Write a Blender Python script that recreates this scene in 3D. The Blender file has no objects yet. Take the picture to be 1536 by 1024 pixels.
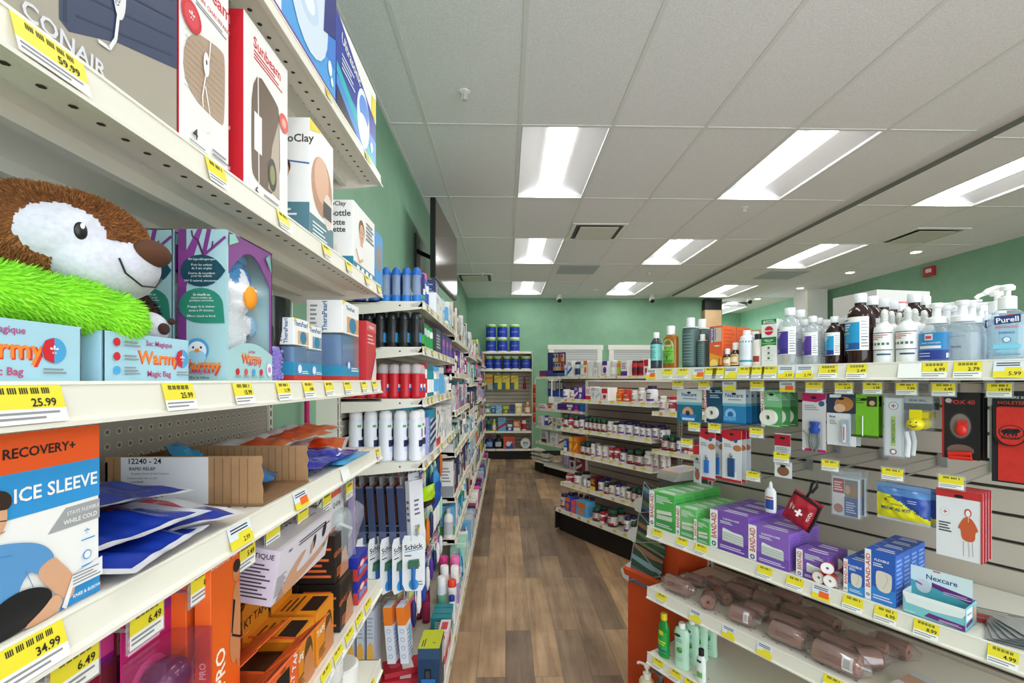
import bpy, bmesh, math, random
from math import sin, cos, pi, radians, sqrt, atan2
from mathutils import Matrix, Vector, noise
random.seed(7)
SC = bpy.context.scene
COL = SC.collection
ORD = ['first','second','third','fourth','fifth','sixth','seventh','eighth','ninth','tenth','eleventh','twelfth','thirteenth','fourteenth','fifteenth','sixteenth','seventeenth','eighteenth','nineteenth','twentieth','twenty-first','twenty-second','twenty-third','twenty-fourth','twenty-fifth','twenty-sixth','twenty-seventh','twenty-eighth','twenty-ninth','thirtieth']

# ------------------------------------------------------------------ materials
_mats = {}
def lin(h):
    h = h.lstrip('#')
    out = []
    for i in (0, 2, 4):
        c = int(h[i:i+2], 16) / 255
        out.append(c/12.92 if c <= .04045 else ((c+.055)/1.055)**2.4)
    return (*out, 1)
def M(h, rough=.42, metal=0, alpha=1, emit=0, grain=0, spec=.5):
    key = (h, rough, metal, alpha, emit, grain, spec)
    if key in _mats: return _mats[key]
    m = bpy.data.materials.new('paint_' + h.lstrip('#')); m.use_nodes = True
    nt = m.node_tree; b = nt.nodes['Principled BSDF']
    c = lin(h)
    b.inputs['Base Color'].default_value = c
    b.inputs['Roughness'].default_value = rough
    b.inputs['Metallic'].default_value = metal
    b.inputs['Specular IOR Level'].default_value = spec
    if emit:
        b.inputs['Emission Color'].default_value = c; b.inputs['Emission Strength'].default_value = emit
    if alpha < 1:
        b.inputs['Alpha'].default_value = alpha
    if grain:
        tc = nt.nodes.new('ShaderNodeTexCoord'); n = nt.nodes.new('ShaderNodeTexNoise'); n.inputs['Scale'].default_value = grain
        nt.links.new(tc.outputs['Object'], n.inputs['Vector'])
        mx = nt.nodes.new('ShaderNodeMix'); mx.data_type = 'RGBA'
        mx.inputs[6].default_value = tuple(x*.78 for x in c[:3])+(1,); mx.inputs[7].default_value = tuple(min(1, x*1.15) for x in c[:3])+(1,)
        nt.links.new(n.outputs['Fac'], mx.inputs[0]); nt.links.new(mx.outputs[2], b.inputs['Base Color'])
    _mats[key] = m
    return m
def mm(x): return M(x) if isinstance(x, str) else x
def CLEAR(h='#f4f8fa', a=.16, rough=.06, gl=.03):
    """thin clear plastic: tinted see-through with a mirror sheen that grows at grazing angles"""
    key = ('clear', h, a, rough, gl)
    if key in _mats: return _mats[key]
    m = bpy.data.materials.new('clear_plastic'); m.use_nodes = True; nt = m.node_tree; nt.nodes.clear(); lk = nt.links.new
    out = nt.nodes.new('ShaderNodeOutputMaterial'); t = nt.nodes.new('ShaderNodeBsdfTransparent'); g = nt.nodes.new('ShaderNodeBsdfGlossy'); d = nt.nodes.new('ShaderNodeBsdfDiffuse')
    c = lin(h); t.inputs[0].default_value = tuple(1-(1-x)*.5 for x in c[:3])+(1,); g.inputs['Roughness'].default_value = rough; d.inputs[0].default_value = c
    lw = nt.nodes.new('ShaderNodeLayerWeight'); lw.inputs[0].default_value = .5; pw = nt.nodes.new('ShaderNodeMath'); pw.operation = 'POWER'; pw.inputs[1].default_value = 3.5
    fr = nt.nodes.new('ShaderNodeMath'); fr.operation = 'MULTIPLY_ADD'; fr.inputs[1].default_value = .55; fr.inputs[2].default_value = gl; lk(lw.outputs['Facing'], pw.inputs[0]); lk(pw.outputs[0], fr.inputs[0])
    m1 = nt.nodes.new('ShaderNodeMixShader'); m1.inputs[0].default_value = a*.55; lk(t.outputs[0], m1.inputs[1]); lk(d.outputs[0], m1.inputs[2])
    m2 = nt.nodes.new('ShaderNodeMixShader'); lk(fr.outputs[0], m2.inputs[0]); lk(m1.outputs[0], m2.inputs[1]); lk(g.outputs[0], m2.inputs[2]); lk(m2.outputs[0], out.inputs[0])
    _mats[key] = m
    return m
METAL = M('#b9babb', .28, .9)
BLACK = M('#141415', .4)

# ------------------------------------------------------------------ text
_txt = {}
def text_geo(s):
    if s in _txt: return _txt[s]
    cu = bpy.data.curves.new('t', 'FONT'); cu.body = s; cu.size = 1; cu.resolution_u = 1 if len(s) > 14 else 2
    cu.offset = .018 if len(s) <= 13 else .004; cu.align_x = 'CENTER'; cu.align_y = 'CENTER'
    ob = bpy.data.objects.new('t', cu); COL.objects.link(ob)
    dg = bpy.context.evaluated_depsgraph_get(); dg.update()
    ev = ob.evaluated_get(dg); me = ev.to_mesh()
    vs = [(v.co.x, v.co.y) for v in me.vertices]; fs = [tuple(p.vertices) for p in me.polygons]
    ev.to_mesh_clear(); bpy.data.objects.remove(ob); bpy.data.curves.remove(cu)
    xs = [v[0] for v in vs] or [0]; ys = [v[1] for v in vs] or [0]
    cx = (min(xs)+max(xs))/2; cy = (min(ys)+max(ys))/2
    vs = [(x-cx, y-cy) for x, y in vs]
    _txt[s] = (vs, fs, max(xs)-min(xs))
    return _txt[s]

# ------------------------------------------------------------------ mesh builder
class MB:
    def __init__(s): s.v = []; s.f = []; s.fm = []; s.ms = []
    def slot(s, m):
        m = mm(m)
        if m not in s.ms: s.ms.append(m)
        return s.ms.index(m)
    def add(s, vs, fs, m, T=None):
        b = len(s.v); k = s.slot(m)
        for v in vs:
            s.v.append(tuple(T @ Vector(v)) if T is not None else tuple(v))
        for f in fs: s.f.append(tuple(i+b for i in f)); s.fm.append(k)
        return s
    def box(s, x0, x1, y0, y1, z0, z1, m, T=None):
        vs = [(x, y, z) for z in (z0, z1) for y in (y0, y1) for x in (x0, x1)]
        return s.add(vs, [(0,2,3,1),(4,5,7,6),(0,1,5,4),(2,6,7,3),(0,4,6,2),(1,3,7,5)], m, T)
    def quad(s, a, b, c, d, m, T=None): return s.add([a, b, c, d], [(0,1,2,3)], m, T)
    def prism(s, poly, x0, x1, m, T=None):           # polygon in (y,z) extruded along x
        n = len(poly)
        vs = [(x0, *p) for p in poly]+[(x1, *p) for p in poly]
        fs = [tuple(range(n))[::-1], tuple(range(n, 2*n))]+[(i, (i+1)%n, n+(i+1)%n, n+i) for i in range(n)]
        return s.add(vs, fs, m, T)
    def prismz(s, poly, z0, z1, m, T=None):          # polygon in (x,y) extruded along z
        n = len(poly)
        vs = [(*p, z0) for p in poly]+[(*p, z1) for p in poly]
        fs = [tuple(range(n))[::-1], tuple(range(n, 2*n))]+[(i, (i+1)%n, n+(i+1)%n, n+i) for i in range(n)]
        return s.add(vs, fs, m, T)
    def prismy(s, poly, y0, y1, m, T=None):          # polygon in (x,z) extruded along y
        n = len(poly)
        vs = [(p[0], y0, p[1]) for p in poly]+[(p[0], y1, p[1]) for p in poly]
        fs = [tuple(range(n)), tuple(range(n, 2*n))[::-1]]+[(i, n+i, n+(i+1)%n, (i+1)%n) for i in range(n)]
        return s.add(vs, fs, m, T)
    def lathe(s, prof, m, seg=20, T=None, sx=1, sy=1, caps=True, sq=0):
        vs = []
        def ring(r, z):
            for k in range(seg):
                a = 2*pi*k/seg; c, d = cos(a), sin(a)
                if sq:
                    e = (abs(c)**sq+abs(d)**sq)**(-1/sq); c, d = c*e, d*e
                vs.append((r*c*sx, r*d*sy, z))
        for r, z in prof: ring(max(r, 1e-4), z)
        n = len(prof); fs = []
        for i in range(n-1):
            for k in range(seg):
                k2 = (k+1) % seg
                fs.append((i*seg+k, i*seg+k2, (i+1)*seg+k2, (i+1)*seg+k))
        if caps: fs += [tuple(range(seg))[::-1], tuple(range((n-1)*seg, n*seg))]
        return s.add(vs, fs, m, T)
    def tube(s, pts, r, m, seg=6, T=None):
        P = [Vector(p) for p in pts]; vs = []; fs = []
        for i, p in enumerate(P):
            d = (P[min(i+1, len(P)-1)]-P[max(i-1, 0)]).normalized()
            a = d.orthogonal().normalized(); b = d.cross(a)
            if i and (a.dot(pa) < .99):
                a = (pa - d*pa.dot(d)).normalized() if (pa - d*pa.dot(d)).length > 1e-4 else a; b = d.cross(a)
            pa = a
            for k in range(seg):
                t = 2*pi*k/seg; vs.append(p+(a*cos(t)+b*sin(t))*r)
        for i in range(len(P)-1):
            for k in range(seg):
                k2 = (k+1) % seg; fs.append((i*seg+k, i*seg+k2, (i+1)*seg+k2, (i+1)*seg+k))
        fs += [tuple(range(seg))[::-1], tuple(range((len(P)-1)*seg, len(P)*seg))]
        return s.add(vs, fs, m, T)
    def ell(s, c, r, m, T=None, seg=14, ring=9):
        prof = [(sin(pi*i/ring), -cos(pi*i/ring)) for i in range(ring+1)]
        L = Matrix.Translation(c) @ Matrix.Diagonal((r[0], r[1], r[2], 1))
        return s.lathe(prof, m, seg, (T @ L) if T is not None else L, caps=False)
    def text(s, st, size, m, T, maxw=None, sx=1):
        vs, fs, w = text_geo(st)
        k = size if not maxw or w*size*sx <= maxw else maxw/(w*sx)
        return s.add([(x*k*sx, y*(size if sx != 1 else k), 0) for x, y in vs], fs, m, T)
    def text_cyl(s, st, size, m, r, z, ang=0, sx=1, sy=1, maxw=None, off=.0006):
        vs, fs, w = text_geo(st)
        k = size if not maxw or w*size <= maxw else maxw/w
        R = r+off
        return s.add([(R*sin(x*k/r+ang)*sx, -R*cos(x*k/r+ang)*sy, z+y*k) for x, y in vs], fs, m)
    def patch_cyl(s, r, a0, a1, z0, z1, m, sx=1, sy=1, n=8, off=.0004):
        R = r+off; vs = []
        for z in (z0, z1):
            for i in range(n+1):
                a = a0+(a1-a0)*i/n; vs.append((R*sin(a)*sx, -R*cos(a)*sy, z))
        return s.add(vs, [(i, i+1, n+2+i, n+1+i) for i in range(n)], m)
    def decor(s, face, items, w, d, h, T=None, base=0):
        """printed artwork of a carton face: rectangles, ellipses, polygons, lines of print and words"""
        O, U, V, N = {
            'f': ((-w/2, -d/2, 0), (1,0,0), (0,0,1), (0,-1,0)), 'l': ((-w/2, d/2, 0), (0,-1,0), (0,0,1), (-1,0,0)),
            'r': ((w/2, -d/2, 0), (0,1,0), (0,0,1), (1,0,0)), 't': ((-w/2, -d/2, h), (1,0,0), (0,1,0), (0,0,1)),
            'b': ((w/2, d/2, 0), (-1,0,0), (0,0,1), (0,1,0))}[face]
        fw = {'f': w, 'b': w, 'l': d, 'r': d, 't': w}[face]; fh = d if face == 't' else h
        O = Vector(O); U = Vector(U); V = Vector(V); N = Vector(N)
        F = Matrix(((U.x, V.x, N.x, O.x), (U.y, V.y, N.y, O.y), (U.z, V.z, N.z, O.z), (0,0,0,1)))
        if T is not None: F = T @ F
        for i, it in enumerate(items):
            k = it[0]; e = base + .00025 + .00012*i
            if k == 'r':
                _, a, b, c, g, col = it; s.add([(a*fw, b*fh, e), (c*fw, b*fh, e), (c*fw, g*fh, e), (a*fw, g*fh, e)], [(0,1,2,3)], col, F)
            elif k == 'e':
                _, a, b, ra, rb, col = it
                s.add([(a*fw+ra*fw*cos(2*pi*j/20), b*fh+rb*fh*sin(2*pi*j/20), e) for j in range(20)], [tuple(range(20))], col, F)
            elif k == 'c':                            # true circle, radius in metres
                _, a, b, ra, col = it
                s.add([(a*fw+ra*cos(2*pi*j/20), b*fh+ra*sin(2*pi*j/20), e) for j in range(20)], [tuple(range(20))], col, F)
            elif k == 'q':                            # soft outline
                P = it[1]
                for _ in range(2): P = [(a[0]*(1-t)+c[0]*t, a[1]*(1-t)+c[1]*t) for a, c in zip(P, P[1:]+P[:1]) for t in (.25, .75)]
                s.add([(a*fw, b*fh, e) for a, b in P], [tuple(range(len(P)))], it[2], F)
            elif k == 'p':
                s.add([(a*fw, b*fh, e) for a, b in it[1]], [tuple(range(len(it[1])))], it[2], F)
            elif k == 's':                            # thick stroke
                pts = [(a*fw, b*fh) for a, b in it[1]]; hw = it[2]/2
                for (ax, ay), (bx, by) in zip(pts, pts[1:]):
                    L = sqrt((bx-ax)**2+(by-ay)**2) or 1; nx, ny = -(by-ay)/L*hw, (bx-ax)/L*hw
                    s.add([(ax+nx, ay+ny, e), (ax-nx, ay-ny, e), (bx-nx, by-ny, e), (bx+nx, by+ny, e)], [(0,1,2,3)], it[3], F)
            elif k == 't':
                _, a, b, size, st, col = it[:6]; rot = it[6] if len(it) > 6 else 0; stretch = it[8] if len(it) > 8 else 1
                mw = (fh if abs(rot) > 45 else fw)*(it[7] if len(it) > 7 else .92)
                s.text(st, size, col, F @ Matrix.Translation((a*fw, b*fh, e)) @ Matrix.Rotation(radians(rot), 4, 'Z') @ Matrix.Diagonal((stretch, 1, 1, 1)), mw/stretch)
            elif k == 'l':                            # a block of small print too fine to read
                _, a, b, c, g, n, col = it
                for j in range(n):
                    y0 = b+(g-b)*(j+.2)/n; y1 = b+(g-b)*(j+.65)/n; x1 = c-(c-a)*(.35*((j*37) % 5)/5)
                    s.add([(a*fw, y0*fh, e), (x1*fw, y0*fh, e), (x1*fw, y1*fh, e), (a*fw, y1*fh, e)], [(0,1,2,3)], col, F)
        return s
    def build(s, name, parent=None, T=None, smooth=True):
        me = bpy.data.meshes.new(name)
        me.from_pydata(s.v, [], s.f)
        for m in s.ms: me.materials.append(m)
        me.polygons.foreach_set('material_index', s.fm)
        if smooth:
            me.polygons.foreach_set('use_smooth', [True]*len(s.f)); me.set_sharp_from_angle(angle=radians(38))
        me.update()
        o = bpy.data.objects.new(name, me); COL.objects.link(o)
        if parent is not None: o.parent = parent
        if T is not None: o.matrix_local = T
        return o
def tag(o, label, cat, group=None):
    o['label'] = label; o['category'] = cat
    if group: o['group'] = group
    return o
def empty(name):
    o = bpy.data.objects.new(name, None); o.empty_display_size = .02; COL.objects.link(o); return o
def dup(o, parent=None):
    c = o.copy(); COL.objects.link(c); c.parent = parent
    if parent is not None: c.matrix_parent_inverse = Matrix()
    for ch in o.children: dup(ch, c)
    return c
_proto = {}
LABELS = set()
def put(key, maker, name, label, cat, T, group=None):
    """one thing of a kind: the first is built, the rest are copies of the thing and its parts"""
    if key in _proto:
        r = dup(_proto[key])
        if r.name.split('.')[0] != name: print('KEYCLASH', key, r.name, name)
        r.name = name
    else:
        r = maker(name); _proto[key] = r
    r.matrix_world = T
    for k in ('label', 'category', 'group'):
        if k in r: del r[k]
    if label in LABELS: print('DUPLABEL', label)
    if len(label.split()) > 16: print('LONGLABEL', label)
    LABELS.add(label)
    return tag(r, label, cat, group)
def parts(*ps):
    """maker of a thing with parts: (part name, MB) or (part name, MB, [(sub-part name, MB)])"""
    def make(name):
        r = empty(name)
        for p in ps:
            o = p[1].build(p[0], r)
            for q in (p[2] if len(p) > 2 else []): q[1].build(q[0], o)
        return r
    return make
def single(mb): return lambda name: mb.build(name)
def struct(o):
    o['kind'] = 'structure'; return o
TR = Matrix.Translation
def RZ(deg): return Matrix.Rotation(radians(deg), 4, 'Z')
def RX(deg): return Matrix.Rotation(radians(deg), 4, 'X')
def RY(deg): return Matrix.Rotation(radians(deg), 4, 'Y')

# ------------------------------------------------------------------ camera
CAMZ = 1.553; FPX = 700.0; PX0 = 775.5; PY0 = 569.5; YAW = .0244
cd = bpy.data.cameras.new('camera'); cam = bpy.data.objects.new('camera', cd); COL.objects.link(cam)
cd.sensor_width = 36; cd.lens = FPX/1536*36; cd.shift_x = -(PX0-768)/1536; cd.shift_y = (PY0-512)/1536; cd.clip_start = .02; cd.clip_end = 60
cam.location = (0, 0, CAMZ); cam.rotation_euler = (pi/2, 0, -math.atan(YAW))
SC.camera = cam
def ratio(px):                                        # X/Y of the vertical plane seen in column px
    xc = (px-PX0)/FPX
    return (xc+YAW)/(1-xc*YAW)
class Frame:
    """a run of shelving: u runs to the right along its front edge, d into the shelf, z up"""
    def __init__(s, ox, oy, deg):
        s.o = Vector((ox, oy, 0)); s.deg = deg; s.T = TR(s.o) @ RZ(deg)
        s.ux, s.uy = cos(radians(deg)), sin(radians(deg)); s.dx, s.dy = -s.uy, s.ux
    def at(s, u, d, z, rot=0): return s.T @ TR((u, d, z)) @ RZ(rot)
    def u(s, px, d=0):
        r = ratio(px); x = s.o.x+s.dx*d; y = s.o.y+s.dy*d
        return (r*y-x)/(s.ux-r*s.uy)
    def z(s, py, u, d=0):
        x = s.o.x+s.ux*u+s.dx*d; y = s.o.y+s.uy*u+s.dy*d
        c = 1/sqrt(1+YAW**2)
        return CAMZ-(py-PY0)/FPX*(y*c+x*YAW*c)
L1 = Frame(-.375, 0, 90)        # near bay against the wall on the camera's side
L2 = Frame(-.344, 0, 90)        # the long run along the same wall
G1 = Frame(.590, 1.930, -59)    # first-aid island
G2 = Frame(.5735, 4.852, -59)   # vitamin island
G3 = Frame(.518, 7.954, -59)    # island behind the vitamins
BK = Frame(-.70, 9.10, 0)       # unit on the end wall
# ------------------------------------------------------------------ room surfaces
def nodes(name):
    m = bpy.data.materials.new(name); m.use_nodes = True
    nt = m.node_tree; return m, nt, nt.nodes['Principled BSDF']
def NN(nt, t, **k):
    n = nt.nodes.new(t)
    for a, b in k.items(): setattr(n, a, b)
    return n
def ramp(nt, stops):
    r = NN(nt, 'ShaderNodeValToRGB'); e = r.color_ramp.elements
    while len(e) < len(stops): e.new(.5)
    for i, (p, c) in enumerate(stops): e[i].position = p; e[i].color = lin(c)
    return r
def wood_floor():
    m, nt, b = nodes('vinyl_plank'); lk = nt.links.new
    tc = NN(nt, 'ShaderNodeTexCoord'); mp = NN(nt, 'ShaderNodeMapping'); mp.inputs['Rotation'].default_value = (0, 0, pi/2)
    lk(tc.outputs['Object'], mp.inputs['Vector'])
    br = NN(nt, 'ShaderNodeTexBrick'); br.offset = .37; br.offset_frequency = 2
    for k, v in (('Scale', 1), ('Mortar Size', .0012), ('Mortar Smooth', .3), ('Brick Width', 1.22), ('Row Height', .152), ('Bias', 0)): br.inputs[k].default_value = v
    br.inputs['Color1'].default_value = (0, 0, 0, 1); br.inputs['Color2'].default_value = (1, 1, 1, 1); br.inputs['Mortar'].default_value = (0, 0, 0, 1)
    lk(mp.outputs[0], br.inputs['Vector'])
    # one random tone per plank, then long grain
    n1 = NN(nt, 'ShaderNodeTexNoise'); n1.inputs['Scale'].default_value = 1.1; n1.inputs['Detail'].default_value = 5; n1.inputs['Roughness'].default_value = .65
    mp2 = NN(nt, 'ShaderNodeMapping'); mp2.inputs['Scale'].default_value = (16, 1.3, 1)
    lk(tc.outputs['Object'], mp2.inputs['Vector'])
    sh = NN(nt, 'ShaderNodeVectorMath', operation='MULTIPLY_ADD'); sh.inputs[1].default_value = (7, 13, 5)
    lk(br.outputs['Color'], sh.inputs[0]); lk(mp2.outputs[0], sh.inputs[2]); lk(sh.outputs[0], n1.inputs['Vector'])
    r1 = ramp(nt, [(0, '#98826f'), (.3, '#b39a82'), (.62, '#cbab8a'), (1, '#e2be96')]); lk(br.outputs['Color'], r1.inputs[0])
    r2 = ramp(nt, [(.28, '#a59a90'), (.5, '#dfd8d0'), (.75, '#ffffff')]); lk(n1.outputs['Fac'], r2.inputs[0])
    mx = NN(nt, 'ShaderNodeMix', data_type='RGBA', blend_type='MULTIPLY'); mx.inputs[0].default_value = .9
    lk(r1.outputs[0], mx.inputs[6]); lk(r2.outputs[0], mx.inputs[7])
    n3 = NN(nt, 'ShaderNodeTexNoise'); n3.inputs['Scale'].default_value = 3; n3.inputs['Detail'].default_value = 3; lk(tc.outputs['Object'], n3.inputs['Vector'])
    r3 = ramp(nt, [(.3, '#d4d0cc'), (.7, '#ffffff')]); lk(n3.outputs['Fac'], r3.inputs[0])
    m2 = NN(nt, 'ShaderNodeMix', data_type='RGBA', blend_type='MULTIPLY'); m2.inputs[0].default_value = 1
    lk(mx.outputs[2], m2.inputs[6]); lk(r3.outputs[0], m2.inputs[7])
    m3 = NN(nt, 'ShaderNodeMix', data_type='RGBA'); m3.inputs[7].default_value = lin('#5c4d40'); lk(br.outputs['Fac'], m3.inputs[0]); lk(m2.outputs[2], m3.inputs[6])
    lk(m3.outputs[2], b.inputs['Base Color']); b.inputs['Roughness'].default_value = .42; b.inputs['Specular IOR Level'].default_value = .35
    bp = NN(nt, 'ShaderNodeBump'); bp.inputs['Strength'].default_value = .12; bp.inputs['Distance'].default_value = .002
    lk(n1.outputs['Fac'], bp.inputs['Height']); lk(bp.outputs[0], b.inputs['Normal'])
    return m
def speck(name, lo, hi, scale, rough=.9, bump=.3):
    m, nt, b = nodes(name); lk = nt.links.new
    tc = NN(nt, 'ShaderNodeTexCoord'); n = NN(nt, 'ShaderNodeTexNoise'); n.inputs['Scale'].default_value = scale; n.inputs['Detail'].default_value = 4
    lk(tc.outputs['Object'], n.inputs['Vector']); r = ramp(nt, [(.35, lo), (.65, hi)]); lk(n.outputs['Fac'], r.inputs[0]); lk(r.outputs[0], b.inputs['Base Color'])
    b.inputs['Roughness'].default_value = rough; b.inputs['Specular IOR Level'].default_value = .2
    if bump:
        bp = NN(nt, 'ShaderNodeBump'); bp.inputs['Strength'].default_value = bump; bp.inputs['Distance'].default_value = .003
        lk(n.outputs['Fac'], bp.inputs['Height']); lk(bp.outputs[0], b.inputs['Normal'])
    return m
def pegboard():
    m, nt, b = nodes('peg_panel'); lk = nt.links.new
    tc = NN(nt, 'ShaderNodeTexCoord'); sc = NN(nt, 'ShaderNodeVectorMath', operation='SCALE'); sc.inputs[3].default_value = 1/.0254
    lk(tc.outputs['Object'], sc.inputs[0])
    fr = NN(nt, 'ShaderNodeVectorMath', operation='FRACTION'); lk(sc.outputs[0], fr.inputs[0])
    sb = NN(nt, 'ShaderNodeVectorMath', operation='SUBTRACT'); sb.inputs[1].default_value = (.5, .5, .5); lk(fr.outputs[0], sb.inputs[0])
    ml = NN(nt, 'ShaderNodeVectorMath', operation='MULTIPLY'); ml.inputs[1].default_value = (1, 0, 1); lk(sb.outputs[0], ml.inputs[0])
    ln = NN(nt, 'ShaderNodeVectorMath', operation='LENGTH'); lk(ml.outputs[0], ln.inputs[0])
    r = ramp(nt, [(.0, '#6b6359'), (.13, '#857c70'), (.17, '#e2dac8'), (.23, '#d8d0bf'), (.26, '#b6aea2')]); lk(ln.outputs['Value'], r.inputs[0]); lk(r.outputs[0], b.inputs['Base Color'])
    b.inputs['Roughness'].default_value = .5
    return m
TILE = speck('ceiling_tile', '#e4e2e7', '#f6f4f9', 160, .95, .5)
GREEN = speck('green_paint', '#82ac90', '#88b296', 6, .55, 0)
WHITE = M('#eceae4', .5); CREAM = M('#e9e5d9', .38); SLAT = M('#c3b8a8', .5, grain=3); TAN = M('#cfc6b6', .45)
FLOOR = wood_floor(); PEG = pegboard()
ZC = 3.239; ZL = 3.195; XS = 3.30; YB = 9.57; XW = -.776; XR = 5.92; Y0 = -2.6
def slab(name, x0, x1, y0, y1, z0, z1, m):
    return struct(MB().box(x0, x1, y0, y1, z0, z1, m).build(name, smooth=False))
slab('floor', XW-.1, XR+.1, Y0, 11.7, -.05, 0, FLOOR)
slab('wall_left', XW-.1, XW, Y0, YB+.1, 0, ZC+.018, GREEN)
slab('wall_right', XR, XR+.1, Y0, 11.7, 0, ZC+.018, GREEN)
slab('wall_far', XW, 4.49, YB, YB+.12, 0, ZC+.018, GREEN)
slab('wall_recess', 4.49, XR, 11.6, 11.7, 0, ZC+.018, GREEN)
slab('wall_pillar', 5.45, 5.82, 8.3, 8.7, 0, ZL, M('#d9d8d4', .6))
slab('baseboard_far', .53, 4.4, YB-.012, YB, 0, .1, M('#2a2522', .6))

# lights sit in the 2 x 4 grid; each is left out of the tile field
GX = [.095+.62*k for k in range(-2, 6)]; GY = [3.09+1.226*k for k in range(-5, 6)]
ROWS = [GY[1], GY[3], GY[5], GY[7], GY[9]]            # near edge of each fixture
FIX = [(GX[2], y, ZC) for y in ROWS]+[(GX[5], y, ZC) for y in ROWS]
FIXL = [(3.80, y, ZL) for y in ROWS]
fw, fl = .60, 1.21
def tiles(xs, ys, z, skip, name):
    b = MB()
    for i in range(len(xs)-1):
        for j in range(len(ys)-1):
            if any(abs(xs[i]-a) < .03 and abs(ys[j]-c) < .03 for a, c, _ in skip): continue
            b.box(xs[i], xs[i+1], ys[j], ys[j+1], z, z+.018, TILE)
    return struct(b.build(name, smooth=False))
xs = [XW]+[x for x in GX if XW < x < 3.2]+[3.25]; ys = [Y0]+[y for y in GY if y > Y0]+[YB+.12]
tiles(xs, ys, ZC, FIX, 'ceiling')
xl = [XS, 3.80, 4.42, 5.04, 5.66, XR]; yl = [Y0]+[y for y in GY if y > Y0][:-1]+[9.16]
tiles(xl, yl, ZL, FIXL, 'ceiling_lowered')
slab('ceiling_recess', 3.25, XR+.1, 9.16, 11.7, ZC, ZC+.02, M('#cfc9be', .8))
TEE = M('#e2e2e2', .5)
b = MB()
for x in xs[1:-1]: b.box(x-.012, x+.012, Y0, YB, ZC-.004, ZC+.001, TEE)
for y in ys[1:-1]: b.box(XW, 3.2, y-.012, y+.012, ZC-.0035, ZC+.0012, TEE)
struct(b.build('trim_1', smooth=False))
b = MB()
for x in xl[1:-1]: b.box(x-.012, x+.012, Y0, 9.16, ZL-.004, ZL+.001, TEE)
for y in yl[1:-1]: b.box(XS, XR, y-.012, y+.012, ZL-.0035, ZL+.0012, TEE)
struct(b.build('trim_2', smooth=False))
# step down to the lowered field: painted band, shadow face
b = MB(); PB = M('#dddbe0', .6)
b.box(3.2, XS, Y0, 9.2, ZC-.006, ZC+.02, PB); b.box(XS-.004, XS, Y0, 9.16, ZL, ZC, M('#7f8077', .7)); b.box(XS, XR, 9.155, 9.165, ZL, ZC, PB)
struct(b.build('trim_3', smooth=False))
b = MB()
b.box(XW, XW+.02, Y0, YB, ZC-.006, ZC, TEE); b.box(XW, 3.2, YB-.02, YB, ZC-.006, ZC, TEE)
struct(b.build('trim_4', smooth=False))

# ceiling lights
REFL = M('#b4b4b6', .45); LENS = M('#fffdf8', .5, emit=11.0); ENDC = M('#f3f2f0', .4)
def troffer(name):
    r = empty(name); w, l = fw/2, fl
    b = MB(); n = 8
    for s in (-1, 1):                                  # curved reflector wings
        pr = [(s*(w-(w-.10)*t), .012+.07*sin(pi/2*t)) for t in [i/n for i in range(n+1)]]
        vs = [(x, 0, z) for x, z in pr]+[(x, l, z) for x, z in pr]
        b.add(vs, [(i, i+1, n+2+i, n+1+i) for i in range(n)], REFL)
    b.box(-w, w, 0, l, .09, .096, REFL)
    b.box(-w, -w+.008, 0, l, -.002, .09, REFL); b.box(w-.008, w, 0, l, -.002, .09, REFL)
    b.build('reflector', r)
    b = MB(); pr = [(-.098+.196*i/10, .078-.042*sin(pi*i/10)) for i in range(11)]
    vs = [(x, .03, z) for x, z in pr]+[(x, l-.03, z) for x, z in pr]
    b.add(vs, [(i, i+1, 12+i, 11+i) for i in range(10)], LENS).build('diffuser', r)
    for y0, y1 in ((0, .03), (l-.03, l)):
        b = MB(); pr = [(-w+2*w*i/12, .012+.055*sin(pi*i/12)) for i in range(13)]
        vs = [(x, y0 if y0 else y1, z) for x, z in pr]+[(x, y1 if y0 else 0, z*.0-.001) for x, z in pr]
        b.add(vs, [(i, i+1, 14+i, 13+i) for i in range(12)], ENDC).build('end_plate', r)
    return r
rown = ['behind the camera', 'above the bandage island', 'third from the far wall', 'second from the far wall', 'nearest the far wall']
rown = ['in the row over the entrance', 'in the row overhead', 'in the third row from the far wall', 'in the second row from the far wall', 'in the row by the far wall']
for fx, coln in ((FIX[:5], 'over the main aisle'), (FIX[5:], 'over the vitamin islands'), (FIXL, 'in the lowered ceiling')):
    for (x, y, z), rn in zip(fx, rown):
        put('troffer', troffer, 'ceiling_light', f'white recessed strip light {coln}, {rn}', 'ceiling light', TR((x+.31, y+.008, z)), 'recessed ceiling lights')
put('troffer', troffer, 'ceiling_light', 'white recessed strip light beyond the wooden post in the recess', 'ceiling light', TR((4.95, 10.0, ZC-.1)), 'recessed ceiling lights')
# recessed downlights
def downl(name):
    r = empty(name)
    MB().lathe([(.055, 0), (.075, -.004), (.075, 0)], WHITE, 20, caps=False).build('rim', r)
    MB().lathe([(.001, -.001), (.055, -.001)], M('#fff2dc', .5, emit=9), 20, caps=False).build('lamp', r)
    return r
for i, y in enumerate((5.88, 7.03, 8.24)):
    put('downl', downl, 'downlight', f'small round downlight in the lowered ceiling, {ORD[i]} nearest the camera', 'downlight', TR((5.28, y, ZL-.001)), 'downlights along the green wall')
put('downl', downl, 'downlight', 'small round downlight over the recess behind the pillar', 'downlight', TR((5.25, 9.6, ZC-.002)), 'downlights along the green wall')
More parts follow.
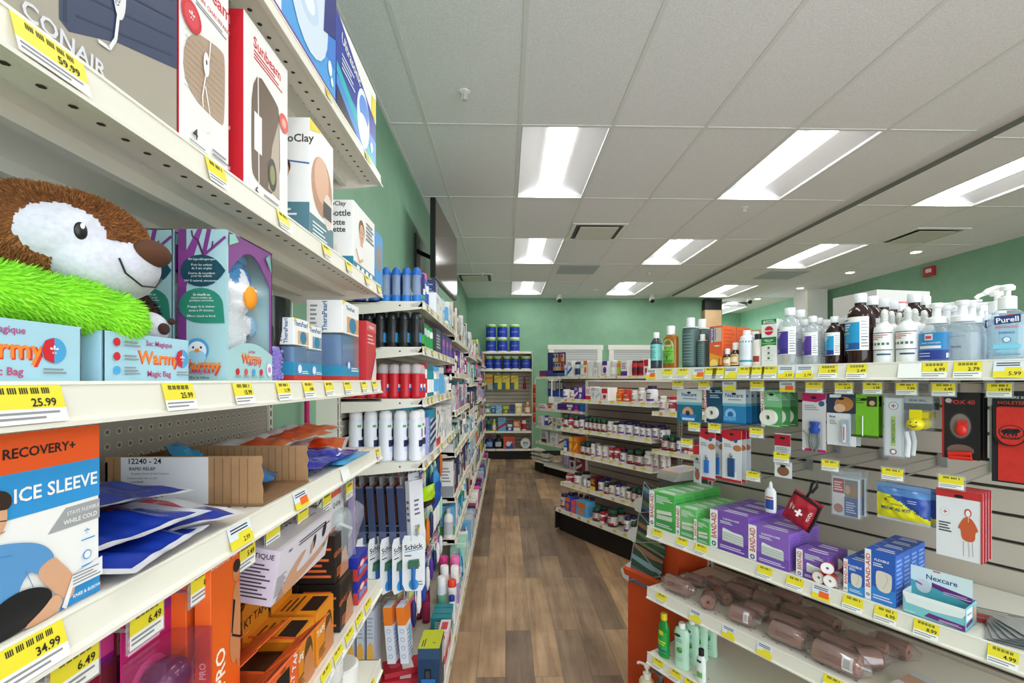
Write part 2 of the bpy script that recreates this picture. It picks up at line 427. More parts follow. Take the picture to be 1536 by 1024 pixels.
# vents
def vent(name):
    r = empty(name)
    f = MB()
    for x0, x1, y0, y1 in ((-.30, .30, -.30, -.26), (-.30, .30, .26, .30), (-.30, -.26, -.26, .26), (.26, .30, -.26, .26)):
        f.box(x0, x1, y0, y1, -.012, 0, WHITE)
    f.build('frame', r)
    MB().box(-.27, .27, -.27, .27, -.001, .0, BLACK).build('throat', r)
    MB().box(-.21, .21, -.22, .20, -.02, -.014, M('#d8d2ca', .4)).build('face_plate', r)
    return r
put('vent', vent, 'air_vent', 'square white air diffuser with dark slot over the vitamin aisle', 'air vent', TR((1.025, 5.28, ZC-.005)))
put('vent', vent, 'air_vent', 'square white air diffuser in the lowered ceiling by the downlights', 'air vent', TR((4.72, 5.2, ZL-.005)))
put('vent', vent, 'air_vent', 'square white air diffuser by the television over the wall shelving', 'air vent', TR((-.50, 7.7, ZC-.005)))
for lab, x, y, z in (('flat blue-grey return grille beside the second row of lights', 1.1, 7.1, ZC), ('flat blue-grey return grille in the lowered ceiling', 4.3, 7.2, ZL)):
    b = MB().box(-.29, .29, -.28, .28, -.008, 0, M('#b7bcc3', .6))
    for i in range(12): b.box(-.27, .27, -.26+i*.044, -.24+i*.044, -.0095, -.008, M('#a9aeb5', .6))
    tag(b.build('return_grille', T=TR((x, y, z-.002))), lab, 'air vent')
# sprinklers, detector, cameras
def sprink(name):
    r = empty(name)
    MB().lathe([(.035, 0), (.034, -.006), (.02, -.012)], WHITE, 18).build('escutcheon', r)
    b = MB().lathe([(.008, -.01), (.008, -.045), (.016, -.047), (.016, -.050)], M('#c8c8c6', .3), 12)
    b.tube([(-.012, 0, -.012), (-.014, 0, -.035), (-.004, 0, -.047)], .002, WHITE).tube([(.012, 0, -.012), (.014, 0, -.035), (.004, 0, -.047)], .002, WHITE)
    b.build('deflector', r); return r
for lab, px, py in (('white sprinkler head in the tile nearest the camera', 697, 138), ('white sprinkler head just past the near light of the vitamin row', 1117, 307), ('white sprinkler head near the television', 724, 409), ('white sprinkler head between the two far vitamin lights', 973, 408)):
    y = (ZC-CAMZ)*FPX/(PY0-py); put('sprink', sprink, 'sprinkler', lab, 'sprinkler', TR((ratio(px)*y, y, ZC-.003)))
b = MB().lathe([(.06, 0), (.06, -.02), (.045, -.035), (.02, -.037)], WHITE, 20)
tag(b.build('smoke_detector', T=TR((1.66, 8.65, ZC-.002))), 'round white smoke detector in front of the far light', 'smoke detector')
def dome(name):
    r = empty(name)
    MB().lathe([(.03, 0), (.045, -.03), (.055, -.09), (.05, -.115)], WHITE, 18).build('housing', r)
    MB().ell((0, -.02, -.115), (.045, .045, .045), M('#111114', .08)).build('lens', r); return r
for lab, px, y, z in (('white dome security camera over the end unit and windows', 839, 9.2, ZC), ('white dome security camera above the second window', 978, 9.2, ZC), ('white dome security camera left of the pillar', 1124, 9.0, ZL)):
    put('dome', dome, 'security_camera', lab, 'security camera', TR((ratio(px)*y, y, z-.004)))
# windows with roller shutters
for n, (x0, x1) in ((1, (.885, 1.985)), (2, (2.125, 3.23))):
    r = empty(f'window_{n}'); r['kind'] = 'structure'; z0, z1 = .98, 2.27; y = YB
    b = MB(); t = .10
    b.box(x0, x0+t, y-.03, y, z0, z1-t, WHITE).box(x1-t, x1, y-.03, y, z0, z1-t, WHITE).box(x0-.02, x1+.02, y-.035, y, z1-t, z1, WHITE).box(x0, x1, y-.03, y, z0, z0+t, WHITE)
    b.build('window_frame', r)
    b = MB().box(x0+t, x1-t, y-.012, y-.008, z0+t, z1-t, M('#a9aaae', .5))
    for i in range(22): b.box(x0+t, x1-t, y-.018, y-.012, z0+t+i*.05, z0+t+i*.05+.042, M('#c9cacd', .45))
    b.build('shutter', r)
    MB().box(x0+t, x1-t, y-.026, y-.008, z1-t-.05, z1-t, M('#b9b9bc', .5)).build('shutter_box', r)
# wooden post with black top on the end wall
r = empty('wooden_post'); tag(r, 'tall pale wooden post with a black box on top against the far wall', 'post')
MB().box(4.06, 4.40, YB-.16, YB-.013, 0, 2.98, M('#d8b48a', .5, grain=4)).build('post_panel', r)
MB().box(4.06, 4.40, YB-.17, YB-.013, 2.98, 3.19, BLACK).build('top_box', r)
# fire alarm on the right wall
r = empty('fire_alarm'); tag(r, 'red fire alarm strobe on the green side wall', 'fire alarm'); y = 6.35; z = 3.06
MB().box(XR-.05, XR-.001, y-.075, y+.075, z-.065, z+.065, M('#b3262c', .4)).build('mounting_box', r)
MB().box(XR-.075, XR-.05, y-.055, y+.01, z-.02, z+.03, M('#e9d9d9', .2)).build('strobe', r)
# television on the left wall
r = empty('television'); tag(r, 'large flat television on a wall bracket above the long run of shelving', 'television')
x, y0, y1, z0, z1 = -.525, 3.60, 4.66, 2.34, 2.955
Tt = TR((-.54, y0, 0)) @ RZ(-3.0)
MB().box(-.04, 0, 0, 1.06, z0, z1, M('#0c0c0e', .35), Tt).build('bezel', r)
MB().box(0, .002, .012, 1.048, z0+.015, z1-.012, M('#463835', .12), Tt).build('screen', r)
b = MB().box(XW+.001, XW+.02, 3.98, 4.28, 2.5, 2.8, BLACK).tube([(XW+.02, 4.0, 2.65), (XW+.10, 4.2, 2.65), (x-.045, 4.1, 2.65)], .02, BLACK)
b.build('wall_mount', r)
# mop with a magenta handle in the gap between the shelving units
r = empty('mop'); tag(r, 'mop with shiny magenta handle in the gap between the shelving units', 'mop')
MB().tube([(-.735, 1.76, .12), (-.738, 1.752, 1.62)], .0105, M('#c0106a', .2)).build('handle', r)
MB().box(-.765, -.60, 1.70, 1.82, .03, .12, M('#d8d8dc', .9)).build('head', r)
# daylight from the shop front behind the camera
w = bpy.data.worlds.new('daylight'); SC.world = w; w.use_nodes = True
w.node_tree.nodes['Background'].inputs[0].default_value = (.86, .94, 1, 1); w.node_tree.nodes['Background'].inputs[1].default_value = 2.5
SC.view_settings.view_transform = 'Standard'; SC.view_settings.look = 'None'; SC.view_settings.gamma = 1; SC.view_settings.exposure = .64
SC.view_settings.use_curve_mapping = False
SC.cycles.max_bounces = 10; SC.cycles.diffuse_bounces = 6; SC.cycles.transparent_max_bounces = 16; SC.cycles.use_denoising = True
SC.cycles.sample_clamp_indirect = 4
# ------------------------------------------------------------------ shelving
YEL = M('#ecdc34', .45); TAGW = M('#f6f6f4', .45); INK = M('#1d1c1c', .6); GREYINK = M('#8f8f92', .6); ORANGE = M('#f0682a', .45)
def tag_mb(kind, price, w=.052, h=.031):
    """shelf ticket lying in the plane y = 0, centred"""
    b = MB(); F = RX(90)
    if kind in ('y', 'yl'):
        b.add([(-w/2, 0, -h*.12), (w/2, 0, -h*.12), (w/2, 0, h/2), (-w/2, 0, h/2)], [(0,1,2,3)], YEL)
        b.add([(-w/2, 0, -h/2), (w/2, 0, -h/2), (w/2, 0, -h*.12), (-w/2, 0, -h*.12)], [(0,1,2,3)], TAGW)
        n = 26 if kind == 'yl' else 12
        for i in range(n):
            if (i*7) % 5 == 0: continue
            x = -w*.36+i*w*.72/n; b.quad((x, -.0003, h*.27), (x+w*.42/n, -.0003, h*.27), (x+w*.42/n, -.0003, h*.43), (x, -.0003, h*.43), INK)
        if price: b.text(price, h*.30, INK, TR((w*.22, -.0004, h*.04)) @ F, w*.5)
        for j in range(2): b.quad((-w*.46, -.0003, -h*(.26+.13*j)), (w*(.40-.2*j), -.0003, -h*(.26+.13*j)), (w*(.40-.2*j), -.0003, -h*(.2+.13*j)), (-w*.46, -.0003, -h*(.2+.13*j)), GREYINK)
    elif kind == 'w':
        b.quad((-w/2, 0, -h*.5), (w/2, 0, -h*.5), (w/2, 0, h/2), (-w/2, 0, h/2), TAGW)
    else:                                              # clearance ticket
        b.quad((-w/2, 0, -h*.1), (w/2, 0, -h*.1), (w/2, 0, h/2), (-w/2, 0, h/2), M('#dfe6f2', .5))
        b.quad((-w/2, 0, -h*.5), (w/2, 0, -h*.5), (w/2, 0, -h*.1), (-w/2, 0, -h*.1), YEL)
        b.quad((-w*.12, -.0004, -h*.32), (w*.42, -.0004, -h*.32), (w*.42, -.0004, h*.12), (-w*.12, -.0004, h*.12), ORANGE if kind == 'o' else YEL)
        for j in range(2): b.quad((-w*.4, -.0003, h*(.2+.13*j)), (w*.35, -.0003, h*(.2+.13*j)), (w*.35, -.0003, h*(.26+.13*j)), (-w*.4, -.0003, h*(.26+.13*j)), INK)
        if price and kind == 'b': b.text(price, h*.3, INK, TR((w*.2, -.0005, -h*.25)) @ F, w*.5)
    return b
_tags = {}
def add_tag(parent, T, kind='y', price='', w=.052, h=.031, name='price_tag'):
    k = (kind, price, w, h)
    if k not in _tags: o = _tags[k] = tag_mb(kind, price, w, h).build(name, parent, T)
    else:
        o = _tags[k].copy(); o.name = name; COL.objects.link(o); o.parent = parent; o.matrix_local = T
    return o
def shelf(F, u0, u1, z, depth, label, tags=(), br=.058, lip=.034, holes=0, under=0, d0=0, deckm=None, trayend=True, group=None, name='shelf', step=.014):
    """steel shelf: deck, ticket channel, two brackets; tags = (u, kind, price, width)"""
    r = empty(name); r.matrix_world = F.at(u0, d0, z); L = u1-u0-.002; depth -= .008
    b = MB(); dm = deckm or CREAM
    b.prism([(.004, 0), (depth, 0), (depth, -.012), (.055, -.012), (.05, -.024), (.004, -.024)], 0, L, dm)
    b.box(.002, L-.002, .10, .115, -.03, -.012, dm); b.box(.002, L-.002, depth-.09, depth-.075, -.03, -.012, dm)
    if holes:
        H = M('#3a3026', .8)
        for k in range(int(L/holes)):
            u = holes*(k+.5)
            for dd in (.035, .06) if not under else (.028, .056, .13):
                b.add([(u+.0045*cos(t*pi/3), dd+.002*sin(t*pi/3), .0006) for t in range(6)], [tuple(range(6))], H)
                if under: b.add([(u+.004*cos(t*pi/3), dd+.004*sin(t*pi/3), -.0246 if dd < .05 else -.0126) for t in range(6)], [tuple(range(6))], H)
    b.build('deck', r)
    b = MB(); b.prism([(0, .002), (.004, .002), (.004, -lip+.002), (-.008, -lip-.001), (-.008, -lip+.003), (-.003, -lip+.006)], 0, L, CREAM)
    b.prism([(-.0015, .003), (.002, .003), (.002, 0), (-.0015, 0)], 0, L, M('#f4f1e6', .3))
    b.build('price_channel', r)
    for x0, x1 in ((0, .003), (L-.003, L)):
        b = MB(); b.prism([(.002, 0), (depth-.001, 0), (depth-.001, -br), (depth*.62, -br*.85), (.03, -lip), (.002, -lip+.004)], x0, x1, CREAM)
        b.add([(x0-.0004 if x0 == 0 else x1+.0004, depth*.28+.004*cos(t*pi/4), -.018+.004*sin(t*pi/4)) for t in range(8)], [tuple(range(8))], M('#4a4540', .7))
        b.build('bracket', r)
    for t in tags:
        u, k, p, w = (list(t)+['', .052])[:4] if len(t) < 4 else t
        add_tag(r, TR((u-u0, -.0052, -lip/2+.002)) @ RX(-14), k, p, w, lip*.9)
    tag(r, label, 'shelf', group); LABELS.add(label)
    return r
def slatwall(F, u0, u1, d, z0, z1, label, thick=.04, pitch=.0762, mat=None, name='gondola', base=None, ups=True, peg=False, end=True, top=True, basetags=(), back=None):
    """gondola frame: back panel, slotted uprights, base deck with kick plate"""
    r = empty(name); r.matrix_world = F.at(u0, d, 0); L = u1-u0-.0015; m = mat or SLAT
    b = MB(); GR = M('#3c332b', .7)
    if peg: b.box(0, L, 0, .012, z0, z1, PEG)
    else:
        b.box(0, L, .012, thick, z0, z1, GR); z = z0
        while z < z1:
            b.box(0, L, 0, .014, z, min(z+pitch-.010, z1), m); z += pitch
    b.build('peg_panel' if peg else 'slat_panel', r)
    if ups:
        for x in (0, L-.022):
            b = MB().box(x, x+.022, -.006, thick, 0, z1+.01, CREAM)
            zz = z0
            while zz < z1-.03:
                b.box(x+.008, x+.014, -.0066, -.006, zz, zz+.016, BLACK); zz += .0254
            b.build('upright', r)
    if end:
        MB().box(-.02, -.016, -.002, thick+.06, 0, z1+.012, CREAM).build('end_panel', r)
    if top: MB().box(0, L, -.006, thick+.02, z1, z1+.014, CREAM).build('top_rail', r)
    if base:
        bd, bz = base                                   # deck depth, deck height
        b = MB().box(0, L, -bd, 0, bz-.02, bz, TAN); b.build('base_deck', r)
        MB().prism([(-bd-.002, bz+.002), (-bd+.004, bz+.002), (-bd+.004, bz-.034), (-bd-.010, bz-.036), (-bd-.010, bz-.030)], 0, L, CREAM).build('price_channel', r)
        MB().box(.002, L-.002, -bd+.04, -.02, 0, bz-.02, M('#0c0b0a', .6)).build('kick_plate', r)
        for t in basetags: add_tag(r, TR((t[0]-u0, -bd-.0105, bz-.015)) @ RX(-8), t[1], '', t[3], .03)
    if back: MB().box(0, L, thick, thick+back, 0, z1, CREAM).build('back_panel', r)
    tag(r, label, 'shelving unit'); LABELS.add(label)
    return r
def hook(F, u, z, dback, label, length=.27, kind='y', price='', name='peg_hook', tw=.05, th=.036, tilt=0, dz=0, dbl=True, swing=0):
    """display hook: wall plate, wires, flip ticket holder"""
    r = empty(name); r.matrix_world = F.at(u, dback-.0012, z) @ RZ(swing)
    b = MB().tube([(0, -.002, 0), (0, -length+.01, -.004), (0, -length, .012)], .0024, METAL)
    if dbl: b.tube([(0, -.002, .028), (0, -length-.008, .026)], .0018, METAL)
    b.build('wire', r)
    MB().box(-.012, .012, -.005, -.0008, -.008, .034, M('#a9a9aa', .3, .6)).build('wall_plate', r)
    if kind:
        zt = .026-th/2+dz; Tt = TR((0, -length-.010, zt)) @ RX(-tilt)
        h = MB().box(-tw/2-.003, tw/2+.003, -.0002, .0008, -th/2-.003, th/2+.004, CLEAR('#e9eef2', .35)); h.build('ticket_holder', r, Tt)
        add_tag(r, Tt @ TR((0, -.0012, 0)), kind, price, tw, th)
    tag(r, label, 'hook'); LABELS.add(label)
    return r
# ------------------------------------------------------------------ product shapes
def carton(w, d, h, col, dec=None, T=None):
    b = MB(); e = .0008
    m = mm(col)
    vs = []
    for z in (0, h):
        for x, y in ((-w/2+e, -d/2), (w/2-e, -d/2), (w/2, -d/2+e), (w/2, d/2-e), (w/2-e, d/2), (-w/2+e, d/2), (-w/2, d/2-e), (-w/2, -d/2+e)): vs.append((x, y, z))
    b.add(vs, [tuple(range(8))[::-1], tuple(range(8, 16))]+[(i, (i+1) % 8, 8+(i+1) % 8, 8+i) for i in range(8)], m, T)
    for f, it in (dec or {}).items(): b.decor(f, it, w, d, h, T)
    return b
def lathe_mb(prof, m, seg=18, **k): return MB().lathe(prof, m, seg, **k)
def bottle(prof, body, cap, capm, label=None, seg=20, sx=1, sy=1, sq=0, texts=(), extra=None, smoothcap=True, patches=(), fluid=None):
    """prof/cap = (r, z) lists; label = (z0, z1, colour, r); texts = (string, size, colour, z); patches = (a0, a1, z0, z1, colour)"""
    def make(name):
        r = empty(name)
        if not isinstance(body, str) and fluid:
            MB().lathe([(a*.94, z) for a, z in fluid[0]], fluid[1], seg, sx=sx, sy=sy, sq=sq).build('contents', r)
        MB().lathe(prof, body, seg, sx=sx, sy=sy, sq=sq).build('body', r)
        if label:
            z0, z1, col, lr = label; b = MB().lathe([(lr+.0004, z0), (lr+.0004, z1)], col, seg+8 if not sq else seg, sx=sx, sy=sy, caps=False, sq=sq)
            for i, (a0, a1, p0, p1, c) in enumerate(patches): b.patch_cyl(lr, a0, a1, p0, p1, c, sx, sy, off=.0007+.0002*i)
            for st, size, c, z, *q in texts: b.text_cyl(st, size, c, lr, z, q[0] if q else 0, sx, sy, maxw=lr*1.5, off=.0016)
            b.build('label', r)
        if cap: MB().lathe(cap, capm, seg if seg < 20 else 20, sx=min(sx, 1), sy=min(sx, 1)).build('cap', r)
        if extra: extra(r)
        return r
    return make
def pump_head(r, z, m, s=1.0, k=-1):
    b = MB().lathe([(.017*s, z), (.017*s, z+.022*s), (.012*s, z+.024*s), (.006*s, z+.025*s), (.006*s, z+.042*s), (.012*s, z+.043*s), (.013*s, z+.054*s), (.009*s, z+.057*s)], m, 18)
    b.tube([(0, 0, z+.050*s), (k*.02*s, 0, z+.053*s), (k*.038*s, 0, z+.050*s), (k*.046*s, 0, z+.043*s)], .0055*s, m, 8)
    b.build('pump', r)
def hangcard(w, h, col, dec, blister=None, t=.0012, hole=True):
    """carded pack hanging from its top edge (origin at hanger hole); blister = list of (name, MB) in front"""
    def make(name):
        r = empty(name); T = TR((0, 0, -h+.012))
        b = MB().box(-w/2, w/2, -t/2, t/2, 0, h, col, T)
        b.decor('f', dec, w, t, h, T)
        if hole: b.add([(.009*cos(i*pi/6), -t/2-.0012, -.003+.004*sin(i*pi/6)) for i in range(12)], [tuple(range(12))], BLACK)
        b.build('card', r)
        for nm, q in (blister or []): q.build(nm, r)
        return r
    return make
def pouch_mb(w, l, t, cfun, border=.012, n=14, sag=0, seed=0, wr=.0):
    """sealed flat bag lying in the xy plane: two skins meeting in a flat welded edge"""
    b = MB(); rnd = random.Random(seed)
    ph = [rnd.random()*6 for _ in range(4)]
    def H(a, c):
        e = max(0, 1-a**4)*max(0, 1-c**4)
        return e
    N = n+1; grid = {}
    for sgn in (1, -1):
        vs = []; q = []
        for j in range(N):
            for i in range(N):
                a = -1+2*i/n; c = -1+2*j/n
                ia = a/(1-border*2/w) if w else a; ic = c/(1-border*2/l)
                e = H(min(1, abs(ia)), min(1, abs(ic)))
                wv = wr*(sin(7*a+ph[0]+3*c)+sin(9*c+ph[1]-4*a)+.6*sin(15*a+8*c+ph[2]))
                z = sgn*t/2*e + wv*(.3+.7*e)*(1 if sgn > 0 else .5) + sag*(a*a*.5+c*c*.5)
                vs.append((a*w/2, c*l/2, z+(.0002*sgn)))
        base = len(b.v); b.v += vs
        for j in range(n):
            for i in range(n):
                a = -1+2*(i+.5)/n; c = -1+2*(j+.5)/n
                b.f.append((base+j*N+i, base+j*N+i+1, base+(j+1)*N+i+1, base+(j+1)*N+i)); b.fm.append(b.slot(cfun(a, c, sgn)))
        grid[sgn] = vs
    b.top = lambda x, y: max(.0003, min((v for v in grid[1]), key=lambda v: (v[0]-x)**2+(v[1]-y)**2)[2])
    return b
def text_on(b, st, size, m, x, y, top, rot=0, maxw=None):
    """print on a bag: letters follow the skin"""
    vs, fs, w = text_geo(st); k = size if not maxw or w*size <= maxw else maxw/w
    R = Matrix.Rotation(radians(rot), 2); out = []
    for a, c in vs:
        p = R @ Vector((a*k, c*k)); out.append((x+p.x, y+p.y, top(x+p.x, y+p.y)+.0020))
    b.add(out, fs, m)
def strokes_on(b, pts, wd, m, top):
    for (ax, ay), (bx, by) in zip(pts, pts[1:]):
        L = sqrt((bx-ax)**2+(by-ay)**2) or 1; nx, ny = -(by-ay)/L*wd/2, (bx-ax)/L*wd/2; n = 6
        for i in range(n):
            p = [(ax+(bx-ax)*q/n, ay+(by-ay)*q/n) for q in (i, i+1)]
            b.add([(p[0][0]+nx, p[0][1]+ny, top(*p[0])+.0018), (p[0][0]-nx, p[0][1]-ny, top(*p[0])+.0018), (p[1][0]-nx, p[1][1]-ny, top(*p[1])+.0018), (p[1][0]+nx, p[1][1]+ny, top(*p[1])+.0018)], [(0,1,2,3)], m)
def blob(ells, vox=.005, smooth=6):
    """one continuous soft body from ellipsoids (centre, radii, z-rotation)"""
    b = MB()
    for c, r, *q in ells:
        T = TR(c) @ (RZ(q[0]) if q else Matrix()) @ (RY(q[1]) if len(q) > 1 else Matrix())
        b.ell((0, 0, 0), r, BLACK, T, 20, 14)
    o = b.build('tmp'); m = o.modifiers.new('r', 'REMESH'); m.mode = 'VOXEL'; m.voxel_size = vox
    s = o.modifiers.new('s', 'SMOOTH'); s.iterations = smooth; s.factor = .5
    dg = bpy.context.evaluated_depsgraph_get(); dg.update(); ev = o.evaluated_get(dg); me = ev.to_mesh()
    vs = [tuple(v.co) for v in me.vertices]; fs = [tuple(p.vertices) for p in me.polygons]; ns = [tuple(p.normal) for p in me.polygons]; cs = [tuple(p.center) for p in me.polygons]
    ev.to_mesh_clear(); d = o.data; bpy.data.objects.remove(o); bpy.data.meshes.remove(d)
    return vs, fs, ns, cs
def furry(data, cfun, ln=.008, dens=2, lean=(.3, -.3, -.5), seed=1, wd=.0016):
    vs, fs, ns, cs = data; b = MB(); rnd = random.Random(seed)
    b.v = list(vs)
    cols = [cfun(Vector(c), Vector(n)) for c, n in zip(cs, ns)]
    for f, c in zip(fs, cols): b.f.append(f); b.fm.append(b.slot(c[0]))
    L = Vector(lean)
    for f, n, c, col in zip(fs, ns, cs, cols):
        if col[1] <= 0: continue
        n = Vector(n)
        for _ in range(dens):
            w = [rnd.random() for _ in f]; t = sum(w); p = Vector((0, 0, 0))
            for i, q in zip(f, w): p += Vector(vs[i])*(q/t)
            d = (n+(L-n*L.dot(n))*1.0+Vector((rnd.uniform(-.5, .5), rnd.uniform(-.5, .5), rnd.uniform(-.5, .5)))).normalized()
            s = d.cross(n); s = s.normalized() if s.length > 1e-3 else n.orthogonal()
            l = ln*col[1]*rnd.uniform(.6, 1.3)
            k = len(b.v); b.v += [tuple(p-s*wd), tuple(p+s*wd), tuple(p+d*l)]; b.f.append((k, k+1, k+2)); b.fm.append(b.slot(col[2] if len(col) > 2 and rnd.random() < .4 else col[0]))
    return b
SKIN = '#d9a385'
def person(u, v, s, shirt, hair='#3d2a20', skin=SKIN, asp=1.0):
    """printed portrait: head, hair, neck, shoulders, arms; s in face fractions, asp = face height / width"""
    a = s*asp
    return [('p', [(u-.55*a, v), (u-.5*a, v+.35*s), (u-.2*a, v+.5*s), (u+.2*a, v+.5*s), (u+.5*a, v+.35*s), (u+.55*a, v)], shirt),
            ('p', [(u-.1*a, v+.45*s), (u+.1*a, v+.45*s), (u+.09*a, v+.62*s), (u-.09*a, v+.62*s)], skin),
            ('e', u, v+.86*s, .23*a, .24*s, hair), ('e', u, v+.76*s, .19*a, .23*s, skin),
            ('e', u-.07*a, v+.79*s, .022*a, .018*s, '#3a2a24'), ('e', u+.07*a, v+.79*s, .022*a, .018*s, '#3a2a24'), ('e', u, v+.66*s, .06*a, .015*s, '#b5645a'),
            ('s', [(u-.45*a, v+.3*s), (u-.2*a, v+.05*s), (u+.1*a, v+.15*s)], .012*s*10*.1, skin)]
# ------------------------------------------------------------------ near wall bay
F = L1; U0, U1 = .19, 1.41
slatwall(F, U0, U1, .325, .15, 2.2, 'pegboard wall bay of cream steel nearest the camera', thick=.07, peg=True, name='pegboard_bay', base=(.39, .17))
ZS = [2.16, 1.832, 1.549, 1.352, .957, .715]
shelf(F, U0, U1, ZS[0], .325, 'topmost shelf of the pegboard bay, holding the humidifier cartons', [(.99, 'y', '', .03), (1.27, 'y', '', .05)], holes=.03, under=1, lip=.03)
shelf(F, U0, U1, ZS[1], .325, 'pegboard bay shelf holding the heating pad cartons', [(F.u(71), 'yl', '59.99', .062), (F.u(320), 'y', '', .04), (F.u(422), 'y', '', .04), (F.u(487), 'y', '', .04), (F.u(521), 'y', '', .04), (F.u(549), 'y', '', .04), (F.u(567), 'y', '', .04)], holes=.03, under=1)
shelf(F, U0, U1, ZS[2], .325, 'pegboard bay shelf holding the plush toys and penguin boxes', [(F.u(30), 'yl', '25.99', .062), (F.u(264), 'yl', '25.99', .05)]+[(F.u(x), 'y', p, .048) for x, p in ((361, '15.99'), (422, '11.99'), (460, '9.99'), (491, ''), (519, ''), (544, ''), (560, ''))])
shelf(F, U0, U1, ZS[3], .325, 'pegboard bay shelf holding the cold packs and cut brown box', [(F.u(40), 'yl', '34.99', .055), (F.u(356), 'b', '2.99', .055), (F.u(448), 'o', '', .055), (F.u(515), 'w', '', .05), (F.u(565), 'y', '', .03)], holes=.03)
shelf(F, U0, U1, ZS[4], .325, 'pegboard bay shelf holding the orange tape cartons', [(F.u(x), 'y', '', .055) for x in (487, 505, 522, 537, 550)])
shelf(F, U0, U1, ZS[5], .325, 'low pegboard bay shelf holding the white jar', [(F.u(555), 'y', '', .06)])

def item(key, mk, name, label, cat, u, d, z, rot=0, group=None, Fr=None, T=None):
    return put(key, mk, name, label, cat, (Fr or F).at(u, d, z, rot) @ (T or Matrix()), group)
def box_item(key, name, label, ua, ub, d0, dep, z, h, col, dec, rot=0, cat='box', Fr=None, group=None, d_extra=0):
    w = ub-ua
    return item(key, single(carton(w-.002, dep, h, col, dec)), name, label, cat, (ua+ub)/2, d0+dep/2, z+.0008, rot, group, Fr)
W = '#f1f0ee'; RED = '#cf2030'; NAVY = '#1d2b66'
# -- top shelf
z = ZS[0]
box_item('hum0', 'humidifier_carton', 'orange and white humidifier carton above the heating pads, nearest the camera', .42, .70, .012, .26, z, .33, W,
  {'f': [('r', 0, 0, 1, .07, '#e0562c'), ('r', .9, 0, 1, 1, '#f08a3a')]})
box_item('hum1', 'humidifier_carton', 'blue humidifier carton with purple base stripe on the topmost shelf', .703, 1.073, .012, .26, z, .33, '#4a9ee0',
  {'f': [('r', 0, .5, 1, 1, '#2f63c4'), ('r', 0, .28, 1, .5, '#3c7fd4'), ('r', 0, 0, .30, 1, '#dfe9f4'), ('r', 0, .15, .25, .35, '#b8cfe8'), ('r', 0, 0, 1, .085, '#7a2a8c'), ('t', .5, .043, .018, 'Cool Mist Humidifier', '#f4f4f8'),
         ('e', .62, .55, .25, .42, '#e9eff8'), ('e', .62, .42, .25, .30, '#d5e2f2'), ('e', .64, .72, .16, .17, '#5aa6ec'), ('e', .60, .42, .13, .12, '#c3d6ee'), ('e', .60, .42, .08, .07, '#e6eef8'), ('p', [(.8, .4), (1, .5), (1, 1), (.86, 1)], '#202c7c'), ('e', .9, .23, .03, .05, W), ('e', .93, .16, .02, .03, W), ('r', .92, .9, 1, 1, '#f0dc20')],
   'r': [('r', 0, 0, 1, .4, '#2f63c4')]})
box_item('hum2', 'humidifier_carton', 'navy and white humidifier carton with teal wave, at the end of the topmost shelf', 1.077, 1.402, .012, .24, z, .24, '#2a3f9e',
  {'f': [('r', 0, 0, 1, .4, '#3f8fe0'), ('p', [(.0, 1), (.05, 1), (1, .62), (1, 1)], W), ('p', [(0, .42), (1, .0), (1, .14), (0, .52)], '#18b7bd'), ('p', [(0, 0), (.72, 0), (0, .3)], '#1a1a2c'), ('e', .62, .42, .17, .32, '#e4ecf6'), ('e', .64, .52, .13, .16, '#5b8fe0'), ('e', .62, .30, .15, .16, '#f2f6fb'),
         ('t', .32, .80, .035, 'Ultrasonic', W, -8), ('l', .1, .52, .4, .7, 4, '#d8e2f8'), ('r', .86, .66, .98, .9, '#f0dc20'), ('e', .85, .25, .04, .06, W)], 't': [('r', 0, 0, 1, 1, W)]})
# -- heating pads
z = ZS[1]
ua, ub = .20, F.u(266, .012)
pad = [(.58, 1.0), (.595, .115), (.62, .10), (.77, .20), (1.0, .30), (1.0, 1.0)]
it = [('p', pad, '#33405f'), ('s', [(.61, .12), (.60, 1.0)], .004, '#22304c')]
for i in range(7):
    it.append(('s', [(.64, .17+.075*i), (.98, .34+.075*i)], .0022, '#27334f'))
it += [('t', .615, .062, .026, 'CONAIR', '#dcdbe2', -2, .22), ('s', [(.765, .30), (.755, .20), (.735, .15), (.70, .145)], .0035, '#e9e8ec'), ('e', .768, .38, .022, .10, '#e6e6ea'), ('t', .768, .36, .006, 'CONAIR', '#33405f', 70)]
box_item('conair', 'heating_pad_carton', 'large beige heating pad carton with navy pad picture, nearest the camera', ua, ub, .012, .22, z, .285, '#a8a092', {'f': it, 'r': [('r', 0, 0, 1, 1, '#a39b8c')]})
sun = lambda x, y, s, c: ('t', x, y, s, 'Sunbeam', c)
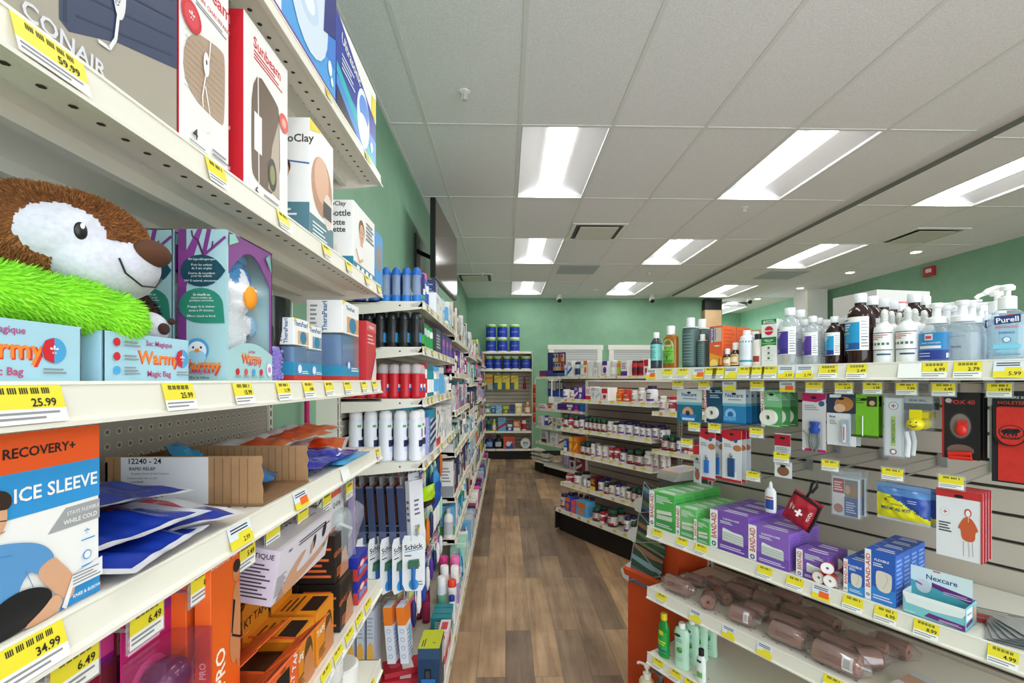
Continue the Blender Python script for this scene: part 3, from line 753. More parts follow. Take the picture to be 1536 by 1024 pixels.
box_item('sun1', 'heating_pad_carton', 'white heating pad carton with red round badge and tan pad picture', F.u(266, .012)+.002, F.u(343, .012), .012, .20, z, .285, W,
  {'f': [sun(.58, .80, .026, RED), ('t', .58, .715, .0125, 'COUSSIN CHAUFFANT', RED), ('l', .3, .665, .95, .69, 2, GREYINK), ('q', [(.05, .25), (.84, .23), (.90, .26), (.92, .55), (.86, .60), (.10, .52)], '#b59c86')]+[('s', [(.08, .27+.026*i), (.88, .255+.03*i)], .0006, '#a58b76') for i in range(10)]+
        [('c', .2, .585, .0185, RED), ('c', .2, .585, .0135, '#d8404c'), ('t', .2, .585, .026, '*', W), ('s', [(.66, .64), (.58, .60), (.54, .48), (.46, .38), (.40, .28), (.44, .16), (.54, .14), (.58, .20), (.46, .34)], .002, '#f4f2f0'), ('e', .48, .44, .06, .055, '#f6f5f3'), ('e', .48, .45, .015, .012, '#3a3a3c'), ('t', .26, .09, .018, '4', '#2a2a2c'), ('l', .15, .03, .5, .055, 2, GREYINK), ('l', .6, .05, .95, .09, 2, GREYINK)],
   'l': [('r', 0, 0, 1, 1, RED)], 'r': [('r', 0, 0, 1, 1, '#e5e3e0')]})
box_item('sun2', 'heating_pad_carton', 'white and red heating pad carton with brown pad picture', .698, F.u(432, .012), .012, .19, z, .268, W,
  {'f': [sun(.5, .90, .024, RED), ('l', .2, .80, .85, .86, 3, RED), ('q', [(.14, .20), (.16, .76), (.70, .70), (.78, .66), (.80, .10), (.2, .10)], '#6e5a4a'), ('p', [(.5, .12), (.78, .10), (.76, .6), (.6, .4)], '#b9aa9a'), ('s', [(.28, .74), (.30, .10)], .003, W), ('r', .2, .28, .36, .50, '#f4f4f2'), ('e', .60, .22, .10, .10, '#3c3830'), ('e', .60, .22, .06, .06, '#8f9060'), ('c', .88, .62, .016, '#e0584c'), ('c', .88, .62, .008, '#f0a89c'), ('t', .25, .05, .02, '6', '#2a2a2c'), ('l', .4, .03, .8, .07, 2, GREYINK)],
   'l': [('r', 0, 0, 1, 1, RED), ('t', .60, .88, .022, 'Sunbeam', W), ('t', .6, .82, .012, 'HEATING PAD', W), ('c', .75, .70, .016, W), ('t', .75, .70, .022, '*', RED), ('l', .5, .1, .9, .5, 9, '#f2c8c8'), ('e', .7, .56, .2, .02, '#5a4a44')]})
ua = F.u(464, .012); ub = F.u(500, .012)
box_item('thermo1', 'clay_pack_carton', 'tall white and teal clay pack carton with portraits', ua, ub, .012, .125, z, .238, W,
  {'l': [('r', 0, 0, 1, .30, '#55808e'), ('t', .62, .82, .022, 'ThermoClay', '#4a4038'), ('c', .38, .82, .009, '#a08a5a'), ('s', [(.2, .67), (1, .62)], .003, '#3a6ab0')]+person(.58, .30, .34, '#f2f2f2', asp=1.6)+[('l', .2, .06, .85, .26, 5, '#dfe9ec')],
   'f': [('r', 0, 0, 1, .22, '#55808e'), ('e', .5, .52, .44, .26, '#b98a6c'), ('e', .48, .58, .30, .20, '#dcab8c'), ('e', .75, .35, .2, .16, '#e6d7cc'), ('p', [(0, .9), (.5, 1), (0, 1)], '#e8d21c'), ('r', .55, .28, .9, .42, '#3a3c40'), ('l', .1, .05, .7, .18, 4, '#e4eef0')]})
ua = F.u(530, .012); ub = F.u(562, .012)
box_item('thermo2', 'clay_pack_carton', 'short white clay pack carton with women portraits and blue base', ua, ub, .012, .12, z, .178, W,
  {'l': [('r', 0, 0, 1, .2, '#2b7f9c'), ('t', .5, .94, .016, 'ThermoClay', '#4a4038'), ('t', .5, .80, .022, 'Cozy Bottle', '#2c3c44'), ('t', .5, .68, .02, 'Bouillotte', '#2c3c44'), ('t', .5, .58, .02, 'Douillette', '#2c3c44')]+person(.42, .2, .42, '#e9e6e2', '#a58a70', asp=1.1),
   'f': [('r', 0, 0, 1, .14, '#2b7f9c')]+person(.35, .15, .62, '#f0eeec', '#7a5238', asp=.9)+[('l', .55, .6, .95, .9, 5, GREYINK)]+[('r', .12+.2*i, .03, .24+.2*i, .11, W) for i in range(4)]})
box_item('bluepack', 'cold_pack_carton', 'slim bright blue carton with round window at the shelf end', F.u(562, .012)+.002, F.u(574, .012), .012, .05, z, .165, '#2d8fd6', {'f': [('e', .5, .55, .35, .25, '#8c8078')], 'l': [('r', 0, 0, 1, .3, '#1b5ea8')]})

# -- plush shelf
z = ZS[2]
WB = '#a9d3e4'; WBD = '#1f7fc0'; WO = '#ee7c22'
def warmy(x, y, s): return [('t', x+.006, y-.02, s*1.06, 'Warmy', '#d8372c'), ('t', x, y, s, 'Warmy', '#f58a2a')]
def tray(w, dep, h, full):
    def make(name):
        r = empty(name); b = MB(); t = .0015; m = mm(WB)
        b.box(-w/2, w/2, -dep/2, -dep/2+t, 0, h, m).box(-w/2, -w/2+t, -dep/2, dep/2, 0, h, m).box(w/2-t, w/2, -dep/2, dep/2, 0, h*.97, m).box(-w/2, w/2, -dep/2, dep/2, 0, t, m)
        b.box(w/2-t*1.2, w/2-t, -dep/2+.02, dep/2, .006, h*.9, mm(WBD))
        it = warmy(.60 if full else .42, .50, .019 if full else .022)+[('t', .60 if full else .42, .82, .008, 'Sac Magique', '#b0508a'), ('t', .60 if full else .42, .17, .009, 'Magic Bag', '#c05080')]
        cx = .90 if full else .78
        it += [('c', cx, .55, .011, '#4aa3d8'), ('p', [(cx, .55-.011/h), (cx-.008/w, .55-.008/h), (cx-.011/w, .55), (cx-.008/w, .55+.008/h), (cx, .55+.011/h)], RED), ('t', cx, .55, .018, '*', W), ('l', cx-.08, .15, cx+.09, .27, 2, GREYINK)]
        if full: it += [('c', .12, .80, .0042, RED), ('c', .12, .52, .0042, RED), ('c', .12, .25, .0042, '#4aa3d8'), ('l', .19, .72, .36, .86, 2, GREYINK), ('l', .19, .45, .34, .58, 2, GREYINK), ('l', .19, .16, .36, .34, 3, GREYINK)]
        b.decor('f', it, w, dep, h); b.build('tray', r)
        b = MB()                                        # cloud-shaped header board
        for m2, e, o in ((M('#bfe0ec', .4), 0, 0), (M('#2f8fcc', .4), .010, -.0006)):
            P = [(-w/2+e, 0)]
            for cx2, rr, a0, a1 in ((-w*.22, w*.30, 175, 60), (w*.12, w*.30, 120, 40), (w*.36, w*.15, 100, -20)):
                P += [(cx2+(rr-e)*cos(radians(a0+(a1-a0)*i/8)), .17+(rr-e)*.75*sin(radians(a0+(a1-a0)*i/8))) for i in range(9)]
            P += [(w/2-e, 0)]
            b.prismy(P, dep/2-.002+o, dep/2-.0005+o if o == 0 else dep/2-.0015+o, m2)
        b.build('header_board', r); return r
    return make
item('tray1', tray(.120, .165, .051, False), 'toy_tray', 'pale blue cardboard tray under the lime green plush toy', 'tray', .376, .012+.083, z+.001)
item('tray2', tray(.121, .165, .051, True), 'toy_tray', 'pale blue cardboard tray holding the brown plush dog', 'tray', F.u(155, .012)+.061, .012+.083, z+.001)
# lime plush: local frame x = u, y = d, z
LIME = M('#7fd420', .95); LIME2 = M('#96e236', .95); PALE = M('#c4ea7a', .9)
def lime_toy(name):
    r = empty(name)
    D = blob([((0, .045, .045), (.054, .052, .045)), ((-.03, .045, .07), (.045, .05, .035)), ((.0, .01, .070), (.052, .033, .030)), ((.036, -.010, .070), (.05, .031, .028)), ((.078, -.025, .068), (.044, .029, .027)), ((.112, -.034, .062), (.032, .027, .025)), ((-.045, -.016, .032), (.026, .03, .030))], .005, 5)
    furry(D, lambda c, n: (LIME, 1, LIME2), .006, 3, (.9, -.2, -.6), 3, .0011).build('body', r)
    b = MB(); b.ell((-.058, -.032, .043), (.026, .016, .026), LIME2, None, 18, 12); b.ell((-.061, -.042, .043), (.018, .009, .019), PALE, None, 18, 12); b.build('foot', r)
    return r
item('lime', lime_toy, 'plush_toy', 'fluffy lime green plush toy lying over the edge of its tray', 'plush toy', .378, .062, z+.006)
BR = M('#7a4a22', .95); BR2 = M('#9a6230', .95); DK = M('#3a2018', .95); WH = M('#cfcfda', .95, grain=220); WH2 = M('#c4c4d2', .95); NOSE = M('#53301c', .9); TANF = M('#b07a40', .95)
def dog_toy(name):
    r = empty(name)
    hy, hz = -.018, .140                               # broad head faces the aisle (-y)
    D = blob([((-.004, hy, hz+.004), (.078, .062, .050)), ((.0, hy-.032, hz-.020), (.056, .038, .037)), ((.004, hy-.050, hz-.018), (.036, .026, .028)), ((.0, .02, .07), (.052, .045, .06)), ((-.02, hy+.015, hz+.032), (.045, .045, .022)), ((-.035, .01, .05), (.035, .04, .04))], .003, 7)
    P1 = (Vector((-.058, hy-.045, hz-.001)), (.030, .040, .027)); P2 = (Vector((.0, hy-.060, hz-.032)), (.070, .055, .034)); P3 = (Vector((.050, hy-.045, hz)), (.026, .04, .026))
    def inn(c, P): return sum(((c[i]-P[0][i])/P[1][i])**2 for i in range(3)) < 1
    def cf(c, n):
        if c.z > hz-.072 and c.y < hy-.004 and (inn(c, P1) or inn(c, P2) or inn(c, P3)): return (WH, 0)
        if c.z < hz-.075: return (DK, .8, BR) if c.y > -.02 and c.x > -.01 else (BR, .8, BR2)
        return (BR, .9, BR2)
    furry(D, cf, .0045, 2, (.3, .7, -.7), 5, .0008).build('body', r)
    MB().ell((.010, hy-.072, hz-.004), (.022, .014, .014), NOSE, None, 18, 12).build('nose', r)
    for s in (-1, 1):
        b = MB(); b.ell((s*.046-.001, hy-.0475, hz+.002), (.0072, .0045, .0092), BLACK, RZ(0), 14, 10); b.ell((s*.046-.004, hy-.0515, hz+.006), (.002, .0015, .0028), M('#ffffff', .2), None, 8, 6); b.build('eye', r)
    b = MB(); b.tube([(-.026, hy-.066, hz-.018), (-.022, hy-.069, hz-.032), (-.006, hy-.073, hz-.042), (.012, hy-.074, hz-.040), (.026, hy-.070, hz-.028)], .0010, BLACK, 5); b.build('mouth', r)
    for s in (-1, 1):
        D2 = blob([((s*.080, hy+.028, hz-.016), (.016, .026, .042), 10*s), ((s*.072, hy+.03, hz+.016), (.02, .024, .02))], .0045, 4)
        furry(D2, lambda c, n: (WH, .4) if n.y < -.8 else (BR, .9, BR2), .0045, 4, (0, .2, -.9), 8, .0008).build('ear', r)
    for s in (-1, 1):
        D3 = blob([((s*.033+.010, -.060, .058), (.019, .022, .021)), ((s*.03+.008, -.036, .044), (.022, .035, .022))], .004, 4)
        furry(D3, lambda c, n: (WH, 0) if c.y < -.050 else (TANF, .8), .004, 3, (0, -.3, -.5), 9, .0008).build('paw', r)
        b = MB()
        for q, (dx, dz, rr) in enumerate(((-.004, -.004, .0085), (.008, .006, .005))): b.ell((s*.033+.010+dx, -.0815, .062+dz), (rr, .003, rr*.8), DK, None, 12, 8)
        b.build('paw_pad', r)
    D4 = blob([((.062, -.015, .074), (.026, .042, .034)), ((.050, -.03, .036), (.016, .03, .024))], .0045, 4)
    furry(D4, lambda c, n: (DK, .9, M('#2a1610', .95)) if c.z > .035 else (WH, .6), .005, 4, (0, -.4, -.6), 11, .0008).build('leg', r)
    D5 = blob([((.008, -.052, .076), (.022, .022, .020)), ((.0, -.03, .080), (.03, .03, .026))], .004, 4)
    furry(D5, lambda c, n: (WH, 0), .004, 2, (0, -.4, -.5), 12, .0008).build('chest', r)
    return r
item('dog', dog_toy, 'plush_dog', 'brown and white plush dog with dark nose sitting in its tray', 'plush toy', .503, .096, z+.004)
# penguin boxes
TEAL = '#a8cfd4'; PUR = '#7e3a86'; LEAF = '#17495a'; GRN = '#2e8a72'
def penguin_box(w, dep, h):
    def make(name):
        r = empty(name)
        b = MB(); t = .0015; m = mm(TEAL)
        b.box(-w/2, -w/2+t, -dep/2, dep/2, 0, h, m).box(w/2-t, w/2, -dep/2, dep/2, 0, h, m).box(-w/2, w/2, dep/2-t, dep/2, 0, h, mm(PUR)).box(-w/2, w/2, -dep/2, dep/2, 0, t, m).box(-w/2, w/2, -dep/2, dep/2, h-t, h, m)
        lf = [('r', 0, 0, .17, 1, PUR), ('p', [(0, .62), (.17, .62), (.3, .80), (.5, 1), (.40, 1), (.17, .86), (.0, .86)], '#8a3f90'), ('s', [(.52, .82), (.64, 1)], .006, PUR), ('s', [(.5, .82), (.98, .95)], .004, PUR), ('s', [(.4, .93), (.3, .95), (.28, .99)], .0022, '#57295e'), ('s', [(.40, .93), (.52, .83)], .003, '#57295e'), ('s', [(.7, .87), (.72, .92)], .002, '#57295e'),
              ('e', .48, .727, .43, .105, LEAF), ('p', [(.78, .802), (.90, .765), (.985, .728), (.90, .69), (.78, .652)], LEAF), ('e', .48, .50, .46, .115, GRN), ('p', [(.5, .385), (.97, .385), (.94, .50), (.8, .55)], GRN)]
        for i, (st, y) in enumerate((('Kit hypoallergenique', .80), ('Pour les enfants', .765), ('de 3 ans et plus', .74), ('Source de reconfort', .71), ('pour les enfants', .69), ('100 % naturel, structurant', .66), ('Se chauffe au', .57), ('micro-ondes en', .55), ('quelques secondes', .53), ('Degage de la chaleur', .49), ('jusqu a 30 minutes', .465), ('Effiace chaud ou froid', .43))): lf.append(('t', .5, y, .0044, st, '#eef6f4'))
        lf += [('e', .42, .21, .24, .075, '#4f9fd0'), ('e', .42, .205, .19, .06, '#e9eef4'), ('e', .40, .16, .2, .05, '#9fcfe6'), ('e', .34, .225, .022, .008, '#222'.replace('#222', '#222222')), ('e', .5, .225, .022, .008, '#222222'), ('e', .42, .205, .05, .014, '#f0902a')]+warmy(.45, .105, .020)+[('t', .45, .065, .007, 'Sac Magique', '#c05080'), ('t', .45, .03, .0055, 'Ollie le hibou', '#303030')]
        b.decor('l', lf, w, dep, h)
        # front: arched window with card surround
        P = mm(PUR); y0, y1 = -dep/2, -dep/2+t
        b.box(-w/2, -w/2+.004, y0, y1, 0, h, m).box(w/2-.006, w/2, y0, y1, 0, h, P)
        ar = [(-w/2+.004, h)]+[(-w/2+.004+(w-.010)*i/12, h*(.72+.19*sin(pi*i/12))) for i in range(13)]+[(w/2-.006, h)]
        b.prismy(ar, y0, y1, P)
        ar2 = [(-w/2, 0)]+[(-w/2+w*i/12, h*(.20+.075*sin(pi*i/12))) for i in range(13)]+[(w/2, 0)]
        b.prismy(ar2, y0-.0004, y1, m)
        b.decor('f', warmy(.5, .165, .017)+[('t', .5, .215, .006, 'Le Petit', '#c05080'), ('t', .5, .125, .007, 'Tou Tou', '#c05080')]+[('c', .2+.17*i, .07, .0048, c) for i, c in enumerate((RED, '#d8574c', '#4aa3d8', RED))]+[('l', .14+.17*i, .03, .27+.17*i, .05, 2, GREYINK) for i in range(4)]+[('e', .90, .09, .07, .05, '#f0ecf4'), ('c', .9, .09, .005, '#c890c0'), ('p', [(.02, .9), (.2, .95), (.12, .99), (.02, .97)], '#8ec8b8'), ('p', [(.8, .93), (.95, .84), (.9, .97)], '#5fae9a')], w, dep, h, base=.0005)
        b.build('carton', r)
        # the penguin inside
        BL = M('#3f8cc4', .95); q = MB()
        D = blob([((-.014, .006, .075), (.042, .022, .074)), ((-.012, .002, .140), (.047, .026, .048)), ((.040, .0, .090), (.020, .010, .018), 0, 25)], .004, 5)
        def cf(c, n):
            if c.x > .032 and c.z < .11: return (M('#8fbfe0', .95), .4)
            e = c.z-.160-.016*cos((c.x+.012)*150)+.25*abs(c.x+.012)*(-1)+.006
            return (BL, .4) if (e > 0 or n.y > .1) else (M('#e6e8f0', .95), .35)
        p = furry(D, cf, .004, 1, (0, 0, -.5), 21).build('plush_penguin', r); p.location = (.006, -.004, 0)
        MB().ell((-.004, -.026, .128), (.014, .008, .018), M('#ee9420', .8), None, 16, 10).build('beak', p)
        MB().ell((.018, -.023, .142), (.0045, .003, .0055), BLACK, None, 12, 8).build('eye', p)
        MB().ell((.012, .0, .190), (.018, .010, .010), M('#5f9fd0', .95), None, 12, 8).build('tuft', p)
        MB().box(-w/2+.002, w/2-.002, y1+.0002, y1+.0005, .04, h-.02, CLEAR('#ffffff', .01, .06, .012)).build('window_film', r)
        return r
    return make
ua, ub = F.u(340, .012), F.u(408, .012)
item('pengB', penguin_box(ub-ua, .066, .212), 'penguin_box', 'teal and purple plush penguin box with open window, by the gel packs', 'toy box', (ua+ub)/2, .012+.033, z+.001)
for i in (1, 2):
    item('pengB', penguin_box(ub-ua, .066, .212), 'penguin_box', ['', 'teal and purple plush penguin box, second back in its file', 'teal and purple plush penguin box, rearmost in its file behind the dog'][i], 'toy box', (ua+ub)/2, .012+.033+.0735*i, z+.001)
# gel pack cartons
GEL = M('#5c86b8', .12, 0, .75); PUG = M('#8a7ac8', .15)
def pearl(w, dep, h, hd, pic):
    """white header carton over a clear pack of blue beads"""
    def make(name):
        r = empty(name)
        b = carton(w, dep, h*hd, W, {'f': [('t', .45, .82, .014, 'TheraPearl', '#2a5a9a'), ('r', .25, .05, .98, .55, pic), ('e', .6, .3, .22, .25, '#2f7fa4'), ('p', [(0, 1), (.18, 1), (0, .85)], '#f0d21c')], 'l': [('t', .5, .5, .018, 'TheraPearl', '#2a5a9a', 90), ('l', .1, .1, .3, .9, 6, GREYINK)]}, TR((0, 0, h*(1-hd)))); b.build('header_card', r)
        n = 7; vs = []
        b = MB(); b.lathe([(.40, .012), (.47, .03), (.48, h*.3), (.45, h*(1-hd)-.004)], GEL, 16, T=Matrix.Diagonal((w, dep, 1, 1)), sq=6)
        rr = random.Random(int(w*9999))
        b.build('gel_pack', r)
        b = MB().box(-w/2, w/2, -dep/2, dep/2, 0, .012, '#c8382e').box(-w/2-.0004, w/2+.0004, -dep/2-.0004, dep/2, .012, .036, '#2f8fb8')
        b.decor('f', [('c', .35, .20, .012, '#5a8fd0'), ('c', .35, .20, .008, '#e4eaf2'), ('l', .5, .12, .95, .18, 2, W)], w, dep, h, base=.0006); b.build('base_card', r)
        MB().box(-w/2, w/2, -dep/2, dep/2, .012, h*(1-hd), CLEAR('#dfeaf2', .15)).build('clear_sleeve', r)
        return r
    return make
ua, ub = F.u(443, .012), F.u(466, .012)
item('pearl1', pearl(ub-ua-.002, .03, .118, .42, '#d9b08c'), 'gel_pack_box', 'small bead gel pack box nearest the penguin boxes', 'gel pack box', (ua+ub)/2, .03, z+.001)
ua, ub = F.u(466, .012), F.u(485, .012)
item('pearl2', pearl(ub-ua-.002, .03, .112, .42, '#8a9cb0'), 'gel_pack_box', 'small bead gel pack box, second along from the penguin boxes', 'gel pack box', (ua+ub)/2, .03, z+.001)
ua, ub = F.u(514, .012), F.u(538.5, .012)
item('pearl3', pearl(ub-ua-.002, .085, .193, .40, '#dca070'), 'gel_pack_box', 'tall bead gel pack box with blue wrap, beside the red box', 'gel pack box', (ua+ub)/2, .055, z+.001)
item('pearl4', pearl(.13, .07, .178, .40, '#c8d4e0'), 'gel_pack_box', 'tall bead gel pack box standing behind the two small ones', 'gel pack box', 1.0, .14, z+.001)
ua, ub = F.u(549.5, .012), F.u(564, .012)
box_item('redbox', 'support_carton', 'red support carton with pale edge at the end of the plush shelf', ua, ub, .012, .055, z, .168, '#c8323a',
  {'f': [('r', 0, .84, 1, 1, '#d65860'), ('t', .5, .91, .012, 'THERMAL', W), ('l', .1, .62, .8, .8, 3, '#f0b0b0'), ('p', [(.45, 0), (1, .45), (1, 0)], '#e9d5cc'), ('s', [(.4, 0), (1, .5)], .003, '#7a3a8a')]})
def eye_mask(name):
    r = empty(name); b = MB()
    b.lathe([(.002, 0), (.022, .01), (.035, .05), (.038, .11), (.034, .112), (.028, .06), (.002, .02)], M('#17171a', .15), 18, sy=.45); b.build('shell', r)
    MB().tube([(-.03, 0, .06), (-.05, -.01, .02), (-.03, -.02, .0)], .004, BLACK).build('strap', r); return r
item('mask', eye_mask, 'massage_mask', 'glossy black curved massage mask beside the penguin box', 'massage mask', F.u(419, .05), .05, z+.045)
ua, ub = F.u(410, .012), F.u(428, .012)
b = MB().lathe([(.45, .002), (.5, .02), (.5, .045), (.42, .06)], PUG, 16, T=Matrix.Diagonal((ub-ua-.004, .03, 1, 1)), sq=5)
for i in range(60):
    rr = random.Random(i); b.ell((rr.uniform(-.4, .4)*(ub-ua), -.0145, rr.uniform(.006, .055)), (.003, .003, .003), PUG, None, 6, 4)
item('purplegel', parts(('gel_pack', b), ('backing_card', MB().box(-(ub-ua)/2, (ub-ua)/2, .014, .016, 0, .075, '#d8d4e6'))), 'bead_pack', 'lavender bead pack in front of the black massage mask', 'gel pack', (ua+ub)/2, .03, z+.001)
# -- cold pack shelf
z = ZS[3]
KR = M('#a8825c', .8, grain=40); KRI = M('#8a6846', .85, grain=40)
ua, ub = .352, F.u(150, .012)
it = [('r', 0, .80, 1, 1, '#ea5a20'), ('r', 0, .575, 1, .80, '#2f93d4'), ('p', [(.50, .44), (.66, .555), (1, .555), (1, .44)], '#a3a5a8'), ('p', [(.6, 0), (1, .0), (1, .10), (.70, .10)], '#2f93d4'),
      ('t', .45, .90, .0125, 'RECOVERY+', '#1c1c1e', 0, .60), ('t', .60, .685, .016, 'ICE SLEEVE', W, 0, .74), ('t', .83, .52, .0055, 'STAYS FLEXIBLE', W, 0, .32), ('t', .80, .475, .0055, 'WHILE COLD', W),
      ('t', .86, .385, .012, '*', '#2f93d4'), ('l', .80, .335, .94, .35, 1, '#2f93d4'), ('c', .86, .25, .0042, '#2f93d4'), ('c', .86, .25, .0033, W), ('l', .80, .17, .95, .20, 2, '#2f93d4'),
      ('q', [(-.03, .04), (-.03, .46), (.08, .475), (.24, .455), (.40, .42), (.50, .37), (.56, .30), (.50, .25), (.40, .25), (.34, .29), (.26, .22), (.22, .10)], '#5b96cc'), ('q', [(.38, .27), (.54, .32), (.60, .27), (.70, .19), (.745, .12), (.72, .05), (.66, .045), (.60, .08), (.54, .12), (.48, .17)], '#d7a583'),
      ('q', [(-.03, .46), (.04, .47), (.10, .50), (.16, .55), (.175, .62), (.15, .70), (-.03, .72)], '#d7a583'), ('q', [(-.03, .60), (.06, .60), (.09, .64), (.19, .63), (.21, .69), (.14, .735), (-.03, .74)], '#33231c'), ('s', [(.115, .585), (.165, .58)], .0008, '#3a2a22'), ('s', [(.12, .525), (.15, .53)], .0008, '#a86a5a'), ('s', [(.04, .42), (.20, .40)], .0006, '#4a82b8'), ('s', [(.30, .30), (.36, .20)], .0006, '#4a82b8'),
      ('q', [(-.03, .0), (-.03, .13), (.12, .195), (.30, .21), (.46, .175), (.53, .12), (.48, .06), (.30, .005)], '#17181b'), ('q', [(.24, -.0), (.44, .06), (.53, .115), (.60, .08), (.60, .03), (.52, .0)], '#d7a583'), ('p', [(.60, .02), (.70, .17), (1, .21), (1, .10), (.70, .10), (.64, .0)], '#e9e9ec'), ('l', .70, .11, .98, .18, 4, GREYINK), ('t', .84, .05, .004, 'KNEE & ELBOW', W, 0, .28)]
box_item('icesleeve', 'ice_sleeve_carton', 'white ice sleeve carton with orange top band and man in blue shirt', ua, ub, .012, .055, z, .158, W, {'f': it, 'r': [('r', 0, .8, 1, 1, '#ea5a20')]})
# cut-down shipping box
def cutbox(name):
    r = empty(name); b = MB(); t = .004; L = .173; D = .245
    b.box(0, L, 0, D, 0, t, KRI); b.box(0, L, D-t, D, 0, .07, KRI)
    b.build('box_floor', r)
    def side(x, nm, h):
        q = MB(); P = [(0, 0), (D, 0), (D, h)]; rr = random.Random(int(x*100))
        P += [(0.004, h), (.002, h*.9), (.004, h*.8), (.000, h*.6), (.003, h*.45), (.001, h*.3), (.002, h*.12)]
        q.prism(P, x, x+t, KR)
        for i in range(1, 18): q.box(x-.0006, x+t+.0006, .010+i*.013, .0112+i*.013, .004, h-.003, KRI)
        q.build(nm, r)
        return q
    side(0, 'side_panel', .079); side(L-t, 'side_panel', .072)
    q = MB(); w = .135; x0 = .085
    q.box(-.0012, -.0004, x0, x0+w, .004, .078, '#e4e6ea')
    T = TR((-.0014, x0+w/2, 0)) @ RZ(-90) @ RX(90)
    q.text('12240 - 24', .012, INK, T @ TR((-.03, .072, 0)), .06); q.text('RAPID RELIEF', .007, INK, T @ TR((-.034, .060, 0)), .05)
    q.text('Reusable Hot/Cold Gel Compress', .0042, INK, T @ TR((-.022, .052, 0)), .075); q.text('Production Date: Nov 16, 2020', .0036, INK, T @ TR((-.034, .045, 0)), .05); q.text('Lot # 003347', .0036, INK, T @ TR((-.042, .039, 0)), .03)
    for i in range(26):
        if i % 4 != 2: q.box(-.0016, -.0013, x0+.07+i*.0016, x0+.07+i*.0016+(.0011 if i % 3 else .0006), .015, .03, INK)
    q.build('shipping_label', r)
    return r
put('cutbox', cutbox, 'cardboard_box', 'cut-down brown shipping box with white label among the gel packs', 'cardboard box', F.at(.75, .010, z+.001))
BLU = M('#1b3aa6', .22, spec=.6); BLU2 = M('#142c86', .22); PW = M('#e9ebf0', .3); LB = M('#d8dcf2', .4)
def gelpack(seed, w, l, t, wr, variant):
    def cf(a, c, s):
        if abs(a) > .86 or abs(c) > .9: return PW
        if variant == 2 and s > 0 and a > .15 and -.5 < c < .3: return PW if a > .45 else M('#c42434', .3)
        return BLU if s > 0 else BLU2
    b = pouch_mb(w, l, t, cf, .010, 26, .0, seed, wr); tp = b.top
    if variant == 0:
        for i in range(9): strokes_on(b, [(-.055+.004*i, l*.36-.011*i), (.045-.003*(i % 3)*3+.002*i, l*.36-.011*i)], .0034, LB, tp)
    elif variant == 1:
        for i in range(6): strokes_on(b, [(-.055, .075-.012*i), (-.012-.006*(i % 3), .075-.012*i)], .0036, LB, tp)
        strokes_on(b, [(-.03, -.045), (.01, -.035), (.035, -.06)], .0034, LB, tp); strokes_on(b, [(0, -.05), (.02, -.015), (.03, -.055)], .0034, LB, tp); strokes_on(b, [(-.04, -.03), (.0, -.055), (.04, -.04)], .0034, LB, tp)
        text_on(b, 'www.rapidrelief.com', .005, LB, .02, .05, tp, 0, .06)
    else:
        text_on(b, 'RAPID', .012, M('#f4f4f6', .4), .012, .0, tp, -30, .03)
    return b
# origin on the shelf; x = u, y = d
for i, (u, d, zz, rot, tx, ty, v, w, l, lab) in enumerate((
    (.520, .125, .010, 8, 0, 0, 1, .15, .26, 'blue and white gel pack with line drawings, at the bottom by the ice sleeve box'),
    (.560, .150, .030, -14, 1, -2, 2, .16, .27, 'blue and white gel pack in the middle of the pile'),
    (.650, .130, .014, -28, 0, 1, 2, .15, .25, 'blue gel pack with red spot sticking out toward the brown box'),
    (.595, .165, .052, -22, -3, 3, 0, .15, .25, 'blue gel pack printed with fine text, topmost of the pile'))):
    item(f'gel{i}', single(gelpack(i+3, w, l, .019, .0025, v)), 'gel_pack', lab, 'gel pack', u, d, z+zz+.004, rot, 'loose gel packs', T=RX(tx) @ RY(ty))
item('gelin', single(pouch_mb(.09, .11, .03, lambda a, c, s: M('#2f6ea8', .1), .006, 14, 0, 31, .004)), 'gel_bag', 'shiny blue gel bag inside the cut brown box', 'gel pack', .85, .10, z+.024, 20)
item('gelin2', single(pouch_mb(.08, .09, .03, lambda a, c, s: M('#2f8ec0', .1), .006, 12, 0, 32, .004)), 'gel_bag', 'small teal gel bag propped at the back of the cut brown box', 'gel pack', .83, .175, z+.056, 20, T=RX(50))
def icebag(name):
    def cf(a, c, s): return M('#16269a', .15, spec=.8) if (a*3+c*2) % 1.1 < .8 else M('#2a4ac4', .15, spec=.8)
    b = pouch_mb(.26, .27, .030, cf, .006, 22, 0, 44, .004); tp = b.top; Wm = M('#dfe4f8', .3)
    text_on(b, 'COLD', .040, Wm, .045, -.02, tp, 62, .14); text_on(b, 'FROID', .036, Wm, -.005, .00, tp, 62, .14)
    for i in range(14):
        rr = random.Random(i); x, y = rr.uniform(-.11, -.02), rr.uniform(-.11, .08); strokes_on(b, [(x, y), (x+.05, y+.015*rr.uniform(-1, 1))], .004, M('#8f8fd0', .1), tp)
    strokes_on(b, [(.07, -.11), (.11, -.06)], .007, Wm, tp); strokes_on(b, [(.0, -.125), (.05, -.12)], .006, Wm, tp)
    o = b.build(name); return o
item('icebag', icebag, 'ice_pack', 'large deep blue cold pack with white lettering lying past the brown box', 'ice pack', 1.09, .14, z+.020, 0)
def orangepack(seed):
    OR = M('#e8551e', .3)
    def cf(a, c, s):
        if abs(a) > .88 or abs(c) > .88: return PW
        return OR if (-.6 < c < .1 and abs(a) < .75) else (PW if c > .1 else M('#f07a30', .3))
    return pouch_mb(.2, .17, .014, cf, .010, 20, 0, seed, .004)
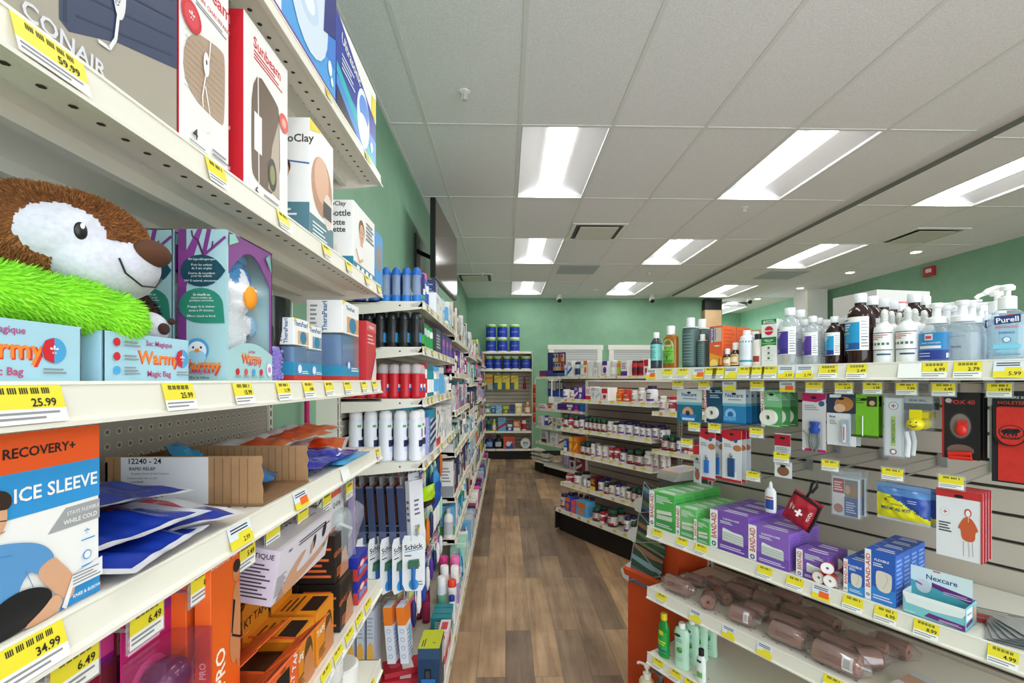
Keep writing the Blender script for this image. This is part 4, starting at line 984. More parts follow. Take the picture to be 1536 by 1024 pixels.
for i, (u, d, zz, rot, lab) in enumerate(((1.06, .205, .050, 6, 'white and orange hot pack at the back behind the blue cold pack'), (1.20, .19, .056, -20, 'white and orange hot pack leaning over the blue cold pack'), (1.29, .15, .024, 15, 'white and orange hot pack at the shelf end'), (1.27, .19, .062, -12, 'white and orange hot pack topmost at the shelf end'))):
    item(f'orp{i % 2}', single(orangepack(60+i)), 'hot_pack', lab, 'hot pack', u, d, z+zz, rot, T=RY(-4))
item('cyanpk', single(pouch_mb(.2, .12, .010, lambda a, c, s: M('#5fb6e0', .2), .006, 12, 0, 71, .002)), 'gel_pack', 'pale blue wrapped pack under the deep blue cold pack', 'gel pack', 1.17, .05, z+.008, 0)

# -- hooks and hanging goods under the cold pack shelf
HB = .325
def flip(px, py, price, lab, kind='yl', tw=.050, th=.040, sw=0):
    u = F.u(px, .035); zz = F.z(py, u, .035)
    return hook(F, u, zz-.026+th/2, HB, lab, HB-.045, kind, price, tw=tw, th=th, tilt=0, swing=sw)
flip(110, 1003, '6.49', 'display hook with yellow ticket below the ice sleeve box', th=.038)
flip(218, 932, '6.49', 'display hook with yellow ticket over the magenta exerciser')
flip(302, 875, '6.49', 'display hook with yellow ticket over the orange tape cartons')
flip(368, 832, '5.49', 'display hook with yellow ticket beside the white foot care box')
flip(408, 800, '', 'display hook with yellow ticket in a clear holder above the foot care box')
flip(453, 775, '', 'display hook with yellow ticket at the end of the foot care box')
flip(489, 752, '', 'display hook with yellow ticket over the clear grip pack')
flip(523, 735, '', 'display hook with yellow ticket over the last clear pack of the bay')
def exerciser(ball, cardc):
    def make(name):
        r = empty(name); w, h = .085, .21
        b = MB().box(-w/2, w/2, .0, .0015, -h, 0, cardc)
        b.decor('f', [('r', .05, .80, .95, .96, '#e04a90'), ('e', .5, .86, .2, .06, '#e9b9a0'), ('r', .05, .74, .95, .80, '#8a2080'), ('l', .1, .60, .7, .72, 3, '#f0c0d8'), ('e', .5, .32, .42, .20, '#e85aa0')], w, .0015, h, TR((0, .0008, -h)))
        b.build('card', r)
        MB().ell((0, -.022, -.13), (.030, .027, .026), M(ball, .12, spec=.8), None, 24, 16).build('egg_ball', r)
        q = MB(); q.box(-w/2, w/2, -.052, -.0515, -h, -.085, CLEAR('#f3d8e8', .03, .06, .012)).box(-w/2, -w/2+.0006, -.0515, 0, -h, -.085, CLEAR('#f3d8e8', .05, .06, .02)).box(w/2-.0006, w/2, -.0515, 0, -h, -.085, CLEAR('#f3d8e8', .05, .06, .02)).box(-w/2, w/2, -.0515, 0, -.086, -.085, CLEAR('#f3d8e8', .05, .06, .02))
        q.build('blister', r); return r
    return make
ua = F.u(254, .05)
for i in range(3):
    item('exerP', exerciser('#5a1050', '#b81468'), 'hand_exerciser', f'magenta carded purple egg exerciser, {["frontmost", "second", "rearmost"][i]} on its hook', 'hand exerciser', ua, .075+.075*i, 1.305)
ua = F.u(182, .06)
for i in range(2):
    item('exerB', exerciser('#1f62a4', '#8a1c30'), 'hand_exerciser', f'red carded blue egg exerciser, {["front", "rear"][i]} on its hook', 'hand exerciser', ua, .10+.09*i, 1.268)
ua = F.u(95, .06)
item('exerV', exerciser('#3c1840', '#4a1c50'), 'hand_exerciser', 'dark violet carded exerciser nearest the camera', 'hand exerciser', ua, .10, 1.23)
# tape cartons on a hook
OR = '#e0601c'
def procart(name):
    w, d, h = .070, .022, .235
    b = carton(w, d, h, OR, {'f': [('t', .5, .945, .016, 'KT TAPE', '#1c1a1a', 0, .86), ('t', .45, .885, .007, 'KINESIOLOGY TAPE', W), ('t', .30, .26, .030, 'PRO', '#f4ead8', 90, .4), ('q', [(.60, .30), (.66, .50), (.72, .66), (.86, .72), (1, .68), (1, .20), (.90, .14), (.86, .24), (.72, .20)], '#c07f55'), ('e', .84, .77, .12, .055, '#c07f55'), ('e', .86, .81, .13, .04, '#2a1c16'), ('p', [(.66, .42), (.72, .62), (.80, .60), (.70, .40)], '#18181a'), ('s', [(.68, .40), (1, .34)], .003, '#18181a'), ('l', .1, .02, .6, .10, 4, '#f0c8a0')],
                               'l': [('t', .5, .3, .012, 'PRO', '#f4ead8', 90)]}, TR((0, 0, -h)))
    return b.build(name)
for i in range(3):
    item('procart', procart, 'tape_carton', f'tall orange sports tape carton hanging, {["frontmost", "second", "rearmost"][i]} on its hook', 'tape box', F.u(334, .03)-.004*i, .036+.030*i, 1.322, 0)
# big white foot care box tilted forward
ua, ub = F.u(406, .02), F.u(488, .02); w = ub-ua
def footbox(name):
    d, h = .085, .095
    b = carton(w, d, h, '#dcd8e4', {'f': [('l', .02, .12, .18, .50, 9, '#6a6a72'), ('t', .18, .86, .007, 'BIOS', '#2a2a30'), ('l', .32, .80, .95, .92, 2, INK), ('q', [(.06, .0), (.22, .40), (.42, .62), (.50, .60), (.44, .46), (.34, .30), (.40, .22), (.86, .36), (.98, .52), (1, .40), (.9, .22), (.5, .06), (.3, .0)], '#d0a080'), ('e', .64, .62, .035, .16, '#2c2624'), ('e', .61, .52, .03, .14, '#c89878'), ('e', .84, .72, .04, .16, '#241f1e'), ('r', .86, .30, .92, .38, '#4a9a68'), ('p', [(.05, 0), (.12, .2), (.2, 0)], '#b88a70')],
                                         't': [('r', 0, 0, 1, 1, '#c9c5d0'), ('t', .46, .60, .026, 'BIOS', '#3a3a40'), ('l', .6, .3, .9, .5, 2, GREYINK)],
                                         'l': [('r', 0, 0, 1, 1, '#cfc4d4'), ('t', .5, .86, .012, 'RAPEUTIQUE', '#2a2530'), ('l', .15, .1, .9, .75, 10, '#4a4452')]})
    return b.build(name)
item('footbox', footbox, 'foot_massager_carton', 'white foot care carton with leg picture tilted forward under the shelf', 'foot care box', (ua+ub)/2, .062, 1.178, 0, T=RX(10))
# clear packs
def clearpack(name):
    r = empty(name); w, h = .10, .23
    b = MB().box(-w/2, w/2, 0, .001, -h, 0, '#d8dadc'); b.decor('f', [('t', .5, .74, .017, 'Q-Grip', '#2a2a2c', 0, .8), ('r', .1, .84, .8, .90, '#d8584c'), ('l', .1, .93, .6, .97, 1, INK), ('r', .2, .40, .55, .52, '#c8705a'), ('r', .05, .0, .95, .08, '#3f8cb4'), ('e', .3, .25, .15, .12, '#b89878'), ('l', .5, .12, .9, .3, 4, GREYINK)], w, .001, h, TR((0, .0005, -h))); b.build('card', r)
    q = MB().lathe([(.030, -.20), (.038, -.19), (.038, -.09), (.030, -.075)], CLEAR('#eef4f6', .3), 18); q.tube([(-.03, -.02, -.10), (.0, -.036, -.12), (.03, -.02, -.15)], .004, M('#e9eef0', .05, 0, .6)); q.build('blister', r)
    MB().lathe([(.012, -.18), (.012, -.11), (.007, -.105)], M('#c8ccd0', .15, .6), 14).build('tool', r); return r
for i in range(2):
    item('clearpack', clearpack, 'clear_tool_pack', ['clear carded grip pack under the end of the cold pack shelf', 'second clear carded grip pack behind the first'][i], 'clear pack', F.u(505, .05), .05+.07*i, 1.30)
def slimpack(name):
    r = empty(name)
    MB().box(-.03, .03, 0, .001, -.25, 0, '#9a6a98').build('card', r)
    b = MB().lathe([(.004, -.245), (.024, -.17), (.036, -.14), (.036, -.115), (.02, -.10)], CLEAR('#e6e6f2', .34), 18, sy=.9); b.box(-.031, -.029, -.02, 0, -.25, 0, CLEAR('#d8d6ee', .4)); b.build('blister', r); return r
item('slimpack', slimpack, 'clear_tool_pack', 'slim clear blister pack with lilac card, last in the bay', 'clear pack', F.u(533, .04), .05, 1.315, 0)

# -- tape carton shelf
z = ZS[4]
AMB = '#e08a1a'
def tapebox(col, col2, txt, win):
    def make(name):
        r = empty(name); w, d, h = .092, .095, .112
        b = carton(w, d, h, col, {'t': [('l', .12, .55, .88, .9, 3, col2), ('r', .14, .06, .86, .42, '#15100c')] if win else [('l', .15, .15, .85, .85, 6, col2)],
                                  'f': [('t', .22, .60, .018, txt, W if win else col2, 0, .6), ('e', .68, .45, .22, .35, '#5a3a1c' if win else '#3a3434'), ('p', [(.3, 0), (.5, .5), (.8, .6), (1, .2), (1, 0)], '#c8804a' if win else '#c08868'), ('l', .1, .1, .5, .3, 4, col2)],
                                  'l': [('l', .1, .1, .9, .9, 7, col2)]})
        b.build('carton', r)
        q = MB(); P = [(-w/2, h), (w/2, h), (w/2, h+.055), (w/2-.012, h+.066), (-w/2+.012, h+.066), (-w/2, h+.055)]
        q.prismy(P, d/2-.002, d/2, col if win else '#17140f'); q.decor('f', [('t', .5, .45, .026, 'KT TAPE', '#1c1712' if win else '#e86a20', 0, .9)], w, .0, .066, TR((0, d/2-.002, h)))
        if not win: q.decor('f', [('r', 0, .8, 1, 1, '#e86a20'), ('r', .38, .62, .62, .72, '#d8d8d8')], w, 0, .066, TR((0, d/2-.0022, h)))
        q.build('hang_tab', r); return r
    return make
k = 0
for u in (.93, 1.035):
    for j in range(3):
        item('amber', tapebox(AMB, '#5a3410', 'TAPE', True), 'tape_box', f'amber tape box with cut-out top, {ORD[j]} back in the {"nearer" if u < 1 else "farther"} file', 'tape box', u-.015+.0*j, .062+.097*j, z+.001, 0)
for u in (1.155,):
    for j in range(3):
        item('blackt', tapebox('#1d1a18', '#e0703a', 'GENTLE', False), 'tape_box', f'black and orange tape box, {ORD[j]} back beside the blue balm boxes', 'tape box', u, .062+.097*j, z+.001, 0)
item('blackt', tapebox('#1d1a18', '#e0703a', 'GENTLE', False), 'tape_box', 'black and orange tape box stacked on top of the front black box', 'tape box', 1.158, .075, z+.115, 0)
def openflap(name):
    r = empty(name); w, d, h = .105, .10, .115
    c = '#e8652c'
    b = MB(); m = mm(c); t = .0015
    b.box(-w/2, w/2, -d/2, -d/2+t, 0, h, m).box(-w/2, w/2, d/2-t, d/2, 0, h, m).box(-w/2, -w/2+t, -d/2, d/2, 0, h, m).box(w/2-t, w/2, -d/2, d/2, 0, h, m).box(-w/2, w/2, -d/2, d/2, 0, t, m)
    b.decor('f', [('r', .3, .1, .7, .7, '#18181a'), ('t', .85, .6, .02, 'KT TAPE', W, 75, .6), ('r', .42, .72, .58, .76, '#8a4420')], w, d, h); b.build('carton', r)
    q = MB().box(-w/2, w/2, -.075, 0, 0, t, m, TR((0, -d/2, h)) @ RX(-38)); q.text('BIG', .012, INK, TR((0, -d/2, h)) @ RX(-38) @ TR((0, -.03, .002)), .04)
    for i in range(3): q.box(-.03, .03, -.055-.006*i, -.053-.006*i, t, t+.0004, INK, TR((0, -d/2, h)) @ RX(-38))
    q.box(-w/2, w/2, 0, .075, 0, t, m, TR((0, d/2-.02, h)) @ RX(150)); q.build('flap', r)
    MB().box(-w/2+.01, w/2-.01, -d/2+.02, d/2-.01, .01, h*.8, '#3a2418').build('contents', r)
    return r
for j, (u, d) in enumerate(((.725, .07), (.832, .065), (.77, .18))):
    item('openflap', openflap, 'tape_display_box', ['open orange tape display box nearest the camera', 'open orange tape display box beside the amber boxes', 'open orange tape display box at the back of its shelf'][j], 'tape display box', u, d, z+.001, -4)
def balm(name):
    w, d, h = .085, .07, .062
    return carton(w, d, h, '#23309c', {'f': [('r', 0, 0, 1, .18, '#c83a3a'), ('r', 0, .5, 1, .62, '#d84a48'), ('e', .4, .60, .25, .16, '#e05a58'), ('e', .4, .60, .2, .11, '#f0d8d8'), ('l', .1, .22, .9, .45, 3, '#b8c0e8')], 't': [('t', .5, .5, .012, 'A535', '#d8def4', 30)], 'l': [('r', 0, 0, 1, .5, '#c83a3a')]}).build(name)
for j, (u, d, zz, lab) in enumerate(((1.285, .05, 0, 'blue and red balm box at the front end of the tape shelf'), (1.285, .05, .0625, 'blue and red balm box on top of the front one'), (1.29, .125, 0, 'blue and red balm box behind the front pair'), (1.29, .125, .0625, 'blue and red balm box topmost behind the front pair'))):
    item('balm', balm, 'balm_carton', lab, 'balm box', u, d, z+.001+zz)
# -- low shelf
z = ZS[5]
item('jar', bottle([(.045, 0), (.05, .004), (.05, .085), (.046, .092)], '#e4e2de', [(.052, .085), (.052, .115), (.047, .12)], '#f4f2ee', (.02, .075, '#efeeec', .05)), 'white_jar', 'white screw top jar standing on the low shelf', 'jar', 1.19, .09, z+.001)
item('gauze', single(lathe_mb([(.045, 0), (.05, .01), (.05, .055), (.045, .06)], M('#e9e6e2', .8), 24)), 'gauze_roll', 'white gauze roll beside the jar on the low shelf', 'gauze roll', 1.29, .08, z+.001)
box_item('navybox', 'navy_carton', 'navy blue carton with white print on the low shelf', .95, 1.09, .012, .2, z, .13, '#1d3f82', {'f': [('l', .1, .3, .8, .8, 5, '#dfe6f4'), ('r', .82, 0, 1, 1, '#e9ecf2')]})
box_item('whtbox', 'white_carton', 'white carton with lilac print between the jar and navy carton', 1.095, 1.14, .10, .1, z, .12, '#e4dfe8', {'f': [('l', .1, .2, .8, .8, 6, '#9a80b0')]})
# ------------------------------------------------------------------ generic shelf goods
PAL = {'white': '#eeecea', 'teal': '#1a8590', 'navy': '#1e2a60', 'sky blue': '#62aee0', 'red': '#c8202e', 'pink': '#e0559a', 'purple': '#5a2c92', 'lilac': '#b7a8dc', 'green': '#2f9a4a', 'lime': '#a8cc2a', 'orange': '#e8771e', 'yellow': '#f0cf24', 'black': '#1c1d20', 'grey': '#8f9499', 'mint': '#a9dcc6', 'maroon': '#6c1428', 'cream': '#e6dcc6', 'brown': '#7a4c2c', 'blue': '#2450b4', 'silver': '#c3c7cc'}
def q(x, s): return round(round(x/s)*s, 4)
def g_carton(c, c2, w, d, h, style):
    dec = [[('r', 0, .0, 1, .3, PAL[c2]), ('l', .12, .45, .85, .85, 4, PAL[c2])], [('r', 0, .72, 1, 1, PAL[c2]), ('e', .5, .4, .32, .22, PAL[c2]), ('l', .1, .05, .9, .15, 2, PAL[c2])],
           [('p', [(0, .1), (1, .45), (1, .65), (0, .3)], PAL[c2]), ('l', .1, .7, .9, .92, 3, PAL[c2])], [('r', .08, .55, .92, .92, PAL[c2]), ('e', .5, .3, .25, .15, PAL[c2]), ('l', .1, .06, .7, .16, 2, PAL[c2])]][style % 4]
    return single(carton(w, d, h, PAL[c], {'f': dec, 'l': [('r', 0, 0, 1, .3, PAL[c2]), ('l', .2, .4, .8, .85, 5, PAL[c2])]}))
def g_bottle(c, c2, r, h, style):
    s = style % 3
    if s == 0: pr = [(r*.94, 0), (r, .004), (r, h*.66), (r*.8, h*.76), (r*.42, h*.82), (r*.4, h*.84)]; cp = [(r*.46, h*.83), (r*.46, h*.99), (r*.40, h)]
    elif s == 1: pr = [(r*.92, 0), (r, .004), (r, h*.78), (r*.9, h*.82)]; cp = [(r*.9, h*.81), (r*.92, h*.96), (r*.7, h)]
    else: pr = [(r*.96, 0), (r*.98, h*.1), (r, h*.4), (r*.8, h*.62), (r*.72, h*.72), (r*.4, h*.78)]; cp = [(r*.5, h*.77), (r*.5, h*.96), (r*.42, h)]
    return bottle(pr, PAL[c], cp, PAL[c2], (h*.12, h*.55, PAL[c2] if c2 not in (c,) else '#eeeeee', r) if s != 2 else None, 14, sy=.8 if s == 2 else 1)
def g_tube(c, c2, w, h, style):
    def make(name):
        r = empty(name); b = MB(); n = 12; vs = []
        for z, a, t in ((h*.16, w*.42, w*.40), (h*.5, w*.47, w*.3), (h, w*.5, .002)):
            for k in range(n): vs.append((a*cos(2*pi*k/n), t*sin(2*pi*k/n), z))
        b.add(vs, [(i*n+k, i*n+(k+1) % n, (i+1)*n+(k+1) % n, (i+1)*n+k) for i in range(2) for k in range(n)]+[tuple(range(n)), tuple(range(2*n, 3*n))], PAL[c])
        b.quad((-w*.28, -w*.36, h*.35), (w*.28, -w*.36, h*.35), (w*.28, -w*.2, h*.75), (-w*.28, -w*.2, h*.75), PAL[c2])
        b.build('body', r); MB().lathe([(w*.38, 0), (w*.40, h*.15), (w*.36, h*.165)], PAL[c2], 14).build('cap', r); return r
    return make
KN = {'c': 'carton', 'b': 'bottle', 't': 'tube', 's': 'bottle'}
def stock(F, u0, u1, z, maxh, cols, where, kinds='ccbt', pitch=.07, d0=.012, seed=0, hmin=.6, dep=.10, jit=.004):
    """one row of goods along a shelf front; every one its own thing"""
    rr = random.Random(seed); u = u0; k = 0
    while u < u1-pitch*.4:
        w = q(pitch*rr.uniform(.7, 1.15), .01); w = min(w, u1-u)
        if w < .022: break
        c = rr.choice(cols); c2 = rr.choice([x for x in cols+['white'] if x != c] or ['grey']); kd = rr.choice(kinds); h = q(maxh*rr.uniform(hmin, .97), .02); st = rr.randrange(4)
        key = (kd, c, c2, w, h, st, dep)
        if kd == 'c': mk = g_carton(c, c2, w-.004, dep, h, st); dd = d0+dep/2
        elif kd in 'bs': mk = g_bottle(c, c2, min(w-.004, .075)/2, h, st); dd = d0+min(w, .075)/2
        else: mk = g_tube(c, c2, min(w-.004, .06), h, st); dd = d0+.03
        nm = {'c': 'product_carton', 'b': 'product_bottle', 's': 'product_bottle', 't': 'product_tube'}[kd]
        put(key, mk, nm, f'{c} {KN[kd]}, {ORD[k]} along the {where}', KN[kd], F.at(u+w/2, dd+rr.uniform(0, jit), z+.0012, rr.uniform(-3, 3)), 'goods along the wall shelving')
        u += w+.003; k += 1
def lipt(F, u0, u1, n, seed, w=.05):
    rr = random.Random(seed)
    return [(u0+(u1-u0)*(i+rr.uniform(.25, .75))/n, rr.choice('yyyyo'), '', w) for i in range(n)]
# ------------------------------------------------------------------ long run along the wall
F = L2; B0 = 1.95; BL = 1.22
BN = ['first bay past the gap', 'second bay past the gap', 'middle bay of the long run', 'fourth bay of the long run', 'last bay before the end unit']
def rl(k): return f'{BN[k]}'
for k in range(5):
    slatwall(F, B0+BL*k, B0+BL*(k+1), .348, .17, [1.98, 1.98, 1.98, 1.98, 1.98][k], f'slatwall shelving frame of the {BN[k]}', thick=.075, base=(.42, .20), basetags=lipt(F, B0+BL*k, B0+BL*(k+1), 6, 90+k), end=(k == 0))
HS = [[1.88, 1.69, 1.474, 1.21], [1.845, 1.60, 1.335, 1.06, .755, .47], [1.80, 1.52, 1.25, 1.0, .72, .45], [1.84, 1.58, 1.30, 1.04, .76, .47], [1.78, 1.50, 1.24, .98, .72, .45]]
for k in range(5):
    for i, zz in enumerate(HS[k]):
        shelf(F, B0+BL*k, B0+BL*(k+1), zz, .348, f'cream steel shelf, {ORD[i]} from the top in the {BN[k]}', lipt(F, B0+BL*k, B0+BL*(k+1), [7, 6, 5, 4, 4][k], k*10+i), br=.06, d0=0)
COLS = [['white', 'cream', 'brown', 'maroon', 'silver'], ['white', 'purple', 'pink', 'maroon', 'white'], ['white', 'white', 'silver', 'pink', 'teal'], ['white', 'white', 'grey', 'black', 'mint'], ['black', 'grey', 'navy', 'maroon', 'white'], ['white', 'teal', 'silver', 'green', 'sky blue'], ['white', 'sky blue', 'blue', 'silver', 'mint']]
for k in range(1, 5):
    hs = HS[k]+[.20]
    for i, zz in enumerate(hs):
        up = .25 if i == 0 else hs[i-1]-zz-.055
        wh = (f'{ORD[i]} shelf down, {BN[k]}' if i < len(hs)-1 else f'base, {BN[k]}')
        stock(F, B0+BL*k+.02, B0+BL*(k+1)-.02, zz, min(up, .26), COLS[(i+(k % 3 if k > 1 else 0)) % 7] if k < 3 else list(PAL)[:14], wh, 'ccbts' if i % 2 else 'ccct', [.07, .075, .105, .15, .15][k], seed=k*20+i, d0=.012 if i < len(hs)-1 else -.06, hmin=.7)
# -- first bay: hand-placed fronts
T0, T1, T2, T3 = HS[0]
END = 'in the near file'
spray = bottle([(.015, 0), (.019, .004), (.019, .03), (.017, .034), (.017, .105), (.019, .11), (.019, .118)], M('#9fb6dc', .08, 0, .55), [(.019, .116), (.020, .125), (.016, .14), (.008, .150)], '#1c66c0', None, 16, extra=lambda r: MB().lathe([(.0195, .0), (.0195, .03)], '#2a7ad0', 16).build('base_band', r))
for j in range(4): item('bluespray', spray, 'clear_spray', f'clear blue tipped spray bottle, {ORD[j]} from the aisle on the top shelf', 'spray bottle', 2.00, .035+.043*j, T0+.001, -52)
ncan = bottle([(.022, 0), (.025, .004), (.025, .105), (.023, .112)], '#1e2266', [(.024, .11), (.024, .14), (.02, .145)], '#232a80', (.01, .05, '#2a6ab0', .025), 18, patches=((-1.2, .6, .03, .045, '#3f9a58'), (.2, 1.0, .05, .075, '#e6e8f0')))
for j in range(2): item('ncan', ncan, 'navy_spray_can', f'navy blue can with green stripe, {ORD[j]} behind the clear sprays', 'spray can', 2.005, .215+.062*j, T0+.001, -52)
for j in range(4): item('ncan', ncan, 'navy_spray_can', f'navy blue can with green stripe, {ORD[j]} back beside the clear blue sprays', 'spray can', 2.09, .04+.062*j, T0+.001, -52)
for j, c in enumerate(('mint', 'white')): item('wc'+c, g_bottle(c, 'blue', .024, .14, 1), 'toiletry_can', f'{c} and blue can past the navy cans on the top shelf', 'spray can', 2.16+.065*j, .045, T0+.001)
item('jugw', g_bottle('white', 'pink', .045, .20, 2), 'white_jug', 'white plastic jug with pink cap on the top shelf past the cans', 'bottle', 2.33, .07, T0+.001)
box_item('wbx', 'white_carton', 'white carton with small blue print on the top shelf past the jug', 2.40, 2.66, .012, .14, T0, .12, W, {'f': [('t', .6, .5, .03, 'ez', '#2a5ab0'), ('l', .1, .6, .4, .85, 4, '#b0a0c0')], 'l': [('r', 0, 0, 1, 1, '#e4eaf2'), ('t', .5, .6, .02, 'ez', '#2a5ab0')]}, Fr=L2)
box_item('nbx', 'navy_carton', 'navy carton standing on the white carton on the top shelf', 2.5, 2.62, .03, .10, T0+.121, .085, '#2c3566', {'f': [('l', .1, .2, .9, .8, 4, '#9fb0d8')], 'l': [('l', .1, .2, .9, .8, 4, '#9fb0d8')]}, Fr=L2)
stock(F, 2.68, 3.15, T0, .19, ['white', 'sky blue', 'silver'], 'far half of the top shelf in the first bay', 'ccb', .07, seed=300)
bcan = bottle([(.020, 0), (.0225, .004), (.0225, .112), (.020, .118)], '#17191c', [(.021, .117), (.021, .142), (.018, .146)], M('#22262a', .2), (.02, .065, '#20242a', .0225), 18, patches=((.1, .9, .02, .06, '#3a8ac8'),))
for j in range(6): item('bcan', bcan, 'black_spray_can', f'black body spray can with blue panel, {ORD[j]} from the aisle {END}', 'spray can', 1.99, .035+.05*j, T1+.001, -52)
gcan = bottle([(.020, 0), (.0225, .004), (.0225, .100), (.020, .106)], '#1c1f1e', [(.021, .105), (.021, .13), (.018, .134)], '#2a2e2c', (.02, .07, '#2a302c', .0225), 18, patches=((-.3, .8, .02, .06, '#4aa04a'),))
for j in range(5): item('gcan', gcan, 'black_spray_can', f'black body spray can with green panel, {ORD[j]} back in the second file', 'spray can', 2.06, .035+.05*j, T1+.001, -52)
for j, c in enumerate(('silver', 'mint', 'white')): item('gw'+c, g_bottle(c, 'green', .022, .12, 1), 'spray_can', f'{c} and green spray can past the black cans', 'spray can', 2.15+.09*j, .04, T1+.001)
box_item('pf0', 'shaver_carton', 'dark shaver carton between the green cans and purple cartons', 2.40, 2.58, .012, .1, T1, .13, '#3a3f48', {'f': [('l', .1, .2, .9, .8, 5, '#c8ccd4')]}, Fr=L2)
for j in range(3): box_item('purp', 'purple_carton', f'purple carton with pink flower print, {ORD[j]} from the near end', 2.60+.165*j, 2.76+.165*j, .010, .13, T1, .125, '#4a2690', {'f': [('e', .5, .55, .25, .2, '#d86a9a'), ('p', [(.2, .1), (.5, .6), (.8, .1)], '#7a5ac0'), ('r', 0, .85, 1, 1, '#2e1a66')], 'l': [('e', .5, .5, .3, .2, '#b05aa0')]}, Fr=L2)
rcan = bottle([(.0205, 0), (.0235, .004), (.0235, .098), (.0215, .105)], '#c0182a', [(.0205, .104), (.0225, .108), (.0225, .128), (.018, .142), (.008, .148)], M('#dcd2d4', .08, 0, .6), (.01, .095, '#c4182a', .0235), 18, patches=((.25, 1.3, .035, .06, '#e8e8ee'), (.1, .7, .03, .045, '#2a5ab0')))
for j in range(7): item('rcan', rcan, 'red_spray_can', f'red deodorant can with clear domed cap, {ORD[j]} from the aisle {END}', 'spray can', 2.0, .035+.047*j, T2+.001, -52)
for j in range(4): item('rcan', rcan, 'red_spray_can', f'red deodorant can with clear domed cap, {ORD[j]} back in the second file', 'spray can', 2.075, .035+.047*j, T2+.001, -52)
item('rwb', g_bottle('white', 'red', .024, .155, 1), 'toiletry_can', 'white can with red cap past the red deodorant cans', 'spray can', 2.15, .04, T2+.001)
for j in range(3): item('tealc', g_bottle('teal', 'teal', .024, .145, 1), 'teal_can', f'teal shaving can, {ORD[j]} past the white can with red cap', 'spray can', 2.225+.06*j, .04, T2+.001)
for j, c in enumerate(('white', 'silver', 'sky blue', 'sky blue', 'sky blue')): item('sk'+c, g_bottle(c, 'sky blue' if c != 'sky blue' else 'white', .026, .15, [0, 1, 2][j % 3]), 'toiletry_bottle', f'{c} toiletry bottle, {ORD[j]} past the teal cans', 'bottle', 2.44+.09*j, .04, T2+.001)
stock(F, 2.87, 3.15, T2, .15, ['silver', 'white', 'black'], 'far end of the red can shelf', 'bbs', .06, seed=310)
wcan = bottle([(.026, 0), (.0285, .004), (.0285, .168), (.026, .178)], '#e3e5ee', [(.026, .176), (.027, .180), (.0265, .20), (.018, .212)], '#f2f2f4', (.01, .165, '#e6e8f2', .0285), 22, patches=((.0, 1.1, .060, .088, '#262c54'), (.55, 1.5, .100, .135, '#23242c'), (-.15, .45, .142, .152, '#5aa85a'), (.2, 1.2, .04, .06, '#c6d4ea')))
for j in range(5): item('wcan', wcan, 'white_spray_can', f'white deodorant spray with navy panel, {ORD[j]} from the aisle {END}', 'spray can', 2.0, .04+.063*j, T3+.001, -52)
for j in range(4): item('wcan', wcan, 'white_spray_can', f'white deodorant spray with navy panel, {ORD[j]} back in the second file', 'spray can', 2.075, .04+.063*j, T3+.001, -52)
tealbx = lambda i, u, d, zz, lab: box_item(f'tbx{i}', 'teal_carton', lab, u, u+.16, d, .22, zz, .016, '#1f86a8', {}, Fr=L2)
tealbx(0, 1.99, .05, T3+.214, 'flat teal carton lying on top of the white deodorant sprays')
box_item('lav', 'lavender_carton', 'slim lavender carton past the white sprays', 2.15, 2.19, .012, .1, T3, .17, '#a8a4e0', {'f': [('l', .2, .2, .8, .8, 5, W)], 'l': [('r', 0, 0, .2, 1, '#dfe4fa')]}, Fr=L2)
box_item('tnv', 'teal_carton', 'teal and navy striped carton past the lavender one', 2.20, 2.38, .010, .12, T3, .20, '#1f8fb4', {'f': [('r', 0, 0, 1, .78, '#d8dde6')]+[('p', [(0, .1+.17*i), (1, .2+.17*i), (1, .3+.17*i), (0, .19+.17*i)], '#27356e') for i in range(4)]+[('r', .8, .78, 1, 1, '#2f9a5a'), ('r', .0, 0, .5, .15, '#7a7f88')]}, Fr=L2)
box_item('wrb', 'razor_carton', 'white carton with black razor picture and red corner', 2.39, 2.58, .010, .12, T3, .20, W, {'f': [('s', [(.2, .25), (.4, .5), (.7, .8)], .018, '#1c1c20'), ('r', 0, 0, .8, .2, '#d8402c'), ('e', .3, .86, .14, .06, '#d02838'), ('l', .6, .3, .95, .45, 3, '#5a5a6a')]}, Fr=L2)
stock(F, 2.59, 3.15, T3, .2, ['white', 'white', 'silver'], 'far half of the white spray shelf', 'cccb', .07, seed=320)
# hooks with razors and hanging packs
def navybox(name):
    w, d, h = .085, .030, .245; T = TR((0, 0, -h-.03))
    r = empty(name)
    carton(w, d, h, '#3a4468', {'f': [('r', .1, .3, .9, .9, '#14161c'), ('r', .15, .35, .5, .85, '#8a4a1c')], 'l': [('r', 0, .0, 1, .22, '#5a6488'), ('r', 0, .97, 1, 1, '#6a7498')], 't': [('r', 0, 0, 1, 1, '#d07a22')]}, T).build('carton', r)
    MB().box(-.03, .03, -.001, .001, -.03, .008, '#9aa0aa').build('hang_tab', r); return r
hook(F, 2.035, 1.135, .348, 'display hook carrying navy razor cartons under the white sprays', .33, 'y', '', dz=.0)
for j in range(5): item('navrazor', navybox, 'razor_carton', f'navy razor carton hanging under the white sprays, {ORD[j]} from the aisle', 'razor box', 2.035, .105+.043*j, 1.13, -4, T=RX(-4))
def whitebx(name):
    r = empty(name); h = .25
    carton(.075, .028, h, '#dcdde4', {'f': [('l', .3, .4, .7, .7, 4, '#6a6a78')], 'l': [('l', .2, .3, .8, .7, 4, '#6a6a78')]}, TR((0, 0, -h-.02))).build('carton', r); MB().box(-.03, .03, -.001, .001, -.02, .01, '#d0d2d8').build('hang_tab', r); return r
item('whitebx', whitebx, 'razor_carton', 'pale grey handwritten carton hanging in front of the navy razor cartons', 'razor box', 2.03, .055, 1.14, -38, T=RX(-4))
